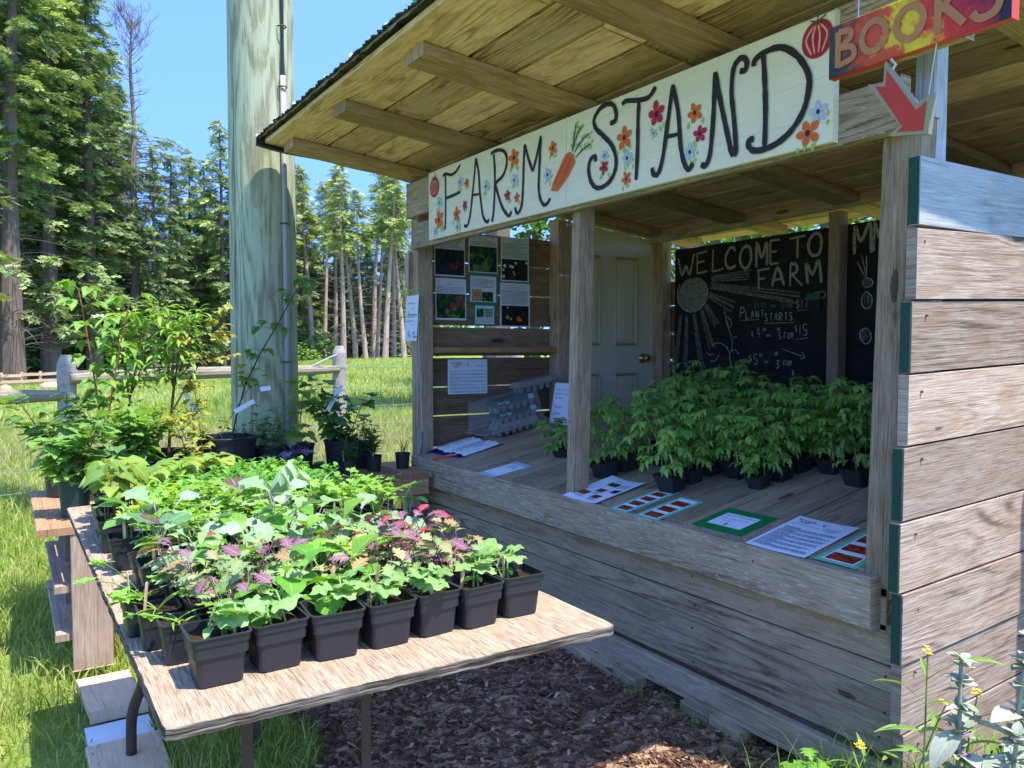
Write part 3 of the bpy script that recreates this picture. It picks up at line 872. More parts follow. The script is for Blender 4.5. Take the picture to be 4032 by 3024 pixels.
CHT = [[(-3.917,1.87),(-3.881,1.755),(-3.844,1.813),(-3.811,1.755),(-3.772,1.889)],[(-3.743,1.886),(-3.741,1.755)],[(-3.743,1.886),(-3.655,1.893)],[(-3.742,1.826),(-3.676,1.831)],[(-3.741,1.755),(-3.653,1.762)],[(-3.603,1.898),(-3.606,1.755)],[(-3.606,1.755),(-3.513,1.768)],[(-3.42,1.869),(-3.434,1.893),(-3.467,1.889),(-3.494,1.845),(-3.493,1.793),(-3.459,1.764),(-3.412,1.78)],[(-3.323,1.894),(-3.361,1.873),(-3.38,1.823),(-3.359,1.765),(-3.32,1.757),(-3.293,1.805),(-3.297,1.866),(-3.323,1.894)],[(-3.25,1.751),(-3.249,1.906),(-3.21,1.807),(-3.175,1.897),(-3.17,1.759)],[(-3.148,1.904),(-3.146,1.761)],[(-3.148,1.904),(-3.079,1.901)],[(-3.147,1.835),(-3.099,1.835)],[(-3.146,1.761),(-3.086,1.764)],[(-3.009,1.898),(-2.9,1.904)],[(-2.953,1.9),(-2.954,1.78)],[(-2.835,1.91),(-2.872,1.877),(-2.877,1.821),(-2.849,1.786),(-2.811,1.791),(-2.794,1.84),(-2.802,1.892),(-2.835,1.91)],[(-3.234,1.739),(-3.229,1.614)],[(-3.244,1.732),(-3.151,1.737)],[(-3.233,1.679),(-3.183,1.68)],[(-3.131,1.627),(-3.092,1.737),(-3.042,1.628)],[(-3.118,1.666),(-3.063,1.668)],[(-3.002,1.621),(-2.999,1.753)],[(-2.999,1.753),(-2.958,1.74),(-2.958,1.701),(-2.997,1.685)],[(-2.986,1.685),(-2.917,1.618)],[(-2.88,1.626),(-2.892,1.743),(-2.849,1.678),(-2.81,1.754),(-2.79,1.625)],[(-2.585,1.764),(-2.582,1.918),(-2.548,1.83),(-2.497,1.92),(-2.485,1.762)],[(-2.469,1.925),(-2.471,1.769)],[(-2.469,1.925),(-2.435,1.834),(-2.405,1.925),(-2.397,1.77)]]
RAY = [[(-3.617,1.708),(-3.288,1.713),22],[(-3.623,1.665),(-2.921,1.542),24],[(-3.637,1.607),(-3.421,1.512),22],[(-3.664,1.539),(-3.556,1.401),20],[(-3.7,1.508),(-3.596,1.246),18],[(-3.767,1.489),(-3.68,1.088),16],[(-3.834,1.475),(-3.844,1.084),14],[(-3.888,1.482),(-3.946,1.081),14]]
VINE = [[(-3.502,1.505),(-3.488,1.457),(-3.48,1.415),(-3.459,1.372),(-3.434,1.309),(-3.437,1.247),(-3.454,1.215),(-3.442,1.163),(-3.421,1.09)],[(-3.454,1.226),(-3.478,1.262),(-3.526,1.287),(-3.575,1.289),(-3.593,1.273)],[(-3.481,1.462),(-3.44,1.424),(-3.459,1.388),(-3.48,1.436)],[(-3.425,1.32),(-3.405,1.33),(-3.394,1.321)],[(-3.437,1.236),(-3.41,1.247),(-3.39,1.231),(-3.376,1.216)],[(-3.645,1.23),(-3.624,1.212),(-3.584,1.22)],[(-3.616,1.171),(-3.573,1.177),(-3.539,1.215)],[(-3.538,1.151),(-3.537,1.113),(-3.572,1.088)],[(-3.414,1.092),(-3.361,1.107),(-3.297,1.114),(-3.233,1.1)],[(-3.355,1.112),(-3.362,1.143),(-3.343,1.159),(-3.32,1.144),(-3.329,1.118)],[(-2.565,1.722),(-2.515,1.639),(-2.513,1.748)],[(-2.542,1.755),(-2.51,1.638)],[(-2.534,1.609),(-2.515,1.63),(-2.486,1.623),(-2.473,1.601),(-2.495,1.582),(-2.523,1.589),(-2.534,1.609)],[(-2.508,1.559),(-2.535,1.53),(-2.531,1.486),(-2.506,1.467),(-2.48,1.483),(-2.477,1.527),(-2.508,1.559)],[(-2.542,1.345),(-2.514,1.362),(-2.485,1.344),(-2.479,1.3),(-2.507,1.278),(-2.537,1.305),(-2.542,1.345)],[(-3.053,1.252),(-2.892,1.204)],[(-2.909,1.233),(-2.89,1.203),(-2.92,1.194)],[(-2.882,1.559),(-2.78,1.576),(-2.771,1.543),(-2.876,1.53),(-2.882,1.559)]]

def text_shapes(txt, size, align='LEFT'):
    """flat polygons of a line of lettering, in metres, origin at the baseline start"""
    cu = bpy.data.curves.new('t', 'FONT'); cu.body = txt; cu.size = size; cu.align_x = align; cu.resolution_u = 2
    ob = bpy.data.objects.new('t', cu); COL.objects.link(ob)
    dg = bpy.context.evaluated_depsgraph_get()
    me = ob.evaluated_get(dg).to_mesh()
    vs = [v.co.copy() for v in me.vertices]
    out = [[(vs[i].x, vs[i].y) for i in p.vertices] for p in me.polygons]
    ob.evaluated_get(dg).to_mesh_clear()
    bpy.data.objects.remove(ob); bpy.data.curves.remove(cu)
    return out
def put_text(mb, txt, size, at2, U, V, O, N, m, align='LEFT', shear=0.0, sx=1.0):
    for poly in text_shapes(txt, size, align):
        mb.poly([(at2[0]+p[0]*sx+shear*p[1], at2[1]+p[1]) for p in poly], U, V, O, N, m)

# ------------------------------------------------------------------ FARM STAND sign
YS = 1.893
sign = empty('market_sign', (-2.54, 1.9, 1.8))
tag(sign, 'long white hand painted FARM STAND board with flowers, tomatoes and a carrot', 'sign')
def sg(mb, name, mats, **kw):
    o = mb.build(name, mats, sign, **kw); o.matrix_parent_inverse = Matrix.Translation(-Vector((-2.54, 1.9, 1.8))); return o
m = MB()
zl, zr = (1.826, 2.178), (1.812, 2.164)
xL, xR, xm = -3.747, -1.332, -2.535
for xa, xb in ((xL, xm-.0012), (xm+.0012, xR)):
    fa, fb = (xa-xL)/(xR-xL), (xb-xL)/(xR-xL)
    za = (zl[0]+(zr[0]-zl[0])*fa, zl[1]+(zr[1]-zl[1])*fa); zb_ = (zl[0]+(zr[0]-zl[0])*fb, zl[1]+(zr[1]-zl[1])*fb)
    m.plank((xa, YS+.01, sum(za)/2), (xb, YS+.01, sum(zb_)/2), (0, 0, za[1]-za[0]), (0, -.019, 0), .5)
sg(m, 'sign_board', M_WHITE, bevel=.002)
FU, FV, FO = (1, 0, 0), (0, 0, 1), (0, YS, 0)
li = 0
for nst in (3, 3, 3, 4, 1, 2, 3, 3, 2):
    m = MB()
    for i in range(li, li+nst):
        m.ribbon(LET[i], .0185 if i > 12 else .0155, FU, FV, FO, (0, -.0012-.00012*i, 0), 0, .5, 5, .25)
    li += nst
    sg(m, 'painted_letter', M_INK)
cmap = {'o': 0, 'r': 1, 'b': 2}
PMAT = [M_ORANGE, M_RED, M_BLUE, M_LEAFP, M_TOMR, M_INK, M_PINK, M_DGREEN]
for i, (c, x, z, r) in enumerate(FL):
    m = MB()
    n = 5; r *= 1.22
    a0 = rng.uniform(0, 1)
    for k in range(n):
        a = 2*math.pi*k/n+math.pi/2+a0*.5
        d = (math.cos(a), math.sin(a)); s = (-d[1], d[0])
        rr = r*rng.uniform(.85, 1.1); w = r*.33
        pts = [(x+d[0]*r*.15-s[0]*w*.4, z+d[1]*r*.15-s[1]*w*.4), (x+d[0]*rr*.65-s[0]*w, z+d[1]*rr*.65-s[1]*w), (x+d[0]*rr-s[0]*w*.4, z+d[1]*rr-s[1]*w*.4),
               (x+d[0]*rr*.95+s[0]*w*.5, z+d[1]*rr*.95+s[1]*w*.5), (x+d[0]*rr*.6+s[0]*w, z+d[1]*rr*.6+s[1]*w), (x+d[0]*r*.15+s[0]*w*.4, z+d[1]*r*.15+s[1]*w*.4)]
        m.poly(pts, FU, FV, FO, (0, -.0020-.0001*k, 0), cmap[c])
    cpt = [(x+r*.2*math.cos(2*math.pi*k/9), z+r*.24*math.sin(2*math.pi*k/9)) for k in range(9)]
    m.poly(cpt, FU, FV, FO, (0, -.0028, 0), 5)
    for k in range(4):
        q = (x+rng.uniform(-1.0, 1.0)*r, z-r*rng.uniform(.8, 1.2))
        if c == 'b' and k == 0: q = (x+r*1.0, z-r*.3)
        h = r*rng.uniform(.45, .8); w = r*.16
        tl = rng.uniform(-.3, .3)
        m.poly([(q[0], q[1]-h*.5), (q[0]+w+tl*h*.3, q[1]), (q[0]+tl*h, q[1]+h*.5), (q[0]-w+tl*h*.3, q[1])], FU, FV, FO, (0, -.0015-.0001*k, 0), 3)
    sg(m, 'painted_flower', PMAT)
for (cx, cz, rx, rzz) in ((-3.682, 2.093, .052, .052), (-1.386, 2.102, .050, .052)):
    m = MB()
    for sc, mi, dd in ((1.0, 4, .002),):
        m.poly([(cx+rx*sc*math.cos(2*math.pi*k/20), cz+rzz*sc*math.sin(2*math.pi*k/20)) for k in range(20)], FU, FV, FO, (0, -dd, 0), mi)
    for q in (-.62, -.25, .15, .55):
        m.ribbon([(cx+q*rx*.35, cz+rzz*.72), (cx+q*rx*1.15, cz+rzz*.1), (cx+q*rx*.55, cz-rzz*.75)], .0055, FU, FV, FO, (0, -.0026, 0), 6, .5, 4, .6)
    for q in ((-.45, 1.05), (.1, 1.55), (.55, 1.1), (.3, .75), (-.2, .75)):
        m.ribbon([(cx, cz+rzz*.88), (cx+q[0]*rx, cz+rzz*q[1])], .007, FU, FV, FO, (0, -.0032-.0001*q[0], 0), 7, .5, 1, .5)
    sg(m, 'painted_tomato', PMAT)
m = MB()
car = [(-2.516, 2.032), (-2.487, 2.016), (-2.477, 1.982), (-2.525, 1.933), (-2.595, 1.889), (-2.641, 1.899), (-2.625, 1.932), (-2.581, 1.983), (-2.544, 2.026)]
m.poly(car[::-1], FU, FV, FO, (0, -.002, 0), 0)
for l in ([(-2.52, 2.02), (-2.575, 1.965), (-2.62, 1.915)], [(-2.50, 1.99), (-2.55, 1.94), (-2.60, 1.905)], [(-2.495, 2.01), (-2.53, 1.975), (-2.56, 1.95)]):
    m.ribbon(l, .004, FU, FV, FO, (0, -.0027, 0), 4, .5, 3, .7)
for i, l in enumerate([[(-2.498, 2.027), (-2.484, 2.079), (-2.471, 2.135)], [(-2.484, 2.021), (-2.435, 2.057), (-2.387, 2.075)], [(-2.475, 2.0), (-2.426, 2.023), (-2.376, 2.033)], [(-2.493, 2.029), (-2.462, 2.09), (-2.428, 2.117)]]):
    m.ribbon(l, .006, FU, FV, FO, (0, -.003-.0001*i, 0), 7, .5, 3, .5)
    for k in range(10):
        f = rng.uniform(.25, 1); j = min(int(f*2), 1); ff = f*2-j
        px = l[j][0]+(l[j+1][0]-l[j][0])*ff+rng.uniform(-.02, .02); pz = l[j][1]+(l[j+1][1]-l[j][1])*ff+rng.uniform(-.015, .015)
        m.poly([(px-.004, pz), (px+.002, pz-.006), (px+.006, pz+.004), (px+.001, pz+.010)], FU, FV, FO, (0, -.0022-.00005*k, 0), 3)
sg(m, 'painted_carrot', PMAT)

# ------------------------------------------------------------------ BOOKS sign and its hanging arrow
bs = empty('books_sign', (-1.068, 1.5, 1.83), -.03)
tag(bs, 'small board reading BOOKS, painted red, yellow and black with copper letters', 'sign')
m = MB(); m.box((0, 0, 0), (.37, .022, .108), .5, 0, 0)
for i in range(len(m.f)):
    ys = [m.v[j][1] for j in m.f[i]]
    m.m[i] = 0 if max(ys) < .001 else 1
o = m.build('sign_board', [M_BOOKS, M_REDSIDE], bs, bevel=.0015)
m = MB()
BU, BV = (1, 0, 0), (0, 0, 1)
def ring(cx, cz, rx, rz_, w, n=20):
    for k in range(n):
        a, b = 2*math.pi*k/n, 2*math.pi*(k+1)/n
        m.poly([(cx+rx*math.cos(a), cz+rz_*math.sin(a)), (cx+(rx-w)*math.cos(a), cz+(rz_-w)*math.sin(a)), (cx+(rx-w)*math.cos(b), cz+(rz_-w)*math.sin(b)), (cx+rx*math.cos(b), cz+rz_*math.sin(b))][::-1], BU, BV, (0, -.0022, 0), (0, 0, 0))
for i, l in enumerate(([(.022, .018), (.022, .092)], [(.022, .090), (.048, .086), (.052, .072), (.026, .057)], [(.026, .057), (.056, .050), (.058, .028), (.022, .021)])):
    m.ribbon(l, .013, BU, BV, (0, -.0022, 0), (0, -.00015*i, 0), 0, .5, 5)
ring(.105, .056, .034, .037, .014); ring(.182, .056, .035, .038, .014)
for i, l in enumerate(([(.238, .016), (.238, .096)], [(.278, .096), (.243, .055)], [(.25, .062), (.288, .018)])):
    m.ribbon(l, .014, BU, BV, (0, -.0022, 0), (0, -.00015*i, 0), 0, .5, 1)
m.ribbon([(.350, .082), (.332, .094), (.310, .088), (.308, .070), (.330, .056), (.350, .042), (.342, .020), (.316, .016), (.302, .030)], .014, BU, BV, (0, -.0022, 0), (0, 0, 0), 0, .5, 5)
m.build('lettering', M_COPPER, bs)
for px in (.06, .30):
    m = MB(); m.tube([(px, .011, .107), (px, .011, .43)], .0014, 6); m.build('hanging_wire', M_STEEL, bs)
AR = [(-.933, 1.825), (-.936, 1.781), (-.970, 1.789), (-.899, 1.690), (-.923, 1.675), (-.842, 1.661), (-.833, 1.738), (-.866, 1.724)]
AI = [(-.929, 1.806), (-.930, 1.774), (-.952, 1.780), (-.893, 1.686), (-.905, 1.679), (-.852, 1.670), (-.846, 1.724), (-.866, 1.711)]
ar = empty('arrow_sign', (-.89, 1.49, 1.74))
tag(ar, 'red arrow with tan border pointing down right, hanging below the BOOKS board', 'sign')
m = MB()
F = [Vector((x+.89, -.002, z-1.74)) for x, z in AR]; Bk = [p+Vector((0, .013, 0)) for p in F]
m.face(F, None, .5, 0); m.face(Bk[::-1], None, .5, 1)
for i in range(len(F)): m.face([F[i], Bk[i], Bk[(i+1) % len(F)], F[(i+1) % len(F)]], None, .5, 1)
m.build('arrow_board', [M_ARROWT, M_ARROWG], ar)
m = MB(); m.face([Vector((x+.89, -.0035, z-1.74)) for x, z in AI], None); m.build('arrow_face', M_ARROWR, ar)
m = MB(); m.tube([(.043, .004, -.012), (.05, .004, .04), (.056, .006, .09)], .0012, 5); m.tube([(-.035, .004, .06), (-.025, .006, .075), (-.035, .006, .088)], .003, 5)
m.build('hanging_string', M_ROPE, ar)

# ------------------------------------------------------------------ chalkboards
YC = 3.885
cb = empty('chalkboard', (-3.36, 3.89, .7)); tag(cb, 'large chalkboard reading WELCOME TO FARM with a chalk sun and prices', 'chalkboard')
def cbp(mb, name, mats, parent=cb, org=(-3.36, 3.89, .7), **kw):
    o = mb.build(name, mats, parent, **kw); o.matrix_parent_inverse = Matrix.Translation(-Vector(org)); return o
m = MB(); m.box((-3.952, YC, .66), (-2.70, YC+.02, 1.932), .5); cbp(m, 'board', M_BOARDK)
CO = (0, YC, 0)
m = MB()
k = 0
def ch(l, w, mi=0, sm=4):
    global k
    k += 1
    m.ribbon(l, w, FU, FV, CO, (0, -.001-.00004*k, 0), mi, .5, sm, .3)
sunc = (-3.787, 1.622)
for i in range(30):
    f = -1+2*(i+.5)/30
    h = math.sqrt(max(0, 1-f*f))
    top = min(.112*h, .104); bot = -.118*h
    xx = sunc[0]+f*.135
    ch([(xx, sunc[1]+bot), (xx+.012, sunc[1]+top)], .0085, 0, 1)
ch([(sunc[0]+.138*math.cos(a), sunc[1]+.120*math.sin(a)) for a in [math.radians(40-q*15) for q in range(18)]], .010)
for r_ in RAY:
    (x0, z0), (x1, z1), w = r_
    L = math.hypot(x1-x0, z1-z0); nx, nz = -(z1-z0)/L, (x1-x0)/L
    for j in range(4):
        o_ = (j-1.5)*w*.00042*1.5
        ch([(x0+nx*o_*.7, z0+nz*o_*.7), (x0+(x1-x0)*rng.uniform(.9, 1)+nx*o_*1.3, z0+(z1-z0)*rng.uniform(.9, 1)+nz*o_*1.3)], w*.00065, 1, 1)
for l in CHT:
    if l[0][0] > -2.62: continue
    ch(l, .0185, 0, 5)
for l in VINE:
    if l[0][0] > -2.62: continue
    ch(l, .0055, 0, 4)
STK = {'P': [[(0, 0), (0, 1), (.5, .95), (.55, .6), (0, .5)]], 'L': [[(0, 1), (0, 0), (.5, 0)]], 'A': [[(0, 0), (.3, 1), (.6, 0)], [(.12, .4), (.48, .4)]], 'N': [[(0, 0), (0, 1), (.5, 0), (.5, 1)]],
       'T': [[(0, 1), (.6, 1)], [(.3, 1), (.3, 0)]], 'S': [[(.5, .9), (.2, 1), (0, .75), (.45, .35), (.35, 0), (0, .1)]], 'R': [[(0, 0), (0, 1), (.45, .9), (.45, .6), (0, .5)], [(.1, .5), (.5, 0)]],
       'O': [[(.3, 1), (0, .7), (0, .3), (.3, 0), (.55, .3), (.55, .7), (.3, 1)]], 'F': [[(0, 0), (0, 1), (.5, 1)], [(0, .5), (.4, .5)]], '$': [[(.5, .85), (.1, .85), (.1, .55), (.5, .45), (.45, .1), (0, .15)], [(.28, 1.1), (.28, -.1)]],
       '4': [[(.35, 1), (0, .4), (.55, .4)], [(.4, .7), (.4, 0)]], '0': [[(.25, 1), (0, .6), (.1, 0), (.45, .2), (.45, .8), (.25, 1)]], '1': [[(.1, 1), (.1, 0)]], '5': [[(.5, 1), (.05, 1), (.05, .55), (.5, .45), (.4, 0), (0, .05)]],
       '7': [[(0, 1), (.5, 1), (.2, 0)]], '3': [[(0, .95), (.45, .9), (.15, .55), (.5, .3), (.2, 0), (0, .1)]], '2': [[(0, .8), (.3, 1), (.5, .7), (0, 0), (.55, 0)]], 'e': [[(0, .3), (.4, .35), (.25, .6), (0, .3), (.2, 0), (.45, .1)]],
       'a': [[(.4, .5), (.1, .5), (0, .15), (.3, .05), (.4, .5), (.45, 0)]], 'f': [[(.4, 1), (.15, .9), (.15, 0)], [(0, .55), (.35, .55)]], 'o': [[(.2, .5), (0, .25), (.2, 0), (.4, .25), (.2, .5)]], 'r': [[(0, .5), (.05, 0)], [(.05, .35), (.35, .5)]], '.': [[(.05, .05), (.12, .0)]], ' ': []}
def chalk_text(s, x, z, h, w=.0055, mi=0, adv=.72):
    for c in s:
        for st in STK[c]:
            ch([(x+p[0]*h*.8, z+p[1]*h) for p in st], w, mi, 3)
        x += h*adv*(.6 if c in '1. ' else 1)
    return x
chalk_text('P', -3.368, 1.447, .062, .008); chalk_text('LANT', -3.325, 1.443, .045, .007, 0, .86)
chalk_text('STARTS', -3.180, 1.420, .045, .007, 0, .80)
ch([(-3.373, 1.430), (-3.22, 1.433)], .005); ch([(-3.182, 1.407), (-2.969, 1.406)], .005)
chalk_text('$4.00', -3.262, 1.505, .030, .004, 1); chalk_text('ea', -3.13, 1.500, .028, .004, 1); chalk_text('OR', -3.065, 1.524, .018, .0035, 1); chalk_text('5 FOR', -3.055, 1.492, .026, .004, 1)
chalk_text('$17.', -2.955, 1.487, .050, .005); ch([(-2.945, 1.474), (-2.88, 1.477)], .004)
chalk_text('$', -3.278, 1.330, .030, .004); chalk_text('4', -3.235, 1.325, .058, .006); chalk_text('00', -3.190, 1.362, .018, .0035); chalk_text('ea.', -3.165, 1.325, .024, .004)
chalk_text('OR', -3.087, 1.358, .020, .004); chalk_text('5 FOR', -3.073, 1.312, .034, .005)
chalk_text('$', -2.962, 1.350, .040, .004); chalk_text('15', -2.930, 1.330, .062, .006); ch([(-2.95, 1.306), (-2.868, 1.316)], .004)
chalk_text('$', -3.295, 1.170, .046, .005); chalk_text('5', -3.255, 1.158, .060, .006); chalk_text('00', -3.215, 1.205, .018, .0035); chalk_text('ea.', -3.175, 1.165, .024, .004)
chalk_text('OR', -3.10, 1.213, .020, .004); chalk_text('3', -3.087, 1.135, .050, .006); chalk_text('FOR', -3.035, 1.152, .030, .005); chalk_text('$', -2.975, 1.095, .034, .0045)
chalk_text('4', -3.12, .98, .07, .006); chalk_text('ea', -3.045, .98, .03, .0045); chalk_text('5', -2.98, .975, .05, .005); chalk_text('for', -2.93, .975, .05, .005); chalk_text('20', -2.845, .97, .06, .006)
cbp(m, 'chalk_writing', [M_CHALK, M_CHALKF])
# brush hanging by the post
br = empty('chalk_brush', (-2.83, 3.872, 1.51)); tag(br, 'dark flat brush hanging on the chalkboard beside the back post', 'brush')
m = MB(); m.box((-.045, -.006, .022), (.045, .006, .058), .4, 0, 0); m.build('brush_stock', M_DGREEN, br)
m = MB()
for q in range(9): m.box((-.044+q*.0098, -.004, -.04), (-.0362+q*.0098, .004, .021), .4, 0, 2)
m.build('bristles', M_CABLE, br)
cb2 = empty('chalkboard', (-2.0, 3.89, .7)); tag(cb2, 'second chalkboard beyond the back post with drawn beet, potato and strawberry', 'chalkboard')
m = MB(); m.box((-2.648, YC, .66), (-1.26, YC+.02, 1.932), .5); cbp(m, 'board', M_BOARDK, cb2, (-2.0, 3.89, .7))
m = MB()
for l in CHT:
    if l[0][0] > -2.62: ch(l, .0185, 0, 5)
cbp(m, 'chalk_lettering', [M_CHALK, M_CHALKF], cb2, (-2.0, 3.89, .7))
m = MB()
for l in VINE:
    if l[0][0] > -2.62:
        ch(l, .007, 0, 4)
        if len(l) > 5:
            cx = sum(p[0] for p in l)/len(l); cz = sum(p[1] for p in l)/len(l)
            for q in range(6):
                f = -1+2*(q+.5)/6
                ch([(cx+f*.024, cz-.03*math.sqrt(1-f*f)), (cx+f*.024, cz+.03*math.sqrt(1-f*f))], .006, 1, 1)
cbp(m, 'chalk_drawing', [M_CHALK, M_CHALKF], cb2, (-2.0, 3.89, .7))

# ------------------------------------------------------------------ paper things
def paper(name, O, U, V, N, w, h, label, cat, els, base=0, group=None, th=.0015, curl=0.0):
    """sheet with printed elements; els: ('rect',x0,y0,x1,y1,mat) ('lines',x0,y0,x1,y1,n) ('text',str,x,y,size,mat[,align,shear]) ('disc',x,y,r,mat)"""
    m = MB(); mats = []
    def mi(x):
        if x not in mats: mats.append(x)
        return mats.index(x)
    O = Vector(O); U = Vector(U).normalized(); V = Vector(V).normalized(); N = Vector(N).normalized()
    b = mi(base or M_PAPER)
    nx, ny = 6, 6
    def P(a, c): return O+U*a+V*c+N*(th+curl*((a/w-.5)**2*4*(.4+.6*c/h)))
    for i in range(nx):
        for j in range(ny):
            q = [(w*i/nx, h*j/ny), (w*(i+1)/nx, h*j/ny), (w*(i+1)/nx, h*(j+1)/ny), (w*i/nx, h*(j+1)/ny)]
            m.face([P(*p) for p in q], q, .5, b)
    d = .0006
    def quad(x0, y0, x1, y1, mm, dd):
        n = 6 if curl else 1
        for i in range(n):
            xa, xb = x0+(x1-x0)*i/n, x0+(x1-x0)*(i+1)/n
            q = [(xa, y0), (xb, y0), (xb, y1), (xa, y1)]
            m.face([P(*p)+N*dd for p in q], q, .5, mm)
    for e in els:
        if e[0] == 'rect':
            d += .00005
            quad(*e[1:5], mi(e[5]), d)
        elif e[0] == 'frame':
            x0, y0, x1, y1, t_ = e[1:6]
            for q in ((x0, y0, x1, y0+t_), (x0, y1-t_, x1, y1), (x0, y0+t_, x0+t_, y1-t_), (x1-t_, y0+t_, x1, y1-t_)): quad(*q, mi(M_BLACKP), d)
        elif e[0] == 'lines':
            x0, y0, x1, y1, n = e[1:6]
            for i in range(n):
                yy = y1-(y1-y0)*(i+.5)/n; x = x0
                hh = (y1-y0)/n*.36
                xe = x1-(rng.uniform(0, .35)*(x1-x0) if rng.random() < .2 else 0)
                while x < xe-.004:
                    wl = min(rng.uniform(.004, .016), xe-x)
                    quad(x, yy-hh*.5, x+wl, yy+hh*.5, mi(M_PAPERD), d)
                    x += wl+.0022
        elif e[0] == 'text':
            d += .00008
            al = e[6] if len(e) > 6 else 'LEFT'
            for poly in text_shapes(e[1], e[4], al):
                sx = e[7] if len(e) > 7 else 1.0
                m.face([P(e[2]+p[0]*sx, e[3]+p[1])+N*d for p in poly], None, .5, mi(e[5]))
        elif e[0] == 'disc':
            d += .00006
            m.face([P(e[1]+e[3]*math.cos(2*math.pi*k/10), e[2]+e[3]*math.sin(2*math.pi*k/10))+N*d for k in range(10)], None, .5, mi(e[4]))
    o = m.build(name, mats)
    tag(o, label, cat, group)
    return o
# posters on the left wall: U runs to the back (+y), facing +x
xw = -4.106
def poster(y0, z1, w, h, label, els, base=0, dx=0.0):
    return paper('poster', (xw+dx, y0, z1-h), Y, Z, X, w, h, label, 'poster', els, base, 'posters on the left wall', .001+rng.random()*.002)
berry = lambda pts, mat: [('disc', x, y, r, mat) for x, y, r in pts]
poster(2.105, 1.965, .205, .285, 'poster with dark photo of pink flowers, top left on the plank wall', [('frame', .03, .245, .175, .265, .0012), ('text', 'Comfrey', .10, .252, .010, M_BLACKP, 'CENTER'), ('lines', .012, .165, .19, .235, 9), ('rect', .006, .008, .199, .158, PH_DARK)]+berry([(.11, .07, .008), (.125, .055, .007), (.15, .06, .008), (.165, .075, .006), (.14, .045, .006), (.155, .085, .007), (.115, .05, .006)], M_RED))
poster(2.334, 1.934, .206, .222, 'poster with bright green nettle photo, top middle on the plank wall', [('frame', .035, .195, .175, .212, .0012), ('text', 'Stinging Nettle', .105, .2005, .0095, M_BLACKP, 'CENTER'), ('lines', .012, .165, .194, .190, 4), ('rect', .007, .006, .2, .158, PH_GREEN)], dx=.0005)
poster(2.562, 1.941, .209, .272, 'poster with white strawberry flowers photo, top right on the plank wall', [('frame', .065, .238, .155, .258, .0012), ('text', 'Beach Strawberry', .11, .246, .0085, M_BLACKP, 'CENTER'), ('lines', .012, .145, .197, .235, 12), ('rect', .008, .008, .2, .138, PH_DARK)]+berry([(.03, .095, .011), (.07, .095, .009), (.085, .09, .010), (.11, .115, .009), (.02, .07, .008), (.19, .12, .009), (.02, .03, .011), (.095, .06, .006), (.1, .045, .006)], M_FLOWW))
poster(2.112, 1.667, .205, .245, 'poster with red thimbleberry photo, lower left on the plank wall', [('frame', .02, .205, .175, .228, .0012), ('text', 'Thimbleberry', .1, .212, .011, M_BLACKP, 'CENTER'), ('lines', .008, .16, .19, .198, 5), ('rect', .006, .012, .199, .155, PH_GREEN)]+berry([(.115, .085, .017), (.15, .125, .016), (.178, .1, .014)], M_RED), dx=.0004)
poster(2.336, 1.704, .205, .178, 'teal framed poster with seed and leaf photos, middle of the plank wall', [('rect', .012, .01, .193, .166, M_PAPER), ('text', 'New Zealand Teas', .02, .152, .0105, M_BLACKP), ('lines', .018, .095, .18, .148, 7), ('rect', .02, .014, .088, .088, PH_TAN), ('rect', .09, .014, .17, .072, PH_GREEN)], M_TEAL, dx=.0008)
poster(2.37, 1.523, .152, .132, 'small teal framed poster with two green photos, lowest on the plank wall', [('rect', .01, .012, .142, .122, M_PAPER), ('text', 'Living Garden Kale', .016, .112, .0085, M_BLACKP), ('rect', .018, .052, .07, .106, PH_GREEN), ('rect', .074, .052, .134, .106, PH_PALE), ('lines', .014, .016, .138, .048, 5)], M_TEAL, dx=.0012)
poster(2.557, 1.660, .222, .272, 'poster with single red berry on dark soil photo, lower right on the plank wall', [('frame', .04, .235, .185, .256, .0012), ('text', 'Beachfield Strawberry', .112, .2425, .009, M_BLACKP, 'CENTER'), ('lines', .012, .140, .205, .228, 12), ('rect', .01, .008, .212, .132, PH_BROWN)]+berry([(.135, .05, .017), (.15, .045, .012)], M_ORANGE)+berry([(.055, .06, .012), (.08, .05, .008), (.055, .12, .008)], M_LEAFP))
def farm_head(x, y, s, w):
    return [('text', 'M', x, y, s*1.15, M_GCARD, 'LEFT', .8), ('text', 'ETCHOSIN', x+s*.72, y, s*.95, M_BLACKP, 'LEFT', .72), ('text', 'FA', x+s*.9, y-s*1.0, s*1.1, M_BLACKP, 'LEFT', .72), ('text', 'R', x+s*1.95, y-s*1.0, s*1.1, M_RED, 'LEFT', .72), ('text', 'M', x+s*2.48, y-s*1.0, s*1.1, M_BLACKP, 'LEFT', .72), ('rect', x+s*1.6, y-s*.14, x+s*5.2, y-s*.06, M_ORANGE),
            ('disc', x+s*6.1, y-s*.2, s*.28, M_FLOWY), ('disc', x+s*5.8, y+s*.15, s*.2, M_PAPERD), ('disc', x+s*6.4, y+s*.3, s*.22, M_BLUE), ('disc', x+s*6.2, y-s*.6, s*.2, M_DGREEN)]
farmdoc = farm_head(.018, .178, .0195, .28)+[('text', 'metchosinfarm.ca', .195, .165, .009, M_BLACKP), ('rect', .012, .137, .262, .139, M_PAPERD)]+[q for i in range(6) for q in (('text', ['WHY US AND SERVICE AVENUE?', 'OPEN FIELD SITES', 'BE FREE FROM GMO SEEDS', 'LOCALLY ADAPTED', 'HIGH GERMINATION', 'DIRECT TO YOUR COMMUNITY'][i], .014, .127-i*.021, .0055, M_BLACKP), ('lines', .014, .113-i*.021, .262, .124-i*.021, 2))]
paper('information_sheet', (xw+.002, 2.191, .981), Y, Z, X, .273, .208, 'white printed sheet with green M heading, pinned below the wall shelf', 'poster', farmdoc)
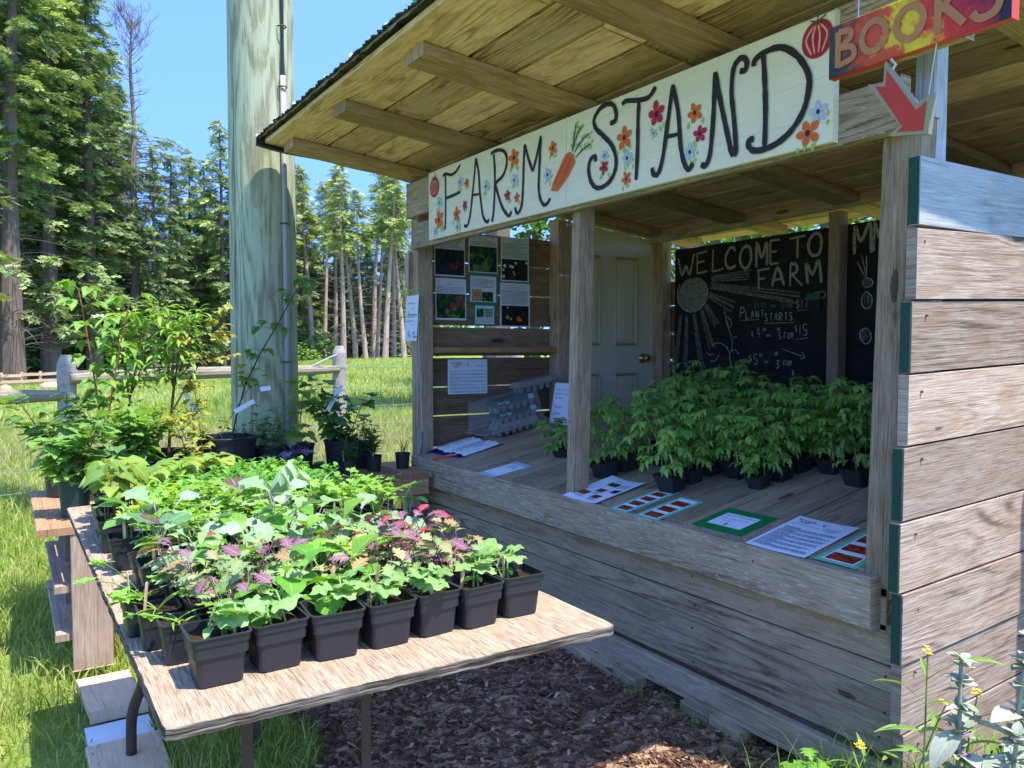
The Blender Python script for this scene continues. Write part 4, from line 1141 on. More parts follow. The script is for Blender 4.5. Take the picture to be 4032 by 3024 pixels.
# flyer wrapped on the left post
fl = paper('flyer', (-4.183, 1.952, 1.297), Vector((.169, -.002, 0)), Vector((.03, 0, .26)), -Y, .165, .26, 'white curled flyer pinned round the left front post', 'flyer',
      [('text', 'Please visit our', .03, .212, .0145, M_PAPERD), ('text', 'New', .075, .180, .021, M_LEAFP), ('text', 'ONLINE shop', .025, .142, .022, M_BLACKP), ('rect', .025, .136, .13, .138, M_BLACKP), ('text', 'to purchase more', .02, .112, .0135, M_PAPERD), ('text', 'metchosin', .06, .088, .0135, M_BLUE), ('text', 'MET', .10, .038, .022, M_BLACKP), ('text', 'FARM', .11, .016, .020, M_BLACKP), ('disc', .05, .045, .016, M_BLUE), ('disc', .065, .03, .012, M_LEAFP), ('disc', .04, .165, .009, M_FLOWY)], 0, None, .002)
# notice leaning on the wall by the egg box
paper('notice', (-3.865, 2.76, .80), Vector((.21, .02, 0)), Vector((0, .05, .25)), Vector((0.1, -1, .2)), .22, .25, 'white notice asking for egg cartons, standing behind the clear box', 'notice',
      [('text', 'Please return any clean egg', .018, .205, .0145, M_BLACKP), ('text', 'cartons at your earliest', .018, .180, .0145, M_BLACKP), ('text', 'convenience.', .018, .155, .0145, M_BLACKP), ('text', 'Thank you', .03, .10, .0145, M_BLACKP), ('text', 'The farm', .03, .06, .0145, M_BLACKP)])
# sheets lying on the sloping counter: U to the right (+x), V up the slope
DV = Vector((0, 1, SL)).normalized(); DN = Vector((0, -SL, 1)).normalized()
def dpt(x, y, e=0): return Vector((x, y, dz(y)+e))
def onc(name, x, y, w, h, label, cat, els, base=0, rot=0.0, curl=0.0, th=.0015, group=None):
    U = X*math.cos(rot)+DV*math.sin(rot); V = -X*math.sin(rot)+DV*math.cos(rot)
    return paper(name, dpt(x, y), U, V, DN, w, h, label, cat, els, base, group, th, curl)
onc('price_sheet', -2.592, 1.918, .216, .279, 'white sheet with five small tomato photos beside the middle post', 'paper sheet',
    [('rect', .02, .06, .072, .10, PH_RED), ('rect', .075, .115, .12, .15, PH_RED), ('rect', .115, .05, .165, .085, PH_RED), ('rect', .15, .125, .197, .16, PH_DARK), ('rect', .06, .19, .118, .228, PH_GREEN), ('lines', .03, .036, .085, .055, 3), ('lines', .075, .09, .125, .11, 3), ('lines', .12, .025, .18, .045, 3), ('lines', .13, .18, .19, .225, 5), ('text', 'Slicers', .06, .245, .014, M_BLACKP)], curl=.012)
def phot(n, w, h):
    e = [('rect', .016, .014, w-.016, h-.014, M_PAPER)]
    for i in range(n):
        e.append(('rect', .022, .022+i*(h-.04)/n, w-.022, .022+(i+.68)*(h-.04)/n, PH_RED))
    return e
onc('photo_card', -2.296, 1.915, .108, .275, 'long mint card with a strip of tomato photos, nearest the price sheet', 'photo card', phot(4, .108, .275), M_MINT, group='mint photo cards on the counter')
onc('photo_card', -2.152, 1.918, .122, .238, 'mint card with three tomato photos, left of the dark green card', 'photo card', phot(3, .122, .238), M_MINT, group='mint photo cards on the counter', rot=-.02)
onc('photo_card', -1.408, 1.942, .135, .262, 'mint card of tomato photos half hidden behind the right front post', 'photo card', phot(3, .135, .262), M_MINT, group='mint photo cards on the counter')
onc('name_card', -1.905, 1.958, .214, .195, 'dark green card with a white label in its middle on the counter', 'card',
    [('rect', .034, .042, .176, .152, M_PAPER), ('text', 'METCHOSINFARM', .04, .130, .0155, M_PAPERD), ('text', 'Organic Tomato Starters', .038, .106, .0115, M_PAPERD), ('text', '6 for 20', .062, .084, .012, M_PAPERD), ('rect', .098, .05, .106, .072, M_PAPERD)], M_GCARD, rot=.012, th=.002)
sheet2 = farm_head(.014, .246, .0165, .2)+[('text', 'Locally grown', .158, .222, .0095, M_BLACKP, 'CENTER'), ('text', 'Certified Organic', .158, .210, .0095, M_BLACKP, 'CENTER'), ('text', 'Heirloom', .158, .198, .0095, M_BLACKP, 'CENTER'), ('rect', .012, .214, .115, .2155, M_PAPERD)]+[q for i in range(6) for q in (('rect', .014, .184-i*.029, .07, .1865-i*.029, M_PAPERD), ('lines', .014, .162-i*.029, .202, .182-i*.029, 3))]
onc('information_sheet', -1.642, 1.925, .216, .279, 'white printed sheet with green M heading lying on the counter beside the right post', 'paper sheet', sheet2, rot=.01, curl=.004)
onc('plastic_sleeve', -3.30, 1.925, .155, .225, 'small clear sleeve holding a white slip, near the pen end of the counter', 'plastic sleeve', [('rect', .008, .03, .15, .19, M_PAPER), ('lines', .03, .14, .12, .18, 4)], M_BLUE, rot=-.1)
nb = empty('notebook', dpt(-3.86, 2.17)); tag(nb, 'open notebook with rumpled white pages and navy cover on the counter', 'notebook')
for k, (w, h, rot, e, mat, nm) in enumerate(((.36, .30, .06, .002, plain('navy_cover', '#23306f', .5), 'cover'), (.17, .26, .02, .012, M_PAPER, 'page'), (.17, .26, .10, .008, M_PAPER, 'page'))):
    m = MB(); n = 8
    x0 = -.18 if k == 0 else (-.17 if k == 1 else .0)
    for i in range(n):
        for j in range(2):
            q = []
            for (ii, jj) in ((i, j), (i+1, j), (i+1, j+1), (i, j+1)):
                a = x0+w*ii/n; b = -h/2+h*jj/2
                zz = e+(0 if k == 0 else .010*math.sin(math.pi*ii/n)+.004*math.sin(ii*2.1+jj))
                q.append(X*(a*math.cos(rot)-b*math.sin(rot))+DV*(a*math.sin(rot)+b*math.cos(rot))+DN*zz)
            m.face(q, None)
    if k:
        for i in range(9):
            yy = -h*.38+h*.76*i/9
            a0 = x0+.02; L_ = rng.uniform(.06, .13)
            q = []
            for (a, b) in ((a0, yy), (a0+L_, yy), (a0+L_, yy+.004), (a0, yy+.004)):
                q.append(X*(a*math.cos(rot)-b*math.sin(rot))+DV*(a*math.sin(rot)+b*math.cos(rot))+DN*(e+.016))
            m.face(q, None, .5, 1)
    m.build(nm, [mat, M_PAPERD], nb)
def pen(name, P0, P1, mat, tipm, label):
    r = empty(name, P0); tag(r, label, 'pen')
    d = P1-P0
    m = MB(); m.tube([d*.10, d*.14, d*.96, d], [.003, .0045, .0045, .003], 10); m.build('barrel', mat, r, smooth=True)
    m = MB(); m.tube([Vector((0, 0, 0)), d*.10], [.0008, .003], 8); m.build('tip', tipm, r)
    m = MB(); s = d.cross(DN).normalized()*.005
    m.tube([d*.62+DN*.0055, d*.97+DN*.006], .0014, 6); m.build('clip', tipm, r)
pen('orange_pen', dpt(-3.82, 1.925, .006), dpt(-3.745, 2.055, .006), plain('orange_plastic', '#e5541c', .35), M_STEEL, 'orange pen lying on the counter beside the notebook')
pen('blue_pen', Vector((-3.945, 1.938, .655)), Vector((-3.938, 1.942, .79)), plain('blue_plastic', '#3c59a6', .35), M_STEEL, 'blue pen hanging on a string against the left front post')
m = MB(); m.tube([(-3.985, 1.952, 1.45), (-3.982, 1.94, 1.40), (-3.970, 1.945, 1.1), (-3.940, 1.942, .79), (-3.944, 1.934, .72), (-3.965, 1.925, .665), (-3.985, 1.92, .648), (-4.02, 1.915, .648)], .0022, 6)
m.tube([(-3.985, 1.948, 1.45), (-3.975, 1.942, 1.42), (-3.968, 1.945, 1.40)], .002, 5)
tag(m.build('cotton_string', M_ROPE), 'pale string tied to a nail on the left front post, holding the blue pen', 'string')

# egg cartons under an upturned clear box
def carton(name, C, rot, label, lid=True, up=False, group='egg cartons in the clear box'):
    r = empty(name, C); r.rotation_euler = (0, -math.atan(SL), rot)
    r.rotation_mode = 'XYZ'
    tag(r, label, 'egg carton', group)
    L, W, H = .29, .105, .04
    m = MB()
    for i in range(6):
        for j in range(2):
            cx, cy = -L/2+(i+.5)*L/6, -W/2+(j+.5)*W/2
            m.loft([[Vector((cx+rr*math.cos(2*math.pi*k/10), cy+rr*math.sin(2*math.pi*k/10), z)) for k in range(10)] for rr, z in ((.013, .0), (.017, .008), (.0235, .036), (.0242, .04))], cap0=True)
    m.box((-L/2-.004, -W/2-.004, .038), (L/2+.004, W/2+.004, .042))
    m.build('cup_tray', M_CARTON, r)
    m = MB()
    a = [Vector((sx*(L/2+.003), sy*(W/2+.003), .043)) for sx, sy in ((-1, -1), (1, -1), (1, 1), (-1, 1))]
    b = [Vector((sx*(L/2-.010), sy*(W/2-.010), .072)) for sx, sy in ((-1, -1), (1, -1), (1, 1), (-1, 1))]
    for i in range(4): m.face([a[i], a[(i+1) % 4], b[(i+1) % 4], b[i]], None)
    m.face(b, None)
    m.build('lid', M_CARTG if lid else M_CARTON, r)
    if lid:
        m = MB(); m.face([Vector((L/2-.05, -W/2-.0025, .046)), Vector((L/2-.01, -W/2-.0025, .046)), Vector((L/2-.012, -W/2+.006, .068)), Vector((L/2-.05, -W/2+.006, .068))], None)
        for i in range(9): m.face([Vector((L/2-.048+.004*i, -W/2-.0033, .050)), Vector((L/2-.0465+.004*i, -W/2-.0033, .050)), Vector((L/2-.0465+.004*i, -W/2+.0035, .065)), Vector((L/2-.048+.004*i, -W/2+.0035, .065))], None, .5, 1)
        put_text(m, 'Farm Eggs', .02, (-L/2+.02, 0), X, Vector((0, .37, .93)), Vector((0, -W/2-.0035, .052)), Vector((0, -.0003, 0)), 0, 'LEFT', .2)
        m.build('printed_label', [M_PAPER, M_BLACKP], r)
    return r
ER = math.radians(86)
def ept(u, v, h): # along the wall (u), out from it (v)
    return Vector((-3.94+v, 2.46+u, dz(2.46+u)+h))
er = math.radians(90)
carton('egg_carton', ept(.06, .06, .012), er, 'grey pulp carton at the bottom, half outside the clear box', False)
carton('egg_carton', ept(.06, .055, .078), er, 'green labelled carton in the middle of the clear box stack')
carton('egg_carton', ept(.05, .045, .146), er, 'green labelled carton on top inside the clear box')
carton('egg_carton', ept(.25, .0, .215), er, 'grey lidded carton lying on top of the clear box', False)
t = NT('clear_tub_plastic')
pb = t.bsdf((.9, .9, .9, 1), .12, .5); tr = t.n('ShaderNodeBsdfTransparent'); tr.inputs[0].default_value = (.97, .97, .97, 1)
mx = t.n('ShaderNodeMixShader'); mx.inputs[0].default_value = .10; t.l(tr.outputs[0], mx.inputs[1]); t.l(pb.outputs[0], mx.inputs[2])
M_CLEAR = t.done(mx.outputs[0])
tub = empty('clear_box', ept(.03, .02, .05)); tub.rotation_euler = (math.atan(SL), 0, 0)
tag(tub, 'upturned clear plastic box covering the green egg cartons', 'plastic box')
m = MB()
def rr_ring(hx, hy, z, r=.02, n=4):
    out = []
    for cx, cy, a0 in ((1, 1, 0), (-1, 1, 90), (-1, -1, 180), (1, -1, 270)):
        for k in range(n+1):
            a = math.radians(a0+90*k/n)
            out.append(Vector((cx*(hx-r)+r*math.cos(a), cy*(hy-r)+r*math.sin(a), z)))
    return out
m.loft([rr_ring(.125, .225, 0), rr_ring(.112, .212, .006), rr_ring(.098, .195, .17), rr_ring(.09, .187, .178)], cap1=True)
m.build('box_shell', M_CLEAR, tub)
m = MB(); m.tube([p+Vector((0, 0, .003)) for p in rr_ring(.126, .226, 0)+[rr_ring(.126, .226, 0)[0]]], .005, 6); m.build('rim', M_TAG if False else M_CLEAR, tub)
p = empty('payment_pouch', dpt(-3.56, 2.72)); tag(p, 'grey padded pouch leaning behind the lone tomato pot', 'pouch')
m = MB()
m.loft([[Vector((.05*math.cos(a)*s_, .012*math.sin(a), z)) for a in [2*math.pi*k/14 for k in range(14)]] for z, s_ in ((0, .9), (.03, 1), (.11, 1), (.15, .9), (.165, .6))], cap1=True)
m.build('pouch_body', plain('grey_felt', '#a9a9ab', .9, .1), p, smooth=True)
m = MB(); m.box((.02, -.014, .09), (.03, -.009, .125)); m.build('buckle', M_BLACKP, p)

# ------------------------------------------------------------------ utility pole
pole = empty('utility_pole', (-4.435, 1.213, 0)); tag(pole, 'thick green treated wooden utility pole standing at the roof corner', 'utility pole')
m = MB()
n = 40; rings = []
for i in range(30):
    z = -.1+9.6*i/29
    r = .182-.0022*z
    rings.append([Vector((r*(1+.012*math.sin(3*a+z)+.006*math.sin(11*a))*math.cos(a)-.004*z, r*(1+.012*math.sin(3*a+z)+.006*math.sin(11*a))*math.sin(a), z)) for a in [2*math.pi*k/n for k in range(n)]])
m.loft(rings, cap1=True)
m.build('shaft', M_POLE, pole, smooth=True)
def pol(a, z, e): 
    r = .182-.0022*z+e
    return Vector((r*math.cos(a)-.004*z, r*math.sin(a), z))
A0 = math.radians(21)
m = MB(); m.tube([pol(A0, z, .015) for z in (.3, 1.2, 2.0, 2.72)], .0145, 12); m.build('conduit', M_PVC, pole, smooth=True)
m = MB(); m.tube([pol(A0, 2.72, .018), pol(A0, 2.80, .016), pol(A0+.03, 2.95, .010), pol(A0+.06, 4.0, .008), pol(A0+.1, 8.5, .008)], [.011, .009, .008, .008, .008], 8); m.build('cable', M_CABLE, pole)
for z in (2.66, 1.93, 1.18, 2.98):
    m = MB(); m.tube([pol(A0-.12, z, .003), pol(A0-.09, z, .026), pol(A0, z, .040), pol(A0+.09, z, .026), pol(A0+.12, z, .003)], .004, 6); m.build('clamp', M_RUST, pole)

# ------------------------------------------------------------------ post, rail and wire fence
fence = empty('post_and_rail_fence', (-7, 1.5, 0)); tag(fence, 'peeled rail and wire mesh fence between the stand and the meadow', 'fence')
def fp(mb, name, mats, **kw):
    o = mb.build(name, mats, fence, **kw); o.matrix_parent_inverse = Matrix.Translation(-Vector((-7, 1.5, 0))); return o
FPS = [(-6.5, -2.6), (-6.99, .382), (-7.50, 2.782), (-8.0, 5.2), (-8.5, 7.7)]
def fpost(x, y, h, r):
    m = MB(); n = 14; rings = []
    for z, s in ((-.1, 1.02), (.3, 1.02), (.6, 1), (h-.09, .98), (h-.07, .97), (h, .55)):
        rings.append([Vector((x+r*s*(1+.05*math.sin(2*a+x))*math.cos(a), y+r*s*(1+.05*math.sin(2*a+x))*math.sin(a), z+float(gz(x, y)))) for a in [2*math.pi*k/n for k in range(n)]])
    m.loft(rings, cap1=True); fp(m, 'fence_post', W_FPOST)
for (x, y), h, r in zip(FPS, (1.2, 1.205, 1.275, 1.27, 1.27), (.066, .066, .066, .07, .07)): fpost(x, y, h, r)
def rail(p, q, r0, r1):
    p = Vector(p); q = Vector(q); pts = []; rad = []
    for i in range(9):
        f = i/8
        pts.append(p.lerp(q, f)+Vector((0, 0, .008*math.sin(f*5)))); rad.append((r0+(r1-r0)*f)*(.72 if i in (0, 8) else 1)*(1+.05*math.sin(i*2.3)))
    m = MB(); m.tube(pts, rad, 12); fp(m, 'rail', W_RAIL)
rail((-6.93, .40, 1.02), (-7.46, 2.76, 1.06), .055, .050)
rail((-6.52, -2.55, .92), (-6.97, .345, .90), .052, .058)
m = MB()
wz = [(.18, .0022), (.34, .0018), (.50, .0018), (.68, .0018), (.86, .0018), (1.08, .0022)]
for (xa, ya), (xb, yb) in zip(FPS[:-1], FPS[1:]):
    left = yb < .5
    for zz, r in wz:
        if left and zz > .85: continue
        off = .07
        pa, pb = Vector((xa+off, ya, zz)), Vector((xb+off, yb, zz))
        pts = [pa.lerp(pb, f/6)+Vector((0, 0, -.02*math.sin(math.pi*f/6)+rng.uniform(-.004, .004))) for f in range(7)]
        m.tube(pts, r*1.3, 4, cap=False)
    L = math.hypot(xb-xa, yb-ya); k = int(L/.30)
    for i in range(1, k):
        f = i/k; x = xa+off+(xb-xa)*f; y = ya+(yb-ya)*f
        m.tube([(x, y, .16), (x+rng.uniform(-.008, .008), y+rng.uniform(-.01, .01), .5), (x, y, .68 if left else 1.06)], .0016, 4, cap=False)
m.tube([(-7.44, 2.74, 1.20), (-7.40, 2.6, 1.15), (-7.35, 2.4, 1.06), (-7.25, 2.0, .93), (-7.2, 1.8, .88)], .008, 6)
fp(m, 'wire_mesh', plain('fence_wire', '#a9aeab', .5, .4, .5, noise=.2))

# ------------------------------------------------------------------ old bench behind the table (L shaped)
bench = empty('plank_bench', (-3.9, 1.0, 0)); tag(bench, 'brown plank bench with shelves carrying nursery pots behind the plywood table', 'bench')
def bp(mb, name, mats, **kw):
    o = mb.build(name, mats, bench, **kw); o.matrix_parent_inverse = Matrix.Translation(-Vector((-3.9, 1.0, 0))); return o
m = MB()
y = .50
while y < 1.89:
    w = rng.choice((.09, .14, .14)); w = min(w, 1.895-y)
    if w < .02: break
    m.plank((-4.19+rng.uniform(-.01, .01), y+w/2, .583), (-3.725+rng.uniform(-.006, .006), y+w/2, .583), (0, w-.005, 0), (0, 0, .022)); y += w
for k in range(3):
    m.plank((-4.19, .13+k*.125, .583), (-3.27, .13+k*.125, .583), (0, .118, 0), (0, 0, .022))
bp(m, 'bench_top', W_BENCH, bevel=.003)
m = MB()
m.plank((-3.742, .50, .525), (-3.742, 1.872, .525), (0, 0, .092), (.022, 0, 0))
m.plank((-4.17, .50, .525), (-4.17, 1.872, .525), (0, 0, .092), (.022, 0, 0))
bp(m, 'bench_rail', W_BENCH, bevel=.003)
for x, y in ((-3.80, 1.80), (-4.14, 1.80), (-3.80, .6)):
    m = MB(); m.box((x-.022, y-.045, .0), (x+.022, y+.045, .571), None, 0, 2); bp(m, 'leg', W_BLEG, bevel=.003)
for x, y in ((-3.285, .245), (-4.14, .245), (-3.72, .245)):
    m = MB(); m.plank((x, y, .055), (x, y, .571), (0, .135, 0), (.022, 0, 0)); bp(m, 'leg', W_BLEG, bevel=.003)
for z in (.18, .36):
    m = MB(); m.plank((-4.12, .205, z), (-3.30, .205, z), (0, .16, 0), (0, 0, .02)); bp(m, 'shelf', W_BLEG, bevel=.003)

# ------------------------------------------------------------------ folding table with plywood top
table = empty('plywood_table', (-1.95, .53, 0)); tag(table, 'worn plywood folding table covered with potted vegetable seedlings', 'table')
def tp(mb, name, mats, **kw):
    o = mb.build(name, mats, table, **kw); o.matrix_parent_inverse = Matrix.Translation(-Vector((-1.95, .53, 0))); return o
m = MB()
# outline with a slightly ragged edge, two plies glued together
def outline(z, e):
    P = []
    def edge(a, b, n):
        for i in range(n):
            f = i/n
            P.append((a[0]+(b[0]-a[0])*f, a[1]+(b[1]-a[1])*f))
    c = [(-1.092-e, .161+e), (-1.072-e, .917-e), (-2.82, .905-e), (-2.825, .145+e)]
    edge(c[0], c[1], 60); edge(c[1], c[2], 40); edge(c[2], c[3], 10); edge(c[3], c[0], 90)
    rr = random.Random(3)
    P2 = []
    for i, (x, y) in enumerate(P):
        q = .0016*rr.uniform(-1, 1)*(1 if e == 0 else 1.4)
        cn = min(math.hypot(x-cc[0], y-cc[1]) for cc in c)
        k = .006*max(0, 1-cn/.012)
        cx, cy = -1.95, .53
        d = math.hypot(cx-x, cy-y)
        P2.append(Vector((x+(cx-x)/d*(k+q), y+(cy-y)/d*(k+q), z)))
    return P2
rg = [outline(.7320, .003), outline(.7330, 0), outline(.7395, 0), outline(.7405, .002), outline(.7415, 0), outline(.7485, 0), outline(.750, .0012)]
nP = len(rg[0])
for i in range(len(rg)-1):
    for k in range(nP):
        k2 = (k+1) % nP
        a, b, c_, d = rg[i][k], rg[i][k2], rg[i+1][k2], rg[i+1][k]
        ua = k*.0126
        m.face([a, b, c_, d], [(ua, a.z*1.0), (ua+.0126, b.z), (ua+.0126, c_.z), (ua, d.z)], .4, 1)
top = rg[-1]
m.face(top, [(p.x, p.y) for p in top], .5, 0)
m.face(rg[0][::-1], [(p.x, p.y) for p in rg[0][::-1]], .5, 1)
tp(m, 'table_top', [W_PLY, W_PLYE])
def ang(p, q, w=.022):
    mm = MB(); p = Vector(p); q = Vector(q); d = (q-p).normalized()
    u = d.cross(X).normalized() if abs(d.x) < .9 else d.cross(Z).normalized(); v = d.cross(u)
    mm.plank(p, q, u*w, v*.003); mm.plank(p+u*(w/2-.0015)+v*w/2, q+u*(w/2-.0015)+v*w/2, v*w, u*.003)
    return mm
for xx, y0, y1 in ((-1.62, .395, .655), (-2.42, .62, .80)):
    for yy in (y0, y1):
        tp(ang((xx, yy, .02), (xx, yy, .731)), 'leg', M_RUST)
    tp(ang((xx+.012, y0+.01, .50), (xx+.02, y0+.155, .730), .018), 'leg_brace', M_RUST)
    tp(ang((xx+.012, y1-.01, .63), (xx+.02, y1-.085, .730), .018), 'leg_brace', M_RUST)
m = MB()
px_ = [(-2.22, .36, .735), (-2.25, .315, .52), (-2.30, .29, .34), (-2.45, .284, .23), (-2.545, .284, .14), (-2.55, .284, .03)]
P = []
for i in range(len(px_)-1):
    for k in range(4):
        f = k/4; a, b = Vector(px_[i]), Vector(px_[i+1]); P.append(a.lerp(b, f))
P.append(Vector(px_[-1]))
for _ in range(2): P = [P[0]]+[(P[i-1]+P[i]*2+P[i+1])/4 for i in range(1, len(P)-1)]+[P[-1]]
m.tube(P, .015, 10); tp(m, 'bent_tube_leg', M_RUST, smooth=True)

# loose boards on the grass under the table
m = MB(); m.plank((-3.16, .265, .045), (-2.86, .285, .040), (0, .17, 0), (0, 0, .036), .6)
tag(m.build('pine_board', W_PINE, bevel=.003), 'short thick pale pine offcut under the bench leg', 'board')
m = MB(); m.plank((-2.66, .275, .022), (-1.9, .27, .02), (0, .205, 0), (0, 0, .03), .75)
tag(m.build('pine_board', W_PINE, bevel=.003), 'long clean pine board lying in the grass below the table corner', 'board')
m = MB(); m.plank((-2.84, .275, .015), (-2.66, .275, .015), (0, .19, 0), (0, 0, .012), .5)
tag(m.build('white_panel', plain('white_melamine', '#dfe4ea', .3, .5, noise=.05)), 'small white panel between the two pine boards in the grass', 'panel')

# far rail fence and logs in the meadow
ff = empty('far_rail_fence', (-48, 4, 0)); tag(ff, 'new peach coloured two rail fence across the far meadow', 'fence')
def azp(F, r, z=None):
    a = R(32.8)+math.atan((F-2016)/3080.)
    x, y = -r*math.cos(a), r*math.sin(a)
    return Vector((x, y, float(gz(x, y)) if z is None else z))
nodes = [(-420, 50), (-250, 50), (-90, 49), (5, 48.6), (84, 48.4), (158, 48.2), (226, 48.0), (300, 49.5), (380, 51), (470, 52.5), (560, 54), (680, 56), (820, 58), (960, 60)]
NP = [azp(*q) for q in nodes]
def ffp(mb, name, mats):
    o = mb.build(name, mats, ff); o.matrix_parent_inverse = Matrix.Translation(-Vector((-48, 4, 0))); return o
for p in NP:
    m = MB(); m.tube([p+Vector((0, 0, -.1)), p+Vector((0, 0, .80))], .075, 6); ffp(m, 'fence_post', W_PINE if p.y < 2 else W_RAIL)
for h in (.30, .64):
    m = MB(); m2 = MB()
    for a, b in zip(NP[:-1], NP[1:]):
        d = (b-a).normalized(); tt = Vector((-d.y, d.x, 0))*.05
        (m if b.y < 4 else m2).plank(a+Vector((.1, 0, h+rng.uniform(-.03, .03))), b+Vector((.1, 0, h+rng.uniform(-.03, .03))), (0, 0, .15), tt)
    ffp(m, 'rail', W_PINE); ffp(m2, 'rail', W_RAIL)
def logthing(F, r, L, rad, rot, label):
    p = azp(F, r)
    m = MB(); d = Vector((math.cos(rot), math.sin(rot), 0))
    pts = [p+d*(L*(i/8-.5))+Vector((0, 0, rad*.8)) for i in range(9)]
    m.tube(pts, [rad*s for s in (.55, .85, .97, 1, 1, 1, .97, .88, .6)], 14)
    tag(m.build('peeled_log', plain('peach_peeled_log', '#d9a887', .8, .2, noise=.25, scale=3), smooth=True), label, 'log', 'peeled logs in the meadow')
logthing(20, 38, .5, .21, .3, 'small round peach log lying in the meadow at the far left')
logthing(206, 38, .9, .22, 1.3, 'longer peach log in the meadow just left of the fence post')

# ------------------------------------------------------------------ leaves and plants
def strip_leaf(prof, n=6, fold=.25, curl=.5, wave=0.0, zig=0.0, cols=(-1, -.5, 0, .5, 1)):
    V = []; UV = []; y = z = 0.0
    for i in range(n+1):
        t = i/n
        if i:
            th = -curl*(t-.5/n)
            y += math.cos(th)/n; z += math.sin(th)/n
        w = prof(t)*(1-zig*(i % 2))
        for c in cols:
            x = c*w
            V.append((x, y-(zig*.10*abs(c) if i % 2 == 0 and 0 < i < n else 0), z+abs(x)*fold+wave*abs(c)*math.sin(i*1.9+(1.3 if c > 0 else 0))*w))
            UV.append((.5+.5*c, t))
    k = len(cols); F = []
    for i in range(n):
        for j in range(k-1):
            a = i*k+j
            F.append((a, a+1, a+k+1, a+k))
    return np.array(V), F, np.array(UV)
def palm_leaf(rf, n=15, span=155, fold=.15, cup=.2, wave=.05):
    V = [(0, 0, 0)]; UV = [(.5, 0)]; F = []
    for ring in (.5, 1.0):
        for i in range(n+1):
            a = math.radians(-span+2*span*i/n)
            r = rf(a)*ring
            x, y = math.sin(a)*r, math.cos(a)*r
            V.append((x, y, abs(x)*fold-cup*r*r+wave*math.sin(i*2.1)*ring*ring)); UV.append((.5+.5*math.sin(a)*ring, .5+.5*math.cos(a)*ring))
    for i in range(n):
        F.append((0, 1+i+1, 1+i)[::-1] if False else (0, 1+i, 2+i))
        a = 1+i; b = n+2+i
        F.append((a, b, b+1, a+1))
    V = np.array(V); V[:, 1] += .25
    V[0, 1] = 0
    return V, F, np.array(UV)
sinp = lambda w, p=.8: (lambda t: w*max(.02, math.sin(math.pi*min(1, max(0, t))**p)))
LF_OVAL = strip_leaf(lambda t: .27*math.sin(math.pi*(.04+.94*t)**.9)+.01, 5, .25, .7)
LF_SPOON = strip_leaf(lambda t: .05+.26*max(0, math.sin(math.pi*max(0, (t-.12)/.9)**1.15)) if t < 1 else .03, 7, .3, .9, .12)
LF_KALE = strip_leaf(lambda t: .05+.33*max(0, math.sin(math.pi*max(0, (t-.18)/.86)**1.1)) if t < 1 else .05, 10, .25, .7, .16, .22)
LF_CUT = strip_leaf(lambda t: .04+.36*max(0, math.sin(math.pi*max(0, (t-.12)/.92)**1.05)) if t < 1 else .03, 12, .2, .8, .14, .62)
LF_HEART = strip_leaf(lambda t: .40*math.sin(math.pi*(.12+.88*t)**.62)+.005, 6, .22, .8, .08)
LF_LANCE = strip_leaf(lambda t: .14*math.sin(math.pi*(.03+.96*t)**.8)+.006, 6, .3, .5, .03, .0)
LF_SERR = strip_leaf(lambda t: .15*math.sin(math.pi*(.03+.96*t)**.75)+.006, 10, .3, .6, .03, .25)
LF_TOM = strip_leaf(lambda t: .27*math.sin(math.pi*(.05+.94*t)**.66)+.006, 8, .25, .9, .14, .60, (-1, 0, 1))
LF_TOM = (LF_TOM[0], LF_TOM[1], LF_TOM[2])
LF_BLADE = strip_leaf(lambda t: .035*(1-t)**.6+.004, 6, .4, .9, 0, 0, (-1, 0, 1))
LF_RASP = strip_leaf(lambda t: .36*math.sin(math.pi*(.10+.90*t)**.62)+.005, 10, .25, .7, .08, .16)
LF_MELON = palm_leaf(lambda a: .50*(1+.20*math.cos(5*a))*(1-.12*(abs(a)/2.7)), 20, 158, .12, .25, .05)
LF_CURR = palm_leaf(lambda a: .52*(1+.26*math.cos(3.4*a)+.07*math.cos(17*a))*(1-.10*(abs(a)/2.7)), 22, 150, .15, .15, .03)
LF_CEL = palm_leaf(lambda a: .50*(1+.30*math.cos(4.6*a)+.10*math.cos(14*a)), 18, 105, .12, .15, .04)
LF_ROUND = palm_leaf(lambda a: .50*(1+.05*math.cos(6*a)), 14, 165, .1, .2, .04)

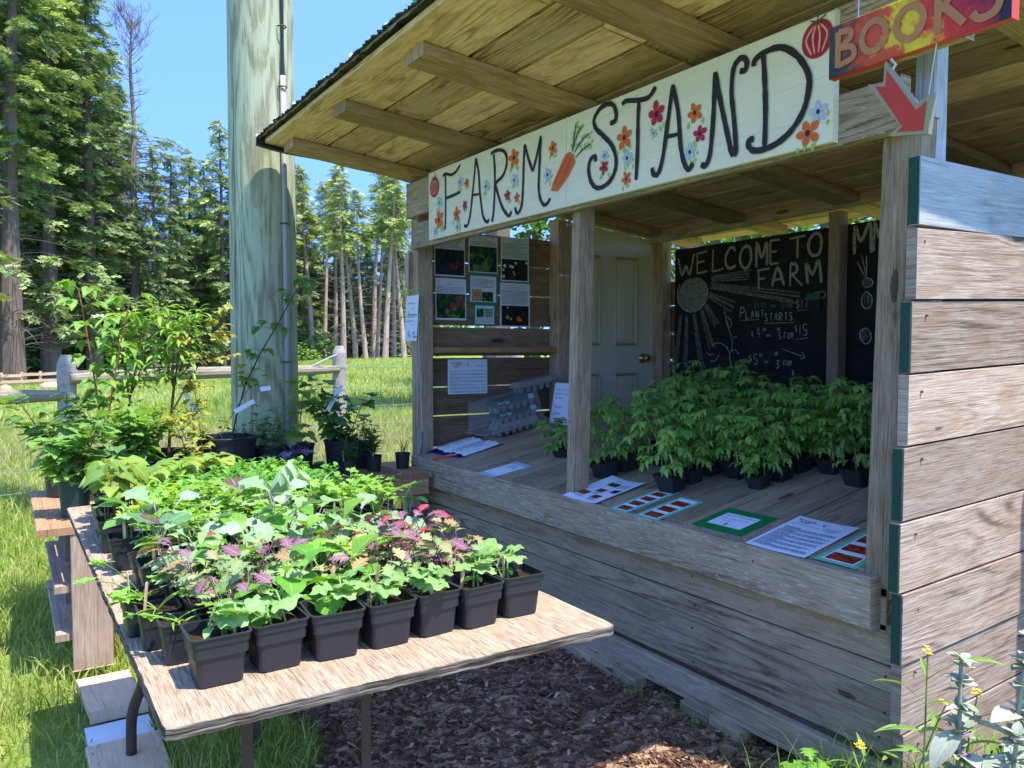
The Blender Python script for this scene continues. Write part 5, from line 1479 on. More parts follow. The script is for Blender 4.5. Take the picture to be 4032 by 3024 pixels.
def basis(az, el, roll=0.0):
    y = Vector((math.cos(az)*math.cos(el), math.sin(az)*math.cos(el), math.sin(el)))
    x = Vector((math.sin(az), -math.cos(az), 0))
    z = x.cross(y)
    if roll:
        c, s = math.cos(roll), math.sin(roll)
        x, z = x*c+z*s, z*c-x*s
    return x, y, z
class Foliage:
    def __init__(s): s.tone = 1.0; s.V = []; s.F = []; s.UV = []; s.C = []; s.nv = 0
    def add(s, tpl, pos, az, el, roll, scale, col, sx=1.0):
        V, F, UV = tpl
        x, y, z = basis(az, el, roll)
        M = np.array([list(x*scale*sx), list(y*scale), list(z*scale)])
        s.V.append(V @ M+np.array(pos))
        o = s.nv
        s.F.extend([tuple(i+o for i in f) for f in F])
        s.UV.append(UV); s.C.append(np.tile(np.array(col, float), (len(V), 1))); s.nv += len(V)
    def stem(s, pts, r0, r1, col, n=4):
        pts = [Vector(p) for p in pts]; o = s.nv; vs = []
        for i, p in enumerate(pts):
            d = (pts[min(i+1, len(pts)-1)]-pts[max(i-1, 0)]).normalized()
            u = d.orthogonal().normalized(); v = d.cross(u); r = r0+(r1-r0)*i/(len(pts)-1)
            vs += [tuple(p+(u*math.cos(2*math.pi*k/n)+v*math.sin(2*math.pi*k/n))*r) for k in range(n)]
        for i in range(len(pts)-1):
            for k in range(n):
                k2 = (k+1) % n
                s.F.append((o+i*n+k, o+i*n+k2, o+(i+1)*n+k2, o+(i+1)*n+k))
        s.V.append(np.array(vs)); s.UV.append(np.tile([[.2, .05]], (len(vs), 1))); s.C.append(np.tile(np.array(col, float), (len(vs), 1))); s.nv += len(vs)
    def build(s, name, mat, parent=None, smooth=True):
        me = bpy.data.meshes.new(name)
        V = np.vstack(s.V); UV = np.vstack(s.UV); C = np.vstack(s.C)
        me.from_pydata(V.tolist(), [], s.F)
        li = np.zeros(len(me.loops), dtype=np.int32); me.loops.foreach_get('vertex_index', li)
        me.uv_layers.new(name='UVMap').data.foreach_set('uv', UV[li].astype(np.float32).ravel())
        ca = me.attributes.new('col', 'FLOAT_COLOR', 'POINT')
        ca.data.foreach_set('color', np.hstack([C, np.ones((len(C), 1))]).astype(np.float32).ravel())
        me.materials.append(mat)
        if smooth: me.polygons.foreach_set('use_smooth', [True]*len(me.polygons))
        me.update()
        return mesh_obj(name, me, parent)
def L3(h, j=.12):
    c = lin(h)[:3]; k = 1+rng.uniform(-j, j)
    return (c[0]*k*(1+rng.uniform(-j, j)*.4), c[1]*k, c[2]*k*(1+rng.uniform(-j, j)*.5))
def arc(p, az, el, L, bend, n=3):
    """points of a stalk that starts at elevation el and bends over"""
    P = [Vector(p)]; e = el
    for i in range(n):
        P.append(P[-1]+Vector((math.cos(az)*math.cos(e), math.sin(az)*math.cos(e), math.sin(e)))*(L/n)); e -= bend/n
    return P, e
U = rng.uniform
def pl_melon(f, z0, S=1.0):
    for k in range(rng.choice((2, 3))):
        bx, by = U(-.018, .018)*S, U(-.018, .018)*S
        a = U(0, 6.28)
        P, e = arc((bx, by, z0), a, U(1.2, 1.5), U(.022, .034)*S, .1)
        f.stem(P, .0022, .0019, L3('#a9c07f'))
        for q in range(2): f.add(LF_OVAL, P[-2], a+q*3.14+U(-.4, .4), U(-.1, .3), U(-.3, .3), U(.020, .028)*S, L3('#8fb862'))
        for q in range(rng.choice((2, 3, 3))):
            aa = a+U(-2.4, 2.4)
            P2, e2 = arc(P[-1], aa, U(.8, 1.4), U(.014, .032)*S, .5)
            f.stem(P2, .0016, .0014, L3('#b5c98c'))
            f.add(LF_MELON, P2[-1], aa, U(-.5, .4), U(-.5, .5), U(.036, .052)*S, L3(rng.choice(('#8fb868', '#9cc274', '#84ad5e'))))
def pl_redkale(f, z0, S=1.0):
    for k in range(rng.randint(26, 34)):
        bx, by = U(-.03, .03)*S, U(-.03, .03)*S; a = math.atan2(by, bx)+U(-.8, .8)
        tall = U(.035, .095)*S
        P, e = arc((bx, by, z0), a, U(1.0, 1.5), tall, U(.1, .6))
        st = rng.choice(('#7d4468', '#8f5a72', '#7b8a4a'))
        f.stem(P, .0011, .0009, L3(st))
        c = rng.choice(('#7f9a5c', '#8aa266', '#6d8c58', '#8c9a68', '#93a069', '#a0a06a', '#8fa860', '#88a45c', '#9fb068', '#a98c5c', '#8f6478', '#8d5a70', '#b03a50' if rng.random() < .35 else '#a5805c'))
        f.add(LF_CUT, P[-1], a, U(-.3, .8), U(-.5, .5), U(.028, .046)*S, L3(c))
    for k in range(8):
        a = U(0, 6.28); f.add(LF_CUT, (U(-.02, .02), U(-.02, .02), z0+U(.01, .03)), a, U(.2, .8), U(-.4, .4), U(.022, .03)*S, L3('#6d8f4c'))
def pl_kale(f, z0, S=1.0):
    for k in range(rng.randint(9, 12)):
        a = k*2.4+U(-.4, .4)
        P, e = arc((U(-.014, .014), U(-.014, .014), z0), a, U(1.0, 1.45), U(.04, .10)*S, U(.2, .7))
        f.stem(P, .0018, .0014, L3(rng.choice(('#8f7a8a', '#a08f8c', '#9fb08a'))))
        c = rng.choice(('#86a67c', '#8fae84', '#7fa06c', '#86a868', '#93b286')) if rng.random() < .88 else rng.choice(('#6a5148', '#5f5360'))
        f.add(LF_KALE, P[-1], a, U(-.4, .7), U(-.5, .5), U(.055, .085)*S, L3(c))
def pl_spinach(f, z0, S=1.0):
    for k in range(rng.randint(9, 12)):
        a = k*2.4+U(-.4, .4)
        el = U(.5, 1.35)
        P, e = arc((U(-.02, .02), U(-.02, .02), z0), a, el, U(.025, .075)*S, .3)
        f.stem(P, .0016, .0014, L3('#a5c46a'))
        f.add(LF_SPOON, P[-1], a, e-U(0, .5), U(-.4, .4), U(.05, .080)*S, L3(rng.choice(('#74b235', '#83b83c', '#6aa536'))), 1.15)
def pl_celery(f, z0, S=1.0, base='#90bf48'):
    for k in range(rng.randint(8, 12)):
        a = U(0, 6.28)
        P, e = arc((U(-.012, .012), U(-.012, .012), z0), a, U(1.1, 1.5), U(.05, .105)*S, U(.1, .5))
        f.stem(P, .0015, .0011, L3('#b4d070'))
        c = L3(rng.choice((base, base, '#82b23e', '#a2c85c')))
        for q in (-1, 0, 1):
            f.add(LF_CEL, P[-1] if q == 0 else P[-1]-(P[-1]-P[-2])*.4, a+q*1.2, U(-.2, .6), U(-.4, .4), U(.022, .036)*S, c)
def pl_yellow(f, z0, S=1.0): pl_celery(f, z0, S*.85, '#a9c63c')
def pl_bean(f, z0, S=1.0):
    for k in range(rng.randint(4, 6)):
        bx, by = U(-.025, .025), U(-.025, .025); a = U(0, 6.28)
        P, e = arc((bx, by, z0), a, U(1.3, 1.55), U(.07, .13)*S, .1, 4)
        f.stem(P, .0021, .0016, L3(rng.choice(('#8f9a4a', '#7d6a48'))))
        for q in (-1.2, 0, 1.2, 2.9):
            aa = a+q+U(-.2, .2)
            P2, e2 = arc(P[-1], aa, U(.2, .7), .02, .3); f.stem(P2, .001, .001, L3('#a3b060'))
            f.add(LF_HEART, P2[-1], aa, U(-.7, .2), U(-.4, .4), U(.040, .062)*S, L3(rng.choice(('#94b548', '#8aad45', '#7fa848', '#a8b94c'))))
def pl_pea(f, z0, S=1.0):
    for k in range(rng.randint(12, 16)):
        a = U(0, 6.28)
        P, e = arc((U(-.035, .035), U(-.035, .035), z0), a, U(1.3, 1.55), U(.035, .075)*S, U(-.1, .2), 5)
        f.stem(P, .0012, .0009, L3('#8fb868'))
        for i in range(1, 6):
            for q in (0, 3.14):
                aa = a+q+i*1.1
                f.add(LF_OVAL, P[min(i, 5)], aa, U(.3, 1.1), U(-.4, .4), U(.016, .028)*S, L3(rng.choice(('#6fae3f', '#7fb84a', '#63a446', '#8cc04a'))), 1.2)
def pl_sage(f, z0, S=1.0):
    pl_spinach(f, z0, S*.7)
    for k in range(7):
        a = U(0, 6.28)
        f.add(LF_LANCE, (U(-.012, .012), U(-.012, .012), z0+U(.02, .05)), a, U(1.0, 1.45), U(-.5, .5), U(.07, .105)*S, L3(rng.choice(('#8fae8a', '#9fb98c', '#86a77c'))), 1.3)
def pl_squash(f, z0, S=1.0):
    for k in range(2):
        a = U(0, 6.28); P, e = arc((U(-.015, .015), U(-.015, .015), z0), a, 1.45, .05*S, .1); f.stem(P, .003, .0025, L3('#93b87a'))
        for q in (0, 3.14): f.add(LF_OVAL, P[-1], a+q+U(-.3, .3), U(.0, .4), U(-.3, .3), .055*S, L3('#7fb05c'), 1.2)
        aa = U(0, 6.28); P2, e2 = arc(P[-1], aa, 1.2, .045*S, .3); f.stem(P2, .002, .0018, L3('#93b87a'))
        f.add(LF_ROUND, P2[-1], aa, U(-.2, .5), U(-.4, .4), .062*S, L3('#6fa361'))
def pl_sprout(f, z0, S=1.0):
    for k in range(7):
        a = U(0, 6.28); f.add(LF_BLADE, (U(-.01, .01), U(-.01, .01), z0), a, U(.4, 1.2), U(-.3, .3), U(.04, .06)*S, L3('#7fae3f'), 1.6)
def pl_parsley(f, z0, S=1.0):
    for k in range(6):
        a = U(0, 6.28)
        P, e = arc((0, 0, z0), a, U(.3, 1.0), U(.05, .10)*S, U(.4, .9), 4); f.stem(P, .0012, .0009, L3('#9cbf5a'))
        for q in (-1, 0, 1): f.add(LF_CEL, P[-1], a+q, U(-.3, .4), U(-.3, .3), U(.02, .03)*S, L3('#86bb3f'))

def square_pot(mb, w, h, soil=True, r=.010):
    """tapered square nursery pot with rolled rim"""
    def ringz(hw, z, rr): return rr_ring(hw, hw, z, rr, 3)
    hw = w/2; b = hw*.76
    mb.loft([ringz(b-.002, 0, r*.8), ringz(b, .003, r), ringz(b+(hw-.004-b)*.80, h*.80, r), ringz(hw-.004, h*.81, r), ringz(hw-.0015, h*.83, r), ringz(hw-.0005, h-.003, r),
             ringz(hw+.0012, h-.002, r), ringz(hw+.0012, h, r), ringz(hw-.0025, h, r*.9), ringz(hw-.004, h*.6, r*.9)], cap0=True)
def round_pot(mb, rt, h, n=28):
    def rg(r, z): return [Vector((r*math.cos(2*math.pi*k/n), r*math.sin(2*math.pi*k/n), z)) for k in range(n)]
    mb.loft([rg(rt*.80, 0), rg(rt*.81, .004), rg(rt*.95, h*.86), rg(rt*.97, h*.87), rg(rt*.985, h*.95), rg(rt*1.02, h*.955), rg(rt*1.03, h*.985), rg(rt*1.0, h), rg(rt*.96, h*.985), rg(rt*.92, h*.7)], cap0=True)
def soil_disc(mb, shape, z, n=14):
    N = len(shape)
    c = Vector((0, 0, z+.004))
    rings = [[p*s+Vector((0, 0, z+U(-.003, .004))) for p in shape] for s in (1.0, .66, .33)]
    for i in range(2):
        for k in range(N):
            mb.face([rings[i][k], rings[i][(k+1) % N], rings[i+1][(k+1) % N], rings[i+1][k]], None)
    for k in range(N): mb.face([rings[2][k], rings[2][(k+1) % N], c], None)

def potted(name, grow, w, h, round_=False, mat=None, stick=1, soilz=.82, S=1.0, leafm=None, tagmat=None, stick_h=.06):
    root = empty(name)
    m = MB()
    (round_pot(m, w/2, h) if round_ else square_pot(m, w, h))
    m.build('pot', mat or M_POT, root, smooth=False)
    m = MB(); zs_ = h*soilz
    if round_: soil_disc(m, [Vector((w*.47*math.cos(2*math.pi*k/18), w*.47*math.sin(2*math.pi*k/18), 0)) for k in range(18)], zs_)
    else: soil_disc(m, rr_ring(w*.47*.97, w*.47*.97, 0, .008, 2), zs_)
    m.build('soil', M_SOIL, root)
    f = Foliage(); grow(f, zs_, S)
    tn = U(.8, 1.15); f.C = [c*np.array([tn*U(.9, 1.12), tn, tn*.95]) for c in f.C] if False else [c*tn for c in f.C]
    f.build('foliage', leafm or M_LEAF, root)
    for q in range(stick):
        m = MB(); a = U(0, 6.28); bx, by = math.cos(a)*w*.33, math.sin(a)*w*.33
        tl = Vector((U(-.012, .012), U(-.012, .012), stick_h))
        b = Vector((bx, by, zs_-.015)); t_ = b+tl; s = Vector((math.cos(a+1.2), math.sin(a+1.2), 0))*.0035; th = Vector((-s.y, s.x, 0)).normalized()*.0006
        top = [t_-s, t_-s*.8+tl*.05, t_+tl*.08, t_+s*.8+tl*.05, t_+s]
        F_ = [b-s]+top+[b+s]
        uv = [(p.z*8, (p-b).dot(s.normalized())*4) for p in F_]
        m.face([p+th for p in F_], uv, U(0, 1)); m.face([p-th for p in F_][::-1], uv[::-1], U(0, 1))
        for i in range(len(F_)): m.face([F_[i]-th, F_[(i+1) % len(F_)]-th, F_[(i+1) % len(F_)]+th, F_[i]+th], None)
        m.build('plant_label', tagmat or M_STICK, root)
    return root

ORD = ['first', 'second', 'third', 'fourth', 'fifth', 'sixth', 'seventh', 'eighth', 'ninth', 'tenth', 'eleventh', 'twelfth', 'thirteenth', 'fourteenth', 'fifteenth']
KINDS = {
 'melon': ('potted_melon_seedling', pl_melon, .088, .078, 'melon seedlings', 1, .78),
 'redkale': ('potted_red_kale', pl_redkale, .076, .070, 'red kale', 1, .85),
 'kale': ('potted_kale', pl_kale, .076, .070, 'blue green kale', 1, .85),
 'spinach': ('potted_spinach', pl_spinach, .076, .070, 'smooth green spinach', 1, .85),
 'celery': ('potted_celery', pl_celery, .080, .072, 'celery', 1, .88),
 'yellow': ('potted_lettuce', pl_yellow, .076, .070, 'yellow lettuce', 0, .85),
 'bean': ('potted_bean', pl_bean, .086, .080, 'bean leaves', 0, .85),
 'pea': ('potted_pea', pl_pea, .076, .070, 'pea shoots', 0, .85),
 'sage': ('potted_sage', pl_sage, .076, .070, 'grey green sage', 1, .85),
 'squash': ('potted_squash', pl_squash, .082, .075, 'squash leaves', 1, .8),
 'sprout': ('potted_sprout', pl_sprout, .058, .066, 'thin sprouts', 0, .9),
 'parsley': ('potted_parsley', pl_parsley, .066, .068, 'parsley sprigs', 1, .88),
}
PROTO = {}
def get_plant(kind, nvar=3):
    nm, gr, w, h, lab, st, sz = KINDS[kind]
    if kind not in PROTO: PROTO[kind] = []
    lst = PROTO[kind]
    if len(lst) < nvar:
        o = potted(nm, gr, w, h, stick=st, soilz=sz, leafm=M_LEAFM if kind in ('kale', 'redkale', 'sage') else M_LEAF)
        lst.append(o); return o
    return copy_tree(rng.choice(lst))
ROWS = [
 (-1.232, [('melon', .2525), ('melon', .3435), ('melon', .442), ('melon', .5345), ('melon', .6185), ('melon', .7065), ('melon', .8045)]),
 (-1.328, [('sprout', .222), ('redkale', .31), ('spinach', .395), ('spinach', .475), ('redkale', .56), ('redkale', .645), ('redkale', .73)]),
 (-1.412, [('parsley', .205), ('redkale', .285), ('redkale', .37), ('redkale', .455), ('spinach', .54), ('redkale', .625), ('redkale', .71)]),
 (-1.500, [('parsley', .19), ('redkale', .275), ('spinach', .36), ('redkale', .445), ('redkale', .53), ('redkale', .615), ('redkale', .70)]),
 (-1.590, [('kale', .30), ('spinach', .385), ('spinach', .47), ('spinach', .555), ('kale', .64)]),
 (-1.680, [('squash', .25), ('kale', .335), ('kale', .42), ('kale', .505), ('spinach', .59), ('kale', .675)]),
 (-1.775, [('celery', .24), ('celery', .33), ('kale', .415), ('celery', .50), ('kale', .585)]),
 (-1.875, [('kale', .28), ('yellow', .37), ('celery', .455), ('kale', .54), ('celery', .71), ('celery', .795), ('squash', .875)]),
 (-1.965, [('squash', .225), ('celery', .31), ('celery', .395), ('kale', .48), ('sage', .565), ('celery', .65), ('celery', .74), ('celery', .83)]),
 (-2.060, [('yellow', .26), ('celery', .345), ('yellow', .43), ('celery', .515), ('sage', .60), ('sage', .69), ('celery', .78)]),
 (-2.155, [('bean', .215), ('yellow', .31), ('celery', .395), ('yellow', .48), ('pea', .565), ('sage', .65), ('pea', .74)]),
 (-2.250, [('bean', .235), ('yellow', .33), ('pea', .415), ('yellow', .50), ('pea', .585), ('pea', .67), ('pea', .76)]),
 (-2.345, [('bean', .225), ('pea', .32), ('pea', .405), ('pea', .49), ('pea', .575), ('pea', .66), ('pea', .745), ('pea', .83)]),
 (-2.440, [('squash', .24), ('bean', .335), ('pea', .42), ('pea', .505), ('pea', .59), ('pea', .675), ('pea', .76)]),
 (-2.540, [('bean', .25), ('squash', .345), ('bean', .44), ('pea', .53), ('pea', .615), ('pea', .70), ('pea', .785)]),
 (-2.650, [('squash', .26), ('squash', .36), ('bean', .46), ('bean', .56), ('pea', .65), ('pea', .74)]),
]
for ri, (x, lst) in enumerate(ROWS):
    for ci, (kind, y) in enumerate(lst):
        o = get_plant(kind, 4 if kind in ('melon', 'redkale', 'kale', 'pea') else 3)
        o.location = (x+U(-.006, .006), y+U(-.004, .004), .7502)
        o.rotation_euler = (0, 0, rng.choice((0, math.pi/2, math.pi, -math.pi/2))+U(-.09, .09))
        s = U(.95, 1.06) if kind != 'melon' else U(.99, 1.02)
        o.scale = (s, s, s*(.78 if ri > 12 and kind in ('bean', 'squash') else 1))
        rowtxt = 'in the front row' if ri == 0 else 'in the %s row from the front' % (ORD[ri] if ri < 15 else 'last')
        tag(o, 'pot of %s, %s from left %s' % (KINDS[kind][4], ORD[ci], rowtxt), 'potted plant', 'seedling pots on the plywood table')

# tomatoes on the counter
def pl_tomato(f, z0, S=1.0):
    for k in range(rng.choice((1, 2, 2))):
        a = U(0, 6.28); H = U(.20, .30)*S
        P, e = arc((U(-.02, .02), U(-.02, .02), z0), a, U(1.25, 1.5), H, U(-.1, .45), 7)
        f.stem(P, .0035, .0018, L3('#7f9f5c'))
        for i in range(1, 8):
            for q in range(rng.choice((1, 2, 2))):
                aa = i*2.4+q*2.0+U(-.5, .5)
                L = U(.07, .12)*S*(1 if i < 6 else .7)
                P2, e2 = arc(P[i], aa, U(.2, .8), L, U(.7, 1.3), 5)
                f.stem(P2, .0014, .0008, L3('#7fa552'), 3)
                c = rng.choice(('#7fa84c', '#8cb652', '#74a048', '#9ac25c'))
                for j in range(2, 6):
                    for sd in (-1, 1):
                        f.add(LF_TOM, P2[j], aa+sd*U(.8, 1.3), U(-.6, .3), U(-.5, .5), U(.034, .050)*S, L3(c))
                f.add(LF_TOM, P2[-1], aa, U(-.9, .1), U(-.3, .3), U(.044, .062)*S, L3(c))
TOMS = []
def tomato(x, y, rz_=None, s=1.0, mat=None):
    if len(TOMS) < 5 or mat:
        o = potted('potted_tomato', pl_tomato, .108, .075, stick=2, soilz=.85, mat=mat, round_=bool(mat), stick_h=.105)
        if not mat: TOMS.append(o)
    else: o = copy_tree(rng.choice(TOMS))
    o.location = dpt(x, y, .0005)
    o.rotation_euler = (math.atan(SL), 0, 0)
    o.rotation_euler = (Matrix.Rotation(math.atan(SL), 3, 'X') @ Matrix.Rotation((rng.choice((0, 1, 2, 3))*math.pi/2+U(-.1, .1)) if rz_ is None else rz_, 3, 'Z')).to_euler()
    o.scale = (s, s, s)
    return o
cols_ = [(-2.64, [2.20, 2.31, None, 2.53, 2.64, 2.76, 2.88, 3.0]), (-2.77, [2.72, 2.83, 2.94, 3.05]), (-2.89, [2.92, 3.04]), (-2.525, [2.45, 2.57, 2.68, 2.80, 2.92, 3.03]), (-2.41, [2.56, 2.68, 2.79, 2.91, 3.02]), (-2.245, [2.195, 2.31, 2.42, 2.53, 2.65, 2.77, 2.89, 3.0]),
         (-2.13, [2.45, 2.57, 2.69, 2.81, 2.93, 3.04]), (-1.965, [2.38, 2.50, 2.61, 2.73, 2.85, 2.97]), (-1.85, [2.66, 2.78, 2.90, 3.02]), (-1.69, [2.57, 2.69, 2.81, 2.93, 3.04]), (-1.57, [2.86, 2.98]), (-1.45, [2.68, 2.82, 2.95])]
for ci, (x, ys_) in enumerate(cols_):
    for yi, y in enumerate(ys_):
        if y is None: continue
        o = tomato(x+U(-.008, .008), y+U(-.006, .006), None, U(.66, .96) if x > -2.5 else U(.88, 1.06))
        where = 'at the front' if yi == 0 else '%s from the front' % ORD[yi]
        tag(o, 'tomato pot %s, in the %s file right of the middle post' % (where, ORD[ci]), 'potted plant', 'tomato pots on the counter')
o = tomato(-2.625, 2.425, 0, 1.0, M_POTG); tag(o, 'round dark green pot of tomato seedlings standing right of the middle post', 'potted plant', 'tomato pots on the counter')
o = tomato(-3.13, 2.33, .3, .62); o.scale = (.92, .92, .62); tag(o, 'lone small tomato seedling pot left of the middle post', 'potted plant', 'tomato pots on the counter')

# ------------------------------------------------------------------ nursery plants on the bench
def compound(f, p, az, el, L, tpl, ls, c, pairs=3, bend=.8, stemc='#8a9a55'):
    P, e = arc(p, az, el, L, bend, pairs+1); f.stem(P, .0016, .001, L3(stemc), 3)
    for j in range(1, pairs+1):
        for sd in (-1, 1): f.add(tpl, P[j], az+sd*U(.7, 1.1), U(-.3, .3), U(-.3, .3), ls*U(.8, 1.1), L3(c))
    f.add(tpl, P[-1], az, e, U(-.3, .3), ls*1.1, L3(c))
def cane(f, P, r0, r1, c): f.stem(P, r0, r1, L3(c), 6)
def gr_elder(H, lean, leafc):
    def g(f, z0, S):
        tips = []
        P, e = arc((0, 0, z0), lean, 1.5, H*.45, .05, 4); cane(f, P, .008, .007, '#8a6a4c')
        for b in range(4):
            a = lean+b*1.6+U(-.3, .3)
            P2, e2 = arc(P[-1], a, U(1.0, 1.45), H*U(.38, .6), -.15, 5); cane(f, P2, .005, .003, '#9a7a50')
            for i in range(1, 6):
                for q in range(3):
                    compound(f, P2[i], a+i*1.6+q*2.1+U(-.3, .3), U(.2, .8), U(.08, .13), LF_SERR, U(.042, .064), leafc, 3, .9)
            tips.append(P2[-1])
        for t_ in tips:
            for q in range(6): compound(f, t_, q*1.05, U(.5, 1.2), U(.06, .10), LF_SERR, U(.04, .06), leafc, 2, .6)
    return g
def gr_raspberry(f, z0, S):
    for b in range(2):
        a = 1.2+b*2.6
        P, e = arc((U(-.03, .03), U(-.03, .03), z0), a, 1.45, .72*S*U(.8, 1), .12, 9); cane(f, P, .005, .003, '#a8744c')
        for i in range(3, 10):
            for q in range(2):
                aa = i*2.2+q*3.1+U(-.4, .4)
                P2, e2 = arc(P[i], aa, U(.2, .9), U(.05, .09), .5, 3); f.stem(P2, .0016, .001, L3('#98a860'), 3)
                for sd in (-1, 0, 1): f.add(LF_RASP, P2[-1], aa+sd*1.1, U(-.7, .1), U(-.3, .3), U(.06, .085), L3('#86b04c'))
    for k in range(22):
        a = U(0, 6.28); f.add(LF_RASP, Vector((U(-.1, .1), U(-.1, .1), z0+U(.02, .25))), a, U(-.4, .5), U(-.4, .4), U(.05, .075), L3('#7aa848'))
def gr_currant(n, H, c='#6f9c44', spread=.13, sz=(.045, .075)):
    def g(f, z0, S):
        for b in range(n):
            a = U(0, 6.28)
            P, e = arc((U(-.03, .03), U(-.03, .03), z0), a, U(1.0, 1.5), H*U(.5, 1.05), U(0, .35), 7); cane(f, P, .0035, .0018, '#7a5f44')
            for i in range(1, 8):
                for q in range(3):
                    aa = U(0, 6.28)
                    P2, e2 = arc(P[i], aa, U(.1, .9), U(.025, .05), .4, 2); f.stem(P2, .0012, .0009, L3('#93a95c'), 3)
                    f.add(LF_CURR, P2[-1], aa, U(-.7, .3), U(-.5, .5), U(*sz), L3(c))
    return g
def gr_blackberry(f, z0, S):
    # long arching cane to the right and a short cane left
    pts = [(0, .02, z0), (-.02, .05, z0+.12), (-.03, .10, z0+.28), (-.02, .17, z0+.43), (.0, .25, z0+.57), (.0, .32, z0+.70), (0, .37, z0+.78)]
    cane(f, pts, .0045, .003, '#6a4450')
    for i in range(2, 7):
        for q in range(4):
            aa = U(0, 6.28); p = Vector(pts[i])+Vector((0, U(-.03, .03), U(-.03, .03)))
            P2, e2 = arc(p, aa, U(.2, .9), U(.04, .07), .5, 3); f.stem(P2, .0014, .001, L3('#7a6a50'), 3)
            for sd in (-1, 0, 1): f.add(LF_RASP, P2[-1], aa+sd*1.1, U(-.7, .1), U(-.3, .3), U(.045, .065), L3('#6f9c4c'))
    p2 = [(.06, -.02, z0), (.09, -.05, z0+.05), (.04, .02, z0+.14), (.0, .12, z0+.28)]
    cane(f, p2, .003, .002, '#a8845a')
    for q in range(9):
        aa = U(0, 6.28); f.add(LF_CURR, Vector(p2[3])+Vector((U(-.04, .04), U(-.06, .06), U(-.02, .10))), aa, U(-.5, .4), U(-.4, .4), U(.04, .055), L3('#a3b544'))
def gr_grape(f, z0, S):
    P, e = arc((0, 0, z0), 1.5, 1.5, .34*S, .1, 6); cane(f, P, .004, .0025, '#8a7a50')
    for i in range(1, 7):
        for q in range(3):
            aa = U(0, 6.28); P2, e2 = arc(P[i], aa, U(.2, .8), U(.03, .06), .4, 2); f.stem(P2, .0014, .001, L3('#98ad5c'), 3)
            f.add(LF_CURR, P2[-1], aa, U(-.9, .1), U(-.4, .4), U(.07, .10), L3(rng.choice(('#86ac48', '#9ab44c', '#78a24a'))))
def gr_mint(f, z0, S):
    for b in range(12):
        a = U(0, 6.28); P, e = arc((U(-.05, .05), U(-.05, .05), z0), a, U(1.2, 1.5), U(.12, .24)*S, .1, 6); f.stem(P, .0016, .001, L3('#6a8a48'))
        for i in range(1, 7):
            for q in (0, 3.14): f.add(LF_RASP, P[i], a+q+i*1.57, U(-.3, .5), U(-.3, .3), U(.03, .05)*S, L3('#63964c'))
def gr_purple(f, z0, S):
    for k in range(16):
        a = k*2.4; P, e = arc((U(-.02, .02), U(-.02, .02), z0), a, U(.6, 1.4), U(.04, .10)*S, .5); f.stem(P, .002, .0015, L3('#7a5a78'))
        f.add(LF_KALE, P[-1], a, U(-.4, .6), U(-.5, .5), U(.06, .085)*S, L3(rng.choice(('#6a6a7c', '#5f7a78', '#74587a', '#6f8c84'))))
def gr_spiky(f, z0, S):
    for b in range(3):
        a = U(0, 6.28); P, e = arc((U(-.012, .012), U(-.012, .012), z0), a, U(1.35, 1.55), U(.08, .15)*S, .05, 6); f.stem(P, .0018, .0012, L3('#5a7a40'))
        for i in range(1, 7):
            for q in range(5): f.add(LF_LANCE, P[i], U(0, 6.28), U(.2, 1.0), U(-.3, .3), U(.04, .065)*S, L3('#57803f'), .7)
def gr_grassy(f, z0, S):
    for k in range(9): f.add(LF_BLADE, (U(-.01, .01), U(-.01, .01), z0), U(0, 6.28), U(1.1, 1.5), U(-.4, .4), U(.08, .16)*S, L3('#5f8f4a'), .7)
def gr_rosette(f, z0, S):
    for k in range(16): f.add(LF_SPOON, (0, 0, z0), k*2.4, U(.3, 1.2), U(-.3, .3), U(.03, .055)*S, L3(rng.choice(('#7a9a4c', '#93a05a', '#8a5a50'))))
def gr_bush(f, z0, S):
    gr_currant(7, .30, '#86b046')(f, z0, S)

BZ = .5945
def nursery(name, x, y, grow, w, h, label, round_=True, mat=None, stick=0, tagm=None, S=1.0, leafm=None, z=BZ):
    o = potted(name, grow, w, h, round_, mat, stick, .86, S, leafm, tagm, .07)
    o.location = (x, y, z); tag(o, label, 'potted plant', 'nursery pots on the bench'); return o
nursery('potted_currant', -4.02, .20, gr_currant(8, .34), .17, .17, 'currant bush in black round pot at the far left bench corner')
nursery('potted_currant', -3.50, .21, gr_currant(7, .27, '#7fae48'), .12, .15, 'small currant in dark green pot at the left bench end', mat=M_POTG)
nursery('potted_raspberry', -4.0, .38, gr_raspberry, .22, .20, 'tall raspberry with red brown canes, left of the elder', S=1.08)
nursery('potted_currant', -3.80, .46, gr_currant(9, .30, '#7aaa46'), .17, .16, 'bushy currant in front of the raspberry canes', stick=1, tagm=M_TAG)
el = nursery('potted_elder', -3.98, .63, gr_elder(.70, 1.2, '#93c04a'), .20, .18, 'tall bright green elder shrub with feathery leaves left of the big pot', stick=1)
nursery('potted_elder', -4.05, .46, gr_elder(.62, 2.4, '#9cc653'), .18, .17, 'second elder with a cream flower head behind the raspberry')
def gr_yellowcane(f, z0, S):
    pts = [(0, 0, z0), (0, .06, z0+.16), (-.02, .16, z0+.34), (-.02, .24, z0+.48), (-.01, .27, z0+.60)]
    cane(f, pts, .0045, .003, '#8a4a3c')
    for i in range(1, 5):
        for q in range(7):
            aa = U(0, 6.28); P2, e2 = arc(Vector(pts[i])+Vector((0, U(-.05, .05), U(-.06, .06))), aa, U(.1, .9), U(.06, .16), .5, 4); f.stem(P2, .0014, .001, L3('#9a6a48'), 3)
            for j in (2, 3, 4):
                for sd in (-1, 0, 1): f.add(LF_RASP, P2[j], aa+sd*1.1, U(-.6, .3), U(-.3, .3), U(.028, .045), L3(rng.choice(('#b0b54c', '#c0b455', '#b5955a', '#98ae4a'))))
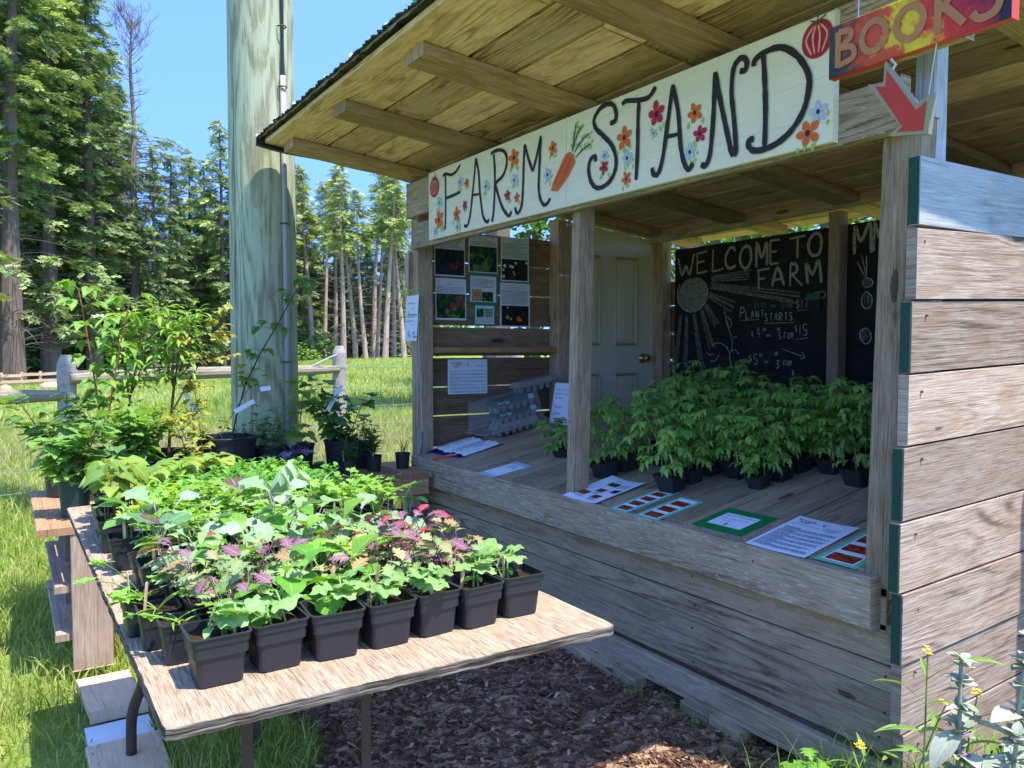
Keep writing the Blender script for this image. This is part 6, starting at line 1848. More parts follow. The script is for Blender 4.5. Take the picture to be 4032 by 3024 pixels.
nursery('potted_bramble', -3.92, .54, gr_yellowcane, .15, .15, 'bramble with yellow and bronze leaves leaning right between the elders')
nursery('potted_gooseberry', -3.78, .72, gr_currant(5, .36, '#a3ac48', .1, (.028, .045)), .16, .12, 'gooseberry with yellowing leaves in front of the elder', stick=1, tagm=M_TAG)
nursery('potted_blackberry', -3.93, .885, gr_blackberry, .285, .235, 'large black pot with an arching blackberry cane leaning right before the pole', stick=0)
nursery('potted_mint', -4.02, 1.12, gr_mint, .17, .16, 'nettle leaved mint in black pot beside the large pot')
nursery('potted_grape', -4.04, 1.27, gr_grape, .17, .16, 'young grape vine with big lobed leaves before the pole', stick=1, tagm=M_TAG)
nursery('potted_purple_kale', -3.84, 1.16, gr_purple, .12, .11, 'purple grey kale in a low black pot right of the large pot', leafm=M_LEAFM)
nursery('potted_currant', -4.02, 1.50, gr_currant(6, .42, '#5f9440'), .19, .17, 'currant with dark lobed leaves in a black pot before the right fence post')
nursery('potted_mint', -4.1, 1.64, gr_mint, .15, .14, 'small dark pot of mint behind the currant', S=.7)
nursery('potted_rosette', -3.80, 1.30, gr_rosette, .085, .075, 'small square pot with a reddish green rosette on the bench edge', False, stick=1)
nursery('potted_succulent', -3.83, 1.465, gr_spiky, .095, .085, 'small round pot of bushy narrow leaves, left of three at the bench end', stick=1)
nursery('potted_succulent', -3.93, 1.645, gr_spiky, .092, .085, 'small round pot of spiky upright shoots, middle of three at the bench end', stick=1, S=1.15)
nursery('potted_chive', -3.94, 1.82, gr_grassy, .085, .085, 'small round pot of thin chive blades beside the left front post', stick=1)
nursery('potted_mint', -4.07, .96, gr_mint, .15, .14, 'pot of leafy mint behind the large black pot', S=.8)
nursery('potted_sunflower', -3.45, .33, lambda f, z0, S: pl_squash(f, z0, 1.7), .11, .11, 'sunflower seedlings with long smooth leaves on the left bench end')
# cream elder flower head
fl_ = MB()
for k in range(60):
    a, r = U(0, 6.28), .04*math.sqrt(rng.random()); c = Vector((r*math.cos(a), r*math.sin(a), U(-.006, .006)+.012*(1-r/.04)))
    fl_.face([c+Vector((.004*math.cos(q), .004*math.sin(q), .001*q)) for q in (0, 1.57, 3.14, 4.71)], None)
for o in bpy.data.objects:
    if o.name.startswith('potted_elder') and 'cream flower' in o.get('label', ''):
        fo = fl_.build('flower_head', M_FLOWW, o); fo.location = (.02, -.10, .80)
# hanging white plastic tags tied to canes
for i, (p, d, L, lab) in enumerate((((-3.95, .70, 1.05), (0.01, .05, -.10), .11, 'white tag hanging below the elder branches'),
        ((-3.86, 1.0, 1.0), (.02, -.10, -.05), .11, 'white lettered tag hanging left of the pole'), ((-3.86, 1.03, 1.055), (.0, .05, .006), .05, 'short white tag tied round the blackberry cane'),
        ((-3.96, 1.48, 1.06), (.0, -.075, -.13), .15, 'long white tag hanging on the currant beside the pole'), ((-3.8, .40, .83), (.02, .03, -.03), .04, 'small white tag in the currant leaves on the left'))):
    p = Vector(p); d = Vector(d).normalized()*L; s = d.cross(X).normalized()*.011
    m = MB(); n_ = d.cross(s).normalized()*.0006
    Q = [p-s, p+s, p+d+s, p+d-s]
    m.face([q+n_ for q in Q], None); m.face([q-n_ for q in Q][::-1], None)
    for k in range(4): m.face([Q[k]-n_, Q[(k+1) % 4]-n_, Q[(k+1) % 4]+n_, Q[k]+n_], None)
    tag(m.build('plant_tag', M_TAG), lab, 'plant tag', 'white plant tags')

# ------------------------------------------------------------------ grass
def blades(name, x, y, h, w, cols, label, lean=.5):
    n = len(x)
    z = gz(x, y)
    a = nrg.uniform(0, 2*math.pi, n); la = nrg.uniform(0, 2*math.pi, n); ln = nrg.uniform(.1, lean, n)*h
    sx, sy = np.cos(a)*w*.5, np.sin(a)*w*.5
    lx, ly = np.cos(la)*ln, np.sin(la)*ln
    V = np.zeros((n, 7, 3))
    for i, (f, ww) in enumerate(((0, 1.0), (.4, .9), (.75, .6))):
        cx = x+lx*f**2; cy = y+ly*f**2; cz = z+h*(f-.12*f*f*ln/h)
        V[:, 2*i] = np.stack([cx-sx*ww, cy-sy*ww, cz], 1); V[:, 2*i+1] = np.stack([cx+sx*ww, cy+sy*ww, cz], 1)
    V[:, 6] = np.stack([x+lx, y+ly, z+h*(1-.3*ln/h)], 1)
    base = np.arange(n)[:, None]*7
    q = np.concatenate([base+np.array([[0, 1, 3, 2]]), base+np.array([[2, 3, 5, 4]])], 0)
    t = base+np.array([[4, 5, 6]])
    me = bpy.data.meshes.new(name)
    nv = n*7; nl = q.size+t.size; npoly = len(q)+len(t)
    me.vertices.add(nv); me.vertices.foreach_set('co', V.reshape(-1).astype(np.float32))
    me.loops.add(nl); li = np.concatenate([q.reshape(-1), t.reshape(-1)]).astype(np.int32); me.loops.foreach_set('vertex_index', li)
    me.polygons.add(npoly)
    ls = np.concatenate([np.arange(len(q))*4, q.size+np.arange(len(t))*3]).astype(np.int32)
    me.polygons.foreach_set('loop_start', ls)
    me.update(calc_edges=True); me.validate()
    c = np.array([lin(k)[:3] for k in cols])
    ix = nrg.integers(0, len(c), n)
    if len(cols) > 6:
        pt = np.sin(x*.55+1.3*np.sin(y*.35))+np.sin(y*.8+np.sin(x*.3)*2)+nrg.normal(0, .5, n)
        ix = np.where(pt > .9, len(c)-1, np.where(pt < -.6, ix % 5, ix))
    pick = c[ix]*nrg.uniform(.75, 1.2, (n, 1))
    C = np.ones((n, 7, 4)); C[:, :, :3] = pick[:, None, :]
    ca = me.attributes.new('col', 'FLOAT_COLOR', 'POINT'); ca.data.foreach_set('color', C.reshape(-1).astype(np.float32))
    me.uv_layers.new(name='UVMap')
    me.materials.append(M_GRASS)
    o = mesh_obj(name, me); tag(o, label, 'grass', None, 'stuff')
    return o
def polar(n, r0, r1, a0, a1, p=2.0):
    u = nrg.random(n); r = (r0**p+(r1**p-r0**p)*u)**(1/p)
    a = np.radians(nrg.uniform(a0, a1, n))
    return -r*np.cos(a), r*np.sin(a), r
GC = ['#9db052', '#aab85c', '#8fa64a', '#b8bd6a', '#839c46', '#c2bf7c']
x, y, r = polar(60000, .9, 5.2, -34, 30, 1.3)
keep = ~in_mulch(x, y) & ~((x > -2.95) & (x < -1.9) & (y > .19) & (y < .36)) & ~((np.hypot(x+4.435, y-1.213) < .2))
clump = np.sin(x*3.1+np.sin(y*2.3)*1.5)*np.sin(y*3.7+np.sin(x*1.9))
keep &= nrg.random(len(x)) < .55+.45*clump+.25
x, y, r, clump = x[keep], y[keep], r[keep], clump[keep]
h = nrg.uniform(.05, .125, len(x))*(1+.5*clump)
blades('grass', x, y, h, nrg.uniform(.003, .006, len(x)), GC, 'long green grass beside and beneath the plywood table', .9)
x, y, r = polar(110000, 5.0, 16, -14, 44, 1.4)
cl = np.sin(x*.9+np.sin(y*1.1))*np.sin(y*1.3+x*.4)
h = nrg.uniform(.09, .22, len(x))*(1+.4*cl)
blades('grass', x, y, h, nrg.uniform(.005, .010, len(x)), GC+['#c2b884', '#b0a878'], 'sunlit meadow grass behind the rail fence', .8)
x, y, r = polar(130000, 15, 56, -10, 46, 1.3)
h = nrg.uniform(.12, .3, len(x))
blades('grass', x, y, h, nrg.uniform(.012, .03, len(x)), GC+['#c2b884', '#b5c06a'], 'far meadow grass running to the forest edge', .7)
# tall grass and weeds at the near right corner
n = 3200
x = nrg.uniform(-1.35, -.45, n); y = nrg.uniform(1.35, 2.3, n)
keep = ~((y > 1.93) & (x < -1.1)) & (nrg.random(n) < np.clip((x+1.45)*2.2, .10, 1))
x, y = x[keep], y[keep]
blades('grass', x, y, nrg.uniform(.06, .30, len(x)), nrg.uniform(.003, .007, len(x)), ['#7fae3c', '#93bb4a', '#6f9c38', '#a8bf5a'], 'fresh green grass at the near corner of the stand', .7)
n = 60
x = nrg.uniform(-2.2, -1.2, n); y = nrg.uniform(1.80, 1.93, n)
blades('grass', x, y, nrg.uniform(.04, .12, n), nrg.uniform(.002, .005, n), ['#6f9c38', '#86ae48'], 'thin tufts of grass growing between the timber blocks', .9)

# ------------------------------------------------------------------ corner weeds and lamb's ear
def mustard(x, y, H, label, lean=0.2, la=1.0):
    r = empty('wild_mustard', (x, y, 0)); tag(r, label, 'weed', 'flowering weeds by the siding')
    f = Foliage()
    P, e = arc((0, 0, 0), la, 1.52-lean*.3, H, lean, 9); f.stem(P, .0032, .0016, L3('#8aa04a'), 5)
    for i in range(2, 9):
        a = i*2.4; 
        P2, e2 = arc(P[i], a, U(.5, 1.0), U(.03, .10), .2, 3); f.stem(P2, .0012, .0009, L3('#8aa84a'), 3)
        f.add(LF_LANCE, P2[-1], a, U(-.2, .6), U(-.4, .4), U(.05, .09), L3('#86a848'), .6)
        f.add(LF_LANCE, P[i], a+2, U(.1, .7), U(-.4, .4), U(.06, .10), L3('#86a848'), .5)
    for k in range(6):
        a = U(0, 6.28); f.add(LF_CUT, P[1], a, U(.0, .7), U(-.4, .4), U(.10, .15), L3('#79a543'), .8)
    f.build('leaves', M_LEAF, r)
    m = MB()
    for k in range(9):
        c = P[-1]+Vector((U(-.010, .010), U(-.010, .010), U(-.006, .010)))
        for q in range(4):
            a = q*1.57+k; d = Vector((math.cos(a), math.sin(a), .5))*.006; s = Vector((-math.sin(a), math.cos(a), 0))*.0022
            m.face([c, c+d*.6-s, c+d, c+d*.6+s], None)
    m.build('flowers', M_FLOWY, r)
mustard(-.960, 1.735, .545, 'tallest slim yellow flowered weed before the siding', .1, 2.0)
mustard(-1.055, 1.80, .42, 'yellow flowered weed nearest the stand corner', .25, .6)
mustard(-.885, 1.70, .50, 'slim yellow flowered weed between the tall weed and the grey woolly plants', .12, 1.2)
mustard(-1.02, 1.70, .30, 'short leafy weed in front of the stand corner', .3, 3.0)
def weedbush(x, y, H, label, c='#79ae42'):
    f = Foliage()
    for b in range(7):
        a = U(0, 6.28); P, e = arc((U(-.02, .02), U(-.02, .02), 0), a, U(.8, 1.4), H*U(.6, 1), U(.2, .7), 5); f.stem(P, .0018, .001, L3('#86a04c'), 3)
        for i in range(1, 6):
            for q in range(2): f.add(LF_CUT if rng.random() < .6 else LF_CEL, P[i], U(0, 6.28), U(-.3, .6), U(-.4, .4), U(.045, .085), L3(c))
    o = f.build('leafy_weed', M_LEAF); o.location = (x, y, 0); tag(o, label, 'weed', 'leafy weeds at the stand corner')
weedbush(-1.11, 1.74, .24, 'leafy weed spreading at the foot of the corner')
weedbush(-1.2, 1.80, .17, 'low leafy weed left of the corner against the toe board')
weedbush(-1.0, 1.62, .22, 'leafy weed in front of the corner at the picture bottom')
weedbush(-.90, 1.58, .20, 'leafy weed below the woolly grey plants', '#8fbb4c')
weedbush(-1.32, 1.78, .13, 'small leafy weed in front of the toe board')
weedbush(-.95, 1.50, .26, 'leafy weed at the very bottom right of the picture', '#86b548')
weedbush(-1.05, 1.55, .20, 'leafy weed in front of the stand corner, nearest the camera', '#7fb045')
weedbush(-.80, 1.52, .24, 'leafy weed in the grass under the tall woolly plant', '#8fbb4c')
def lambs_ear(x, y, H, label, lean, la):
    r = empty('lambs_ear', (x, y, 0)); tag(r, label, 'flowering plant', 'woolly grey plants by the siding')
    f = Foliage(); g = ('#98a08a', '#a4aa96', '#8c957f', '#adb2a0')
    P, e = arc((0, 0, 0), la, 1.5, H, lean, 12); f.stem(P, .007, .004, L3('#a3ab92'), 7)
    for i in range(2, 10):
        a = i*1.57
        for q in (0, 3.14):
            f.add(LF_OVAL, P[i], a+q+U(-.2, .2), U(-.5, .5), U(-.3, .3), U(.13, .17)*(1.15-i*.05), L3(rng.choice(g)), .85)
    for i in range(7, 13):
        fz = P[i]
        for q in range(10):
            a = U(0, 6.28); f.add(LF_OVAL, fz+Vector((0, 0, U(-.012, .012))), a, U(.1, 1.0), U(-.4, .4), U(.028, .042), L3(rng.choice(g)))
    for k in range(12):
        a = U(0, 6.28); f.add(LF_OVAL, (U(-.04, .04), U(-.04, .04), U(.03, .18)), a, U(-.1, .7), U(-.4, .4), U(.17, .24), L3(rng.choice(g)), .9)
    f.build('leaves', M_LEAFM, r)
    for i in (8, 9):
        m = MB()
        for q in range(5):
            a = U(0, 6.28); c = P[i]+Vector((math.cos(a)*.014, math.sin(a)*.014, U(-.01, .01)))
            for w in range(3):
                b = a+w-1; d = Vector((math.cos(b), math.sin(b), .3))*.010; s = Vector((-math.sin(b), math.cos(b), .2))*.004
                m.face([c, c+d-s, c+d*1.3, c+d+s], None)
        m.build('flower_whorl', M_FLOWP, r)
lambs_ear(-.80, 1.735, .64, 'tall woolly grey plant with mauve flowers at the right picture edge', .08, 1.2)
lambs_ear(-.845, 1.66, .58, 'woolly grey flower spike left of the taller one', .05, 2.0)
lambs_ear(-.76, 1.66, .50, 'short woolly grey plant in front of the tall spike', .15, 5.5)
lambs_ear(-.73, 1.80, .48, 'woolly grey plant behind the tall spike beside the siding', .2, .3)

# ------------------------------------------------------------------ trees
class Tree:
    def __init__(s): s.f = Foliage(); s.w = MB(); s.d = MB()
NL = 9
def spray_tpl(seed, droop=.25):
    """a conifer spray: a shoot with short side shoots, each a narrow leaf-shaped face"""
    r = random.Random(seed); V = []; F = []
    def needle(p, d, L, w):
        s = d.cross(Vector((0, 0, 1)))
        s = s.normalized()*w if s.length > 1e-4 else Vector((w, 0, 0))
        o = len(V); m_ = p+d*L*.45
        V.extend([tuple(p-s*.3), tuple(m_-s), tuple(p+d*L), tuple(m_+s)]); F.append((o, o+1, o+2, o+3))
    for i in range(5):
        t = i/5
        p = Vector((0, t*.9, -droop*t*t))
        for sd in (-1, 1):
            a = sd*r.uniform(.6, 1.05)
            d = Vector((math.sin(a), math.cos(a), r.uniform(-.35, .1))).normalized()
            needle(p, d, r.uniform(.30, .55)*(1-.45*t), r.uniform(.06, .10))
    needle(Vector((0, .55, -droop*.4)), Vector((0, 1, -.3)).normalized(), .5, .07)
    return np.array(V), F, np.array([(.2, .1)]*len(V))
SPR = [spray_tpl(i) for i in range(6)]
def conifer(H, Rb, clear, seed, cols, nb=150, trunk_r=.3, top=1.0, dead=0.0, upper=.35, sp_sz=1.0, lean=0.0, dens=1.0):
    r = random.Random(seed); T = Tree()
    def tp_(z): 
        f = z/H
        return Vector((lean*f*f*H+.12*math.sin(f*4+seed), .10*math.sin(f*5+seed*2), z))
    pts = [tp_(H*i/16) for i in range(17)]
    T.w.tube([p-Vector((0, 0, .3 if i == 0 else 0)) for i, p in enumerate(pts)], [trunk_r*(1-.93*(i/16)**.85)+.015 for i in range(17)], 9)
    for b in range(nb):
        f = clear+(1-clear)*((b+r.random())/nb)**.9
        z = H*f
        g = (f-clear)/(1-clear)
        L = Rb*((1-g)**.75*(.75+.25*math.sin(g*9+seed))+.04)*r.uniform(.55, 1.15)
        if g < .12: L *= .55+3.5*g
        a = r.uniform(0, 6.283)
        p0 = tp_(z); el = -.15+upper*g+r.uniform(-.22, .22)
        P = [p0]; e = el+.18
        nseg = 4
        for i in range(nseg):
            P.append(P[-1]+Vector((math.cos(a)*math.cos(e), math.sin(a)*math.cos(e), math.sin(e)))*(L/nseg)); e -= .16
        T.w.tube(P, [max(.012, trunk_r*.13*(1-g*.6)), .02, .014, .010, .006], 4, cap=False)
        ns = max(4, int(L*11*dens))
        base = r.choice(cols); tone = r.uniform(.7, 1.25)
        for q in range(ns):
            t = .22+.80*((q+r.random())/ns)
            k = min(nseg-1, int(t*nseg)); ff = min(1.0, t*nseg-k)
            p = P[k].lerp(P[k+1], ff)+Vector((r.uniform(-.12, .12), r.uniform(-.12, .12), r.uniform(-.16, .08)))
            c = lin(base)[:3]; v = tone*r.uniform(.75, 1.25)
            T.f.add(r.choice(SPR), p, a+r.uniform(-1.3, 1.3), r.uniform(-.6, .25), r.uniform(-.7, .7), sp_sz*r.uniform(.32, .62), (c[0]*v, c[1]*v, c[2]*v))
    nd = int(dead)
    for b in range(nd):
        z = H*(r.uniform(.06, max(clear+.10, .2))); a = r.uniform(0, 6.283); L = Rb*r.uniform(.25, .9)
        p0 = tp_(z); P = [p0]; e = r.uniform(-.1, .35)
        for i in range(4):
            P.append(P[-1]+Vector((math.cos(a)*math.cos(e), math.sin(a)*math.cos(e), math.sin(e)))*(L/4)); e -= r.uniform(0, .28); a += r.uniform(-.2, .2)
        T.d.tube(P, [.035, .028, .02, .013, .006], 4, cap=False)
        for q in range(3):
            pb = P[r.randint(1, 3)]; aa = a+r.choice((-1, 1))*r.uniform(.4, 1.0)
            T.d.tube([pb, pb+Vector((math.cos(aa), math.sin(aa), r.uniform(-.4, .1)))*L*.25], [.012, .004], 3, cap=False)
    return T
def tree_obj(name, T, bark, needles=True):
    root = empty(name)
    k0 = len(T.w.f)
    for q in T.d.f: T.w.f.append(tuple(i+len(T.w.v) for i in q))
    T.w.v += T.d.v; T.w.uv += T.d.uv; T.w.r += T.d.r; T.w.m += [1]*len(T.d.f)
    T.w.build('trunk', [bark, M_BARKD], root)
    if T.f.nv: T.f.build('crown', M_NEEDLE, root, smooth=False)
    return root
CDARK = ['#84975e', '#92a466', '#768c56', '#a0ac70', '#8a9c64']
CYEL = ['#9dae64', '#acba6c', '#90a45c', '#b8be78', '#a2b268']
protoA = [(conifer(21, 3.6, .10, 1, CDARK, 210, .40, dead=14), 21), (conifer(21, 3.1, .16, 2, CDARK, 200, .36, dead=16), 21), (conifer(21, 4.0, .07, 3, CDARK, 220, .42, dead=10), 21)]
protoB = [(conifer(15, 2.5, .62, 4, CYEL, 90, .23, dead=44, lean=.03, dens=.7, upper=.2), 15), (conifer(15, 2.2, .70, 5, CYEL, 75, .20, dead=40, lean=-.035, dens=.7, upper=.1), 15), (conifer(15, 2.6, .56, 6, CYEL, 100, .24, dead=44, lean=.05, dens=.65, upper=.3), 15), (conifer(15, 2.2, .64, 7, CYEL, 80, .22, dead=40, lean=-.02, dens=.7, upper=.15), 15)]
protoC = [(conifer(14, 2.9, .04, 8, CDARK+CYEL, 170, .22, upper=.6, dead=0), 14), (conifer(14, 2.6, .03, 9, CDARK+CYEL, 170, .2, upper=.6, dead=0), 14)]
bigT = (conifer(27, 4.6, .33, 10, CDARK+CYEL, 190, .62, dead=60, lean=.03, sp_sz=1.1), 27)
cache = {}
def place(key, T, H0, D, r, H, bark, name, label, group, rot=None, dim=0):
    a = R(32.8)+math.atan((D*4032/2212-2016)/3080.)
    x, y = -r*math.cos(a), r*math.sin(a)
    if key in cache: o = copy_tree(cache[key])
    else:
        o = tree_obj(name, T, bark); cache[key] = o
    s = H/H0
    o.location = (x, y, float(gz(x, y))-.1)
    o.rotation_euler = (0, 0, rng.uniform(0, 6.28) if rot is None else rot); o.scale = (s, s, s)
    tag(o, label, 'tree', group); return o
G1 = 'tall firs at the left forest edge'
LST = [(-150, 47, 30), (-60, 52, 31), (75, 56, 30), (118, 53, 30), (160, 57, 27), (205, 54, 26), (245, 58, 21.5), (335, 55, 14.5), (375, 57, 14.5), (268, 61, 20), (40, 62, 31), (190, 63, 28)]
names = ['just outside the left picture edge', 'cut by the left picture edge', 'rising out of the picture right of the big bare trunk', 'with deep green sweeping branches, second right of the big bare trunk', 'with a straight trunk, its top cut by the picture edge', 'with an outline stepping down beside the blue sky', 'standing left of the dead topped tree', 'below and right of the dead topped tree', 'before the gap left of the pole', 'half hidden behind the dead topped tree', 'deep behind the big bare trunk', 'deep in the stand, dark and tall']
for i, (D, r, H) in enumerate(LST):
    j = i % 3
    place('A%d' % j, protoA[j][0], protoA[j][1], D, r, H, M_BARK, 'fir_tree', 'tall dark fir %s' % names[i], G1)
place('big', bigT[0], bigT[1], 30, 50, 29, M_BARK, 'fir_tree', 'largest fir with a thick bare lower trunk and long dead branches at far left', G1, 1.2)
# dead topped tree
def dead_top():
    T = conifer(22, 3.3, .12, 21, CDARK, 150, .30, dead=10)
    return T
r_ = random.Random(5)
dt = Tree(); H = 22.0
pts = [Vector((.10*math.sin(i*.8), .08*math.sin(i*1.1), H*i/18)) for i in range(19)]
dt.w.tube(pts, [.34*(1-.9*(i/18))+.02 for i in range(19)], 8)
for b in range(120):
    f = .10+.58*((b+r_.random())/120); z = H*f; a = r_.uniform(0, 6.28); L = 3.7*(1-f)**.35*r_.uniform(.45, 1.1)*(1.0 if f < .5 else .75)
    if f > .54 and b % 3: a = 1.6+r_.uniform(-.5, .5); L = r_.uniform(2.6, 4.2)
    p0 = Vector((.1*math.sin(f*14), 0, z)); P = [p0]; e = r_.uniform(-.1, .3)
    for i in range(4): P.append(P[-1]+Vector((math.cos(a)*math.cos(e), math.sin(a)*math.cos(e), math.sin(e)))*(L/4)); e -= .12
    dt.w.tube(P, [.04, .03, .02, .012, .006], 4, cap=False)
    c = lin(r_.choice(CDARK))[:3]
    for q in range(int(L*4.4)):
        t = .25+.75*r_.random(); k = min(3, int(t*4)); p = P[k].lerp(P[k+1], t*4-k); v = r_.uniform(.7, 1.3)
        dt.f.add(r_.choice(SPR), p, a+r_.uniform(-1.2, 1.2), r_.uniform(-.5, .3), r_.uniform(-.6, .6), r_.uniform(.32, .62), (c[0]*v, c[1]*v, c[2]*v))
def twig(p, d, L, rad, depth):
    P = [p]; dd = d.copy()
    for i in range(3):
        dd = (dd+Vector((r_.uniform(-.25, .25), r_.uniform(-.25, .25), r_.uniform(-.05, .25)))).normalized(); P.append(P[-1]+dd*(L/3))
    dt.d.tube(P, [rad, rad*.8, rad*.6, rad*.35], 3, cap=False)
    if depth:
        for q in range(4):
            k = r_.randint(1, 3); nd = (dd+Vector((r_.uniform(-.9, .9), r_.uniform(-.9, .9), r_.uniform(-.1, .7)))).normalized()
            twig(P[k], nd, L*r_.uniform(.45, .7), max(.008, rad*.5), depth-1)
for b in range(44):
    z = H*(.64+.35*(b/44)**.6); a = r_.uniform(0, 6.28); top_ = z/H > .88
    twig(Vector((.1, 0, z)), Vector((math.cos(a), math.sin(a), .9 if top_ else .15)).normalized(), (1.3 if top_ else .9)*r_.uniform(.6, 1.1), .03, 3 if top_ else 1)
for b in range(34):
    z = H*r_.uniform(.25, .62); a = r_.uniform(0, 6.28)
    twig(Vector((.1, 0, z)), Vector((math.cos(a), math.sin(a), -.15)).normalized(), r_.uniform(1.6, 3.4), .03, 2)
o = tree_obj('dead_topped_fir', dt, M_BARKD)
a = R(32.8)+math.atan((298*4032/2212-2016)/3080.)
o.location = (-56*math.cos(a), 56*math.sin(a), -.6); o.rotation_euler = (0, 0, 0); o.scale = (1.0, 1.0, 1.03)
tag(o, 'fir with a bare dead grey top standing against the blue sky', 'tree', G1)
G2 = 'mid height firs behind the pole'
for i, (D, r, H, nm) in enumerate(((418, 60, 15.2, 'left of the narrow spire'), (482, 58, 17.2, 'with a narrow pointed spire just left of the pole'), (450, 63, 15.5, 'in the notch left of the pole'), (520, 60, 16, 'hidden by the pole'), (565, 61, 15.5, 'behind the middle of the pole'), (612, 58, 15.5, 'behind the right side of the pole'), (655, 62, 14.2, 'just right of the pole'))):
    j = i % 2
    place('C%d' % j, protoC[j][0], protoC[j][1], D, r, H, M_BARK, 'fir_tree', 'mid height fir %s' % nm, G2)
G3 = 'bare trunked pines at the right forest edge'
pl_ = [(672, 60, 14.2, 'first right of the pole'), (705, 63, 14.6, 'set back right of the pole'), (742, 57, 13.2, 'with a leaning pale trunk left of the fence post gap'), (765, 58, 12.8, 'with a slender pale trunk, second of the sunlit group'), (790, 57, 13.6, 'with the brightest pink trunk in the sunlit group'), (818, 60, 13.2, 'with a slightly curved trunk in the sunlit group'), (832, 57, 13.4, 'with a straight pale trunk near the stand'), (852, 62, 13.6, 'behind the others near the stand'), (870, 58, 14.2, 'half hidden by the left stand post'), (890, 60, 15, 'hidden by the left stand post'), (725, 66, 15.5, 'deep behind the sunlit group'), (925, 60, 16, 'seen over the poster wall'), (808, 66, 15, 'far back in the sunlit group')]
for i, (D, r, H, nm) in enumerate(pl_):
    j = i % 4
    place('B%d' % j, protoB[j][0], protoB[j][1], D, r, H*rng.uniform(.86, 1.10), M_BARKP, 'pine_tree', 'tall bare trunked pine %s' % nm, G3).rotation_euler = (rng.uniform(-.06, .06), rng.uniform(-.04, .04), rng.uniform(0, 6.28))
# deeper forest: a second rank closes the gaps with dark foliage
G4 = 'deep forest trees behind the front rank'
k = 0
for D in range(-120, 960, 34):
    for rr, hs in ((68, .95), (78, 1.05)):
        k += 1
        Dp = D+rng.uniform(-15, 15)
        lim = 24 if Dp < 190 else (15.5 if Dp < 270 else 12.2)
        Hh = lim*hs*rng.uniform(.85, 1.0)
        j = rng.choice((0, 1)) if Hh < 17 else rng.choice((0, 1, 2))
        kk, TT = (('C%d' % j), protoC[j]) if Hh < 17 else (('A%d' % j), protoA[j])
        o = place(kk, TT[0], TT[1], Dp, rr, Hh, M_BARK, 'fir_tree', 'dark conifer deep in the forest, half hidden behind the front rank', G4)
for i, (D, r, H) in enumerate(((684, 66, 9), (718, 68, 7.5), (752, 67, 8.5), (778, 69, 6.5), (806, 68, 8), (842, 67, 8.5), (868, 66, 7), (646, 65, 9.5), (540, 66, 12), (600, 66, 10), (450, 66, 12.5), (395, 66, 13))):
    j = i % 2
    o = place('C%d' % j, protoC[j][0], protoC[j][1], D, r, H, M_BARK, 'fir_tree', 'low young fir standing in the shade between the taller trunks', 'young firs between the trunks')
# understorey shrubs
def shrub(seed, W, H, cols, n=700):
    r = random.Random(seed); f = Foliage()
    for i in range(n):
        a = r.uniform(0, 6.28); rr_ = W*math.sqrt(r.random()); z = H*r.random()**.8*(1-.6*(rr_/W)**2)
        b = lin(r.choice(cols))[:3]; v = r.uniform(.7, 1.3)
        f.add(LF_OVAL, (rr_*math.cos(a), rr_*math.sin(a), z), r.uniform(0, 6.28), r.uniform(-.4, .9), r.uniform(-.6, .6), r.uniform(.22, .42), (b[0]*v, b[1]*v, b[2]*v), 1.3)
    return f
shp = []
SHC = ['#7f9c46', '#8fab50', '#6a8a40', '#9ab45c']
i = 0
for D, r, W, Hh in ((72, 55, 2.6, 3.4), (128, 56, 2.4, 2.6), (160, 58, 2.2, 3.4), (215, 57, 2.0, 1.6), (-20, 57, 3, 2.2), (262, 58, 2.2, 1.5), (330, 60, 2.5, 1.6), (600, 62, 2.5, 2.4), (665, 60, 2.2, 2.6), (640, 57, 1.8, 1.6)):
    i += 1
    if len(shp) < 3:
        o = shrub(i, 2.4, 2.6, SHC).build('undergrowth_shrub', M_NEEDLE, None, False); shp.append(o)
    else: o = copy_tree(rng.choice(shp))
    a = R(32.8)+math.atan((D*4032/2212-2016)/3080.); x, y = -r*math.cos(a), r*math.sin(a)
    o.location = (x, y, float(gz(x, y))-.1); o.scale = (W/2.4, W/2.4, Hh/2.6); o.rotation_euler = (0, 0, rng.uniform(0, 6))
    tag(o, 'sunlit green undergrowth shrub between the forest trunks, ' + ['right of the big bare trunk', 'between the second and third trunks', 'tallest of the left group', 'small, left of the fence post', 'at the far left edge', 'low, behind the raspberry', 'low, behind the elder', 'behind the pole', 'right of the pole', 'low, right of the pole'][i-1], 'shrub', 'undergrowth shrubs at the forest edge')
for k in range(26):
    D = -140+k*44+rng.uniform(-12, 12)
    o = copy_tree(rng.choice(shp)); r = rng.uniform(84, 90)
    a = R(32.8)+math.atan((D*4032/2212-2016)/3080.); x, y = -r*math.cos(a), r*math.sin(a)
    o.location = (x, y, float(gz(x, y))-.3); o.scale = (2.0, 2.0, rng.uniform(2.2, 3.2)); o.rotation_euler = (0, 0, rng.uniform(0, 6))
    tag(o, 'large dark thicket far back between the forest trunks', 'shrub', 'thickets deep in the forest')
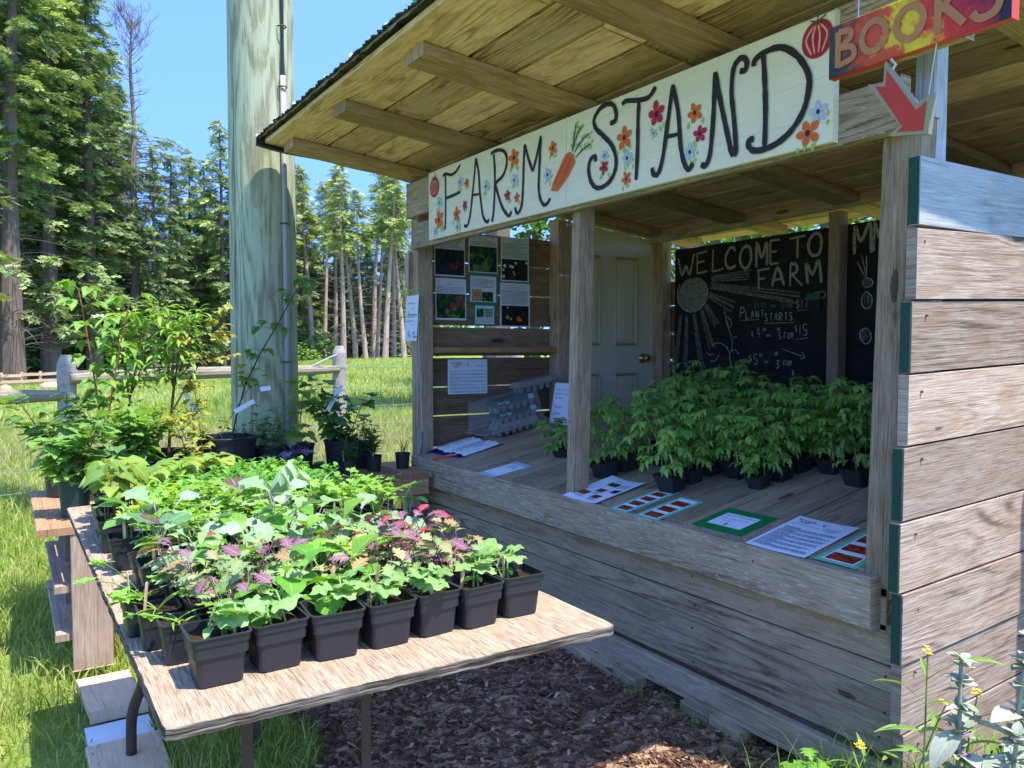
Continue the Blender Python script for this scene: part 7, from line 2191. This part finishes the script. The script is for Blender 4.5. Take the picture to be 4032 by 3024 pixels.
# trees behind the stand
def broadleaf(seed, H, Rc, zc, cols, n=2600, ls=.17):
    r = random.Random(seed); T = Tree()
    T.w.tube([(0, 0, -.2), (.1, 0, zc*.6), (.15, .1, zc), (.1, 0, H*.9)], [.26, .2, .15, .03], 9)
    blobs = []
    for b in range(26):
        a = r.uniform(0, 6.28); z = zc+(H-zc)*r.random(); rr_ = Rc*math.sqrt(r.random())*(1-.5*abs((z-(zc+H)/2)/((H-zc)/2))**2)
        c = Vector((rr_*math.cos(a), rr_*math.sin(a), z)); blobs.append(c)
        T.w.tube([(.1, 0, max(zc*.7, z-rr_*.8)), tuple((Vector((.1, 0, z))+c)/2+Vector((0, 0, -.1))), tuple(c)], [.07, .04, .015], 4, cap=False)
    for i in range(n):
        c = r.choice(blobs); d = Vector((r.gauss(0, 1), r.gauss(0, 1), r.gauss(0, .7)))
        p = c+d*.42; b = lin(r.choice(cols))[:3]; v = r.uniform(.7, 1.3)
        T.f.add(LF_OVAL, p, r.uniform(0, 6.28), r.uniform(-.6, .6), r.uniform(-.8, .8), ls*r.uniform(.7, 1.4), (b[0]*v, b[1]*v, b[2]*v), 1.3)
    return T
BL = ['#6f9440', '#7fa44a', '#5f863a', '#8cb052']
bt = {}
def bplace(seed, az, r, H, Rc, zc, label, cols=BL):
    o = tree_obj('broadleaf_tree', broadleaf(seed, H, Rc, zc, cols), M_BARK)
    a = R(az); o.location = (-r*math.cos(a), r*math.sin(a), 0); tag(o, label, 'tree', 'trees behind the stand')
bplace(31, 31.6, 13.5, 9.6, 1.35, 6.6, 'tree behind the stand whose leafy branch shows above the roof corner')
bplace(32, 38, 16, 7.0, 2.6, 1.2, 'bright green tree behind the stand left of the chalkboard')
bplace(33, 46, 15, 6.5, 2.6, 1.0, 'bright green tree behind the stand above the chalkboard lettering')
bplace(34, 54, 16, 7.0, 2.8, 1.0, 'leafy tree behind the stand above the back post')
bplace(35, 34.2, 21, 9.0, 1.6, 3.0, 'leafy tree behind the stand seen over the poster wall beside the door')
bplace(36, 62, 16, 7.0, 2.8, 1.0, 'leafy tree behind the right half of the stand')
bplace(37, 41, 22, 8.0, 2.6, 2.0, 'darker tree further behind the chalkboard', CDARK)
bplace(38, 50, 22, 8.0, 2.6, 2.0, 'dark tree further behind the back post', CDARK)
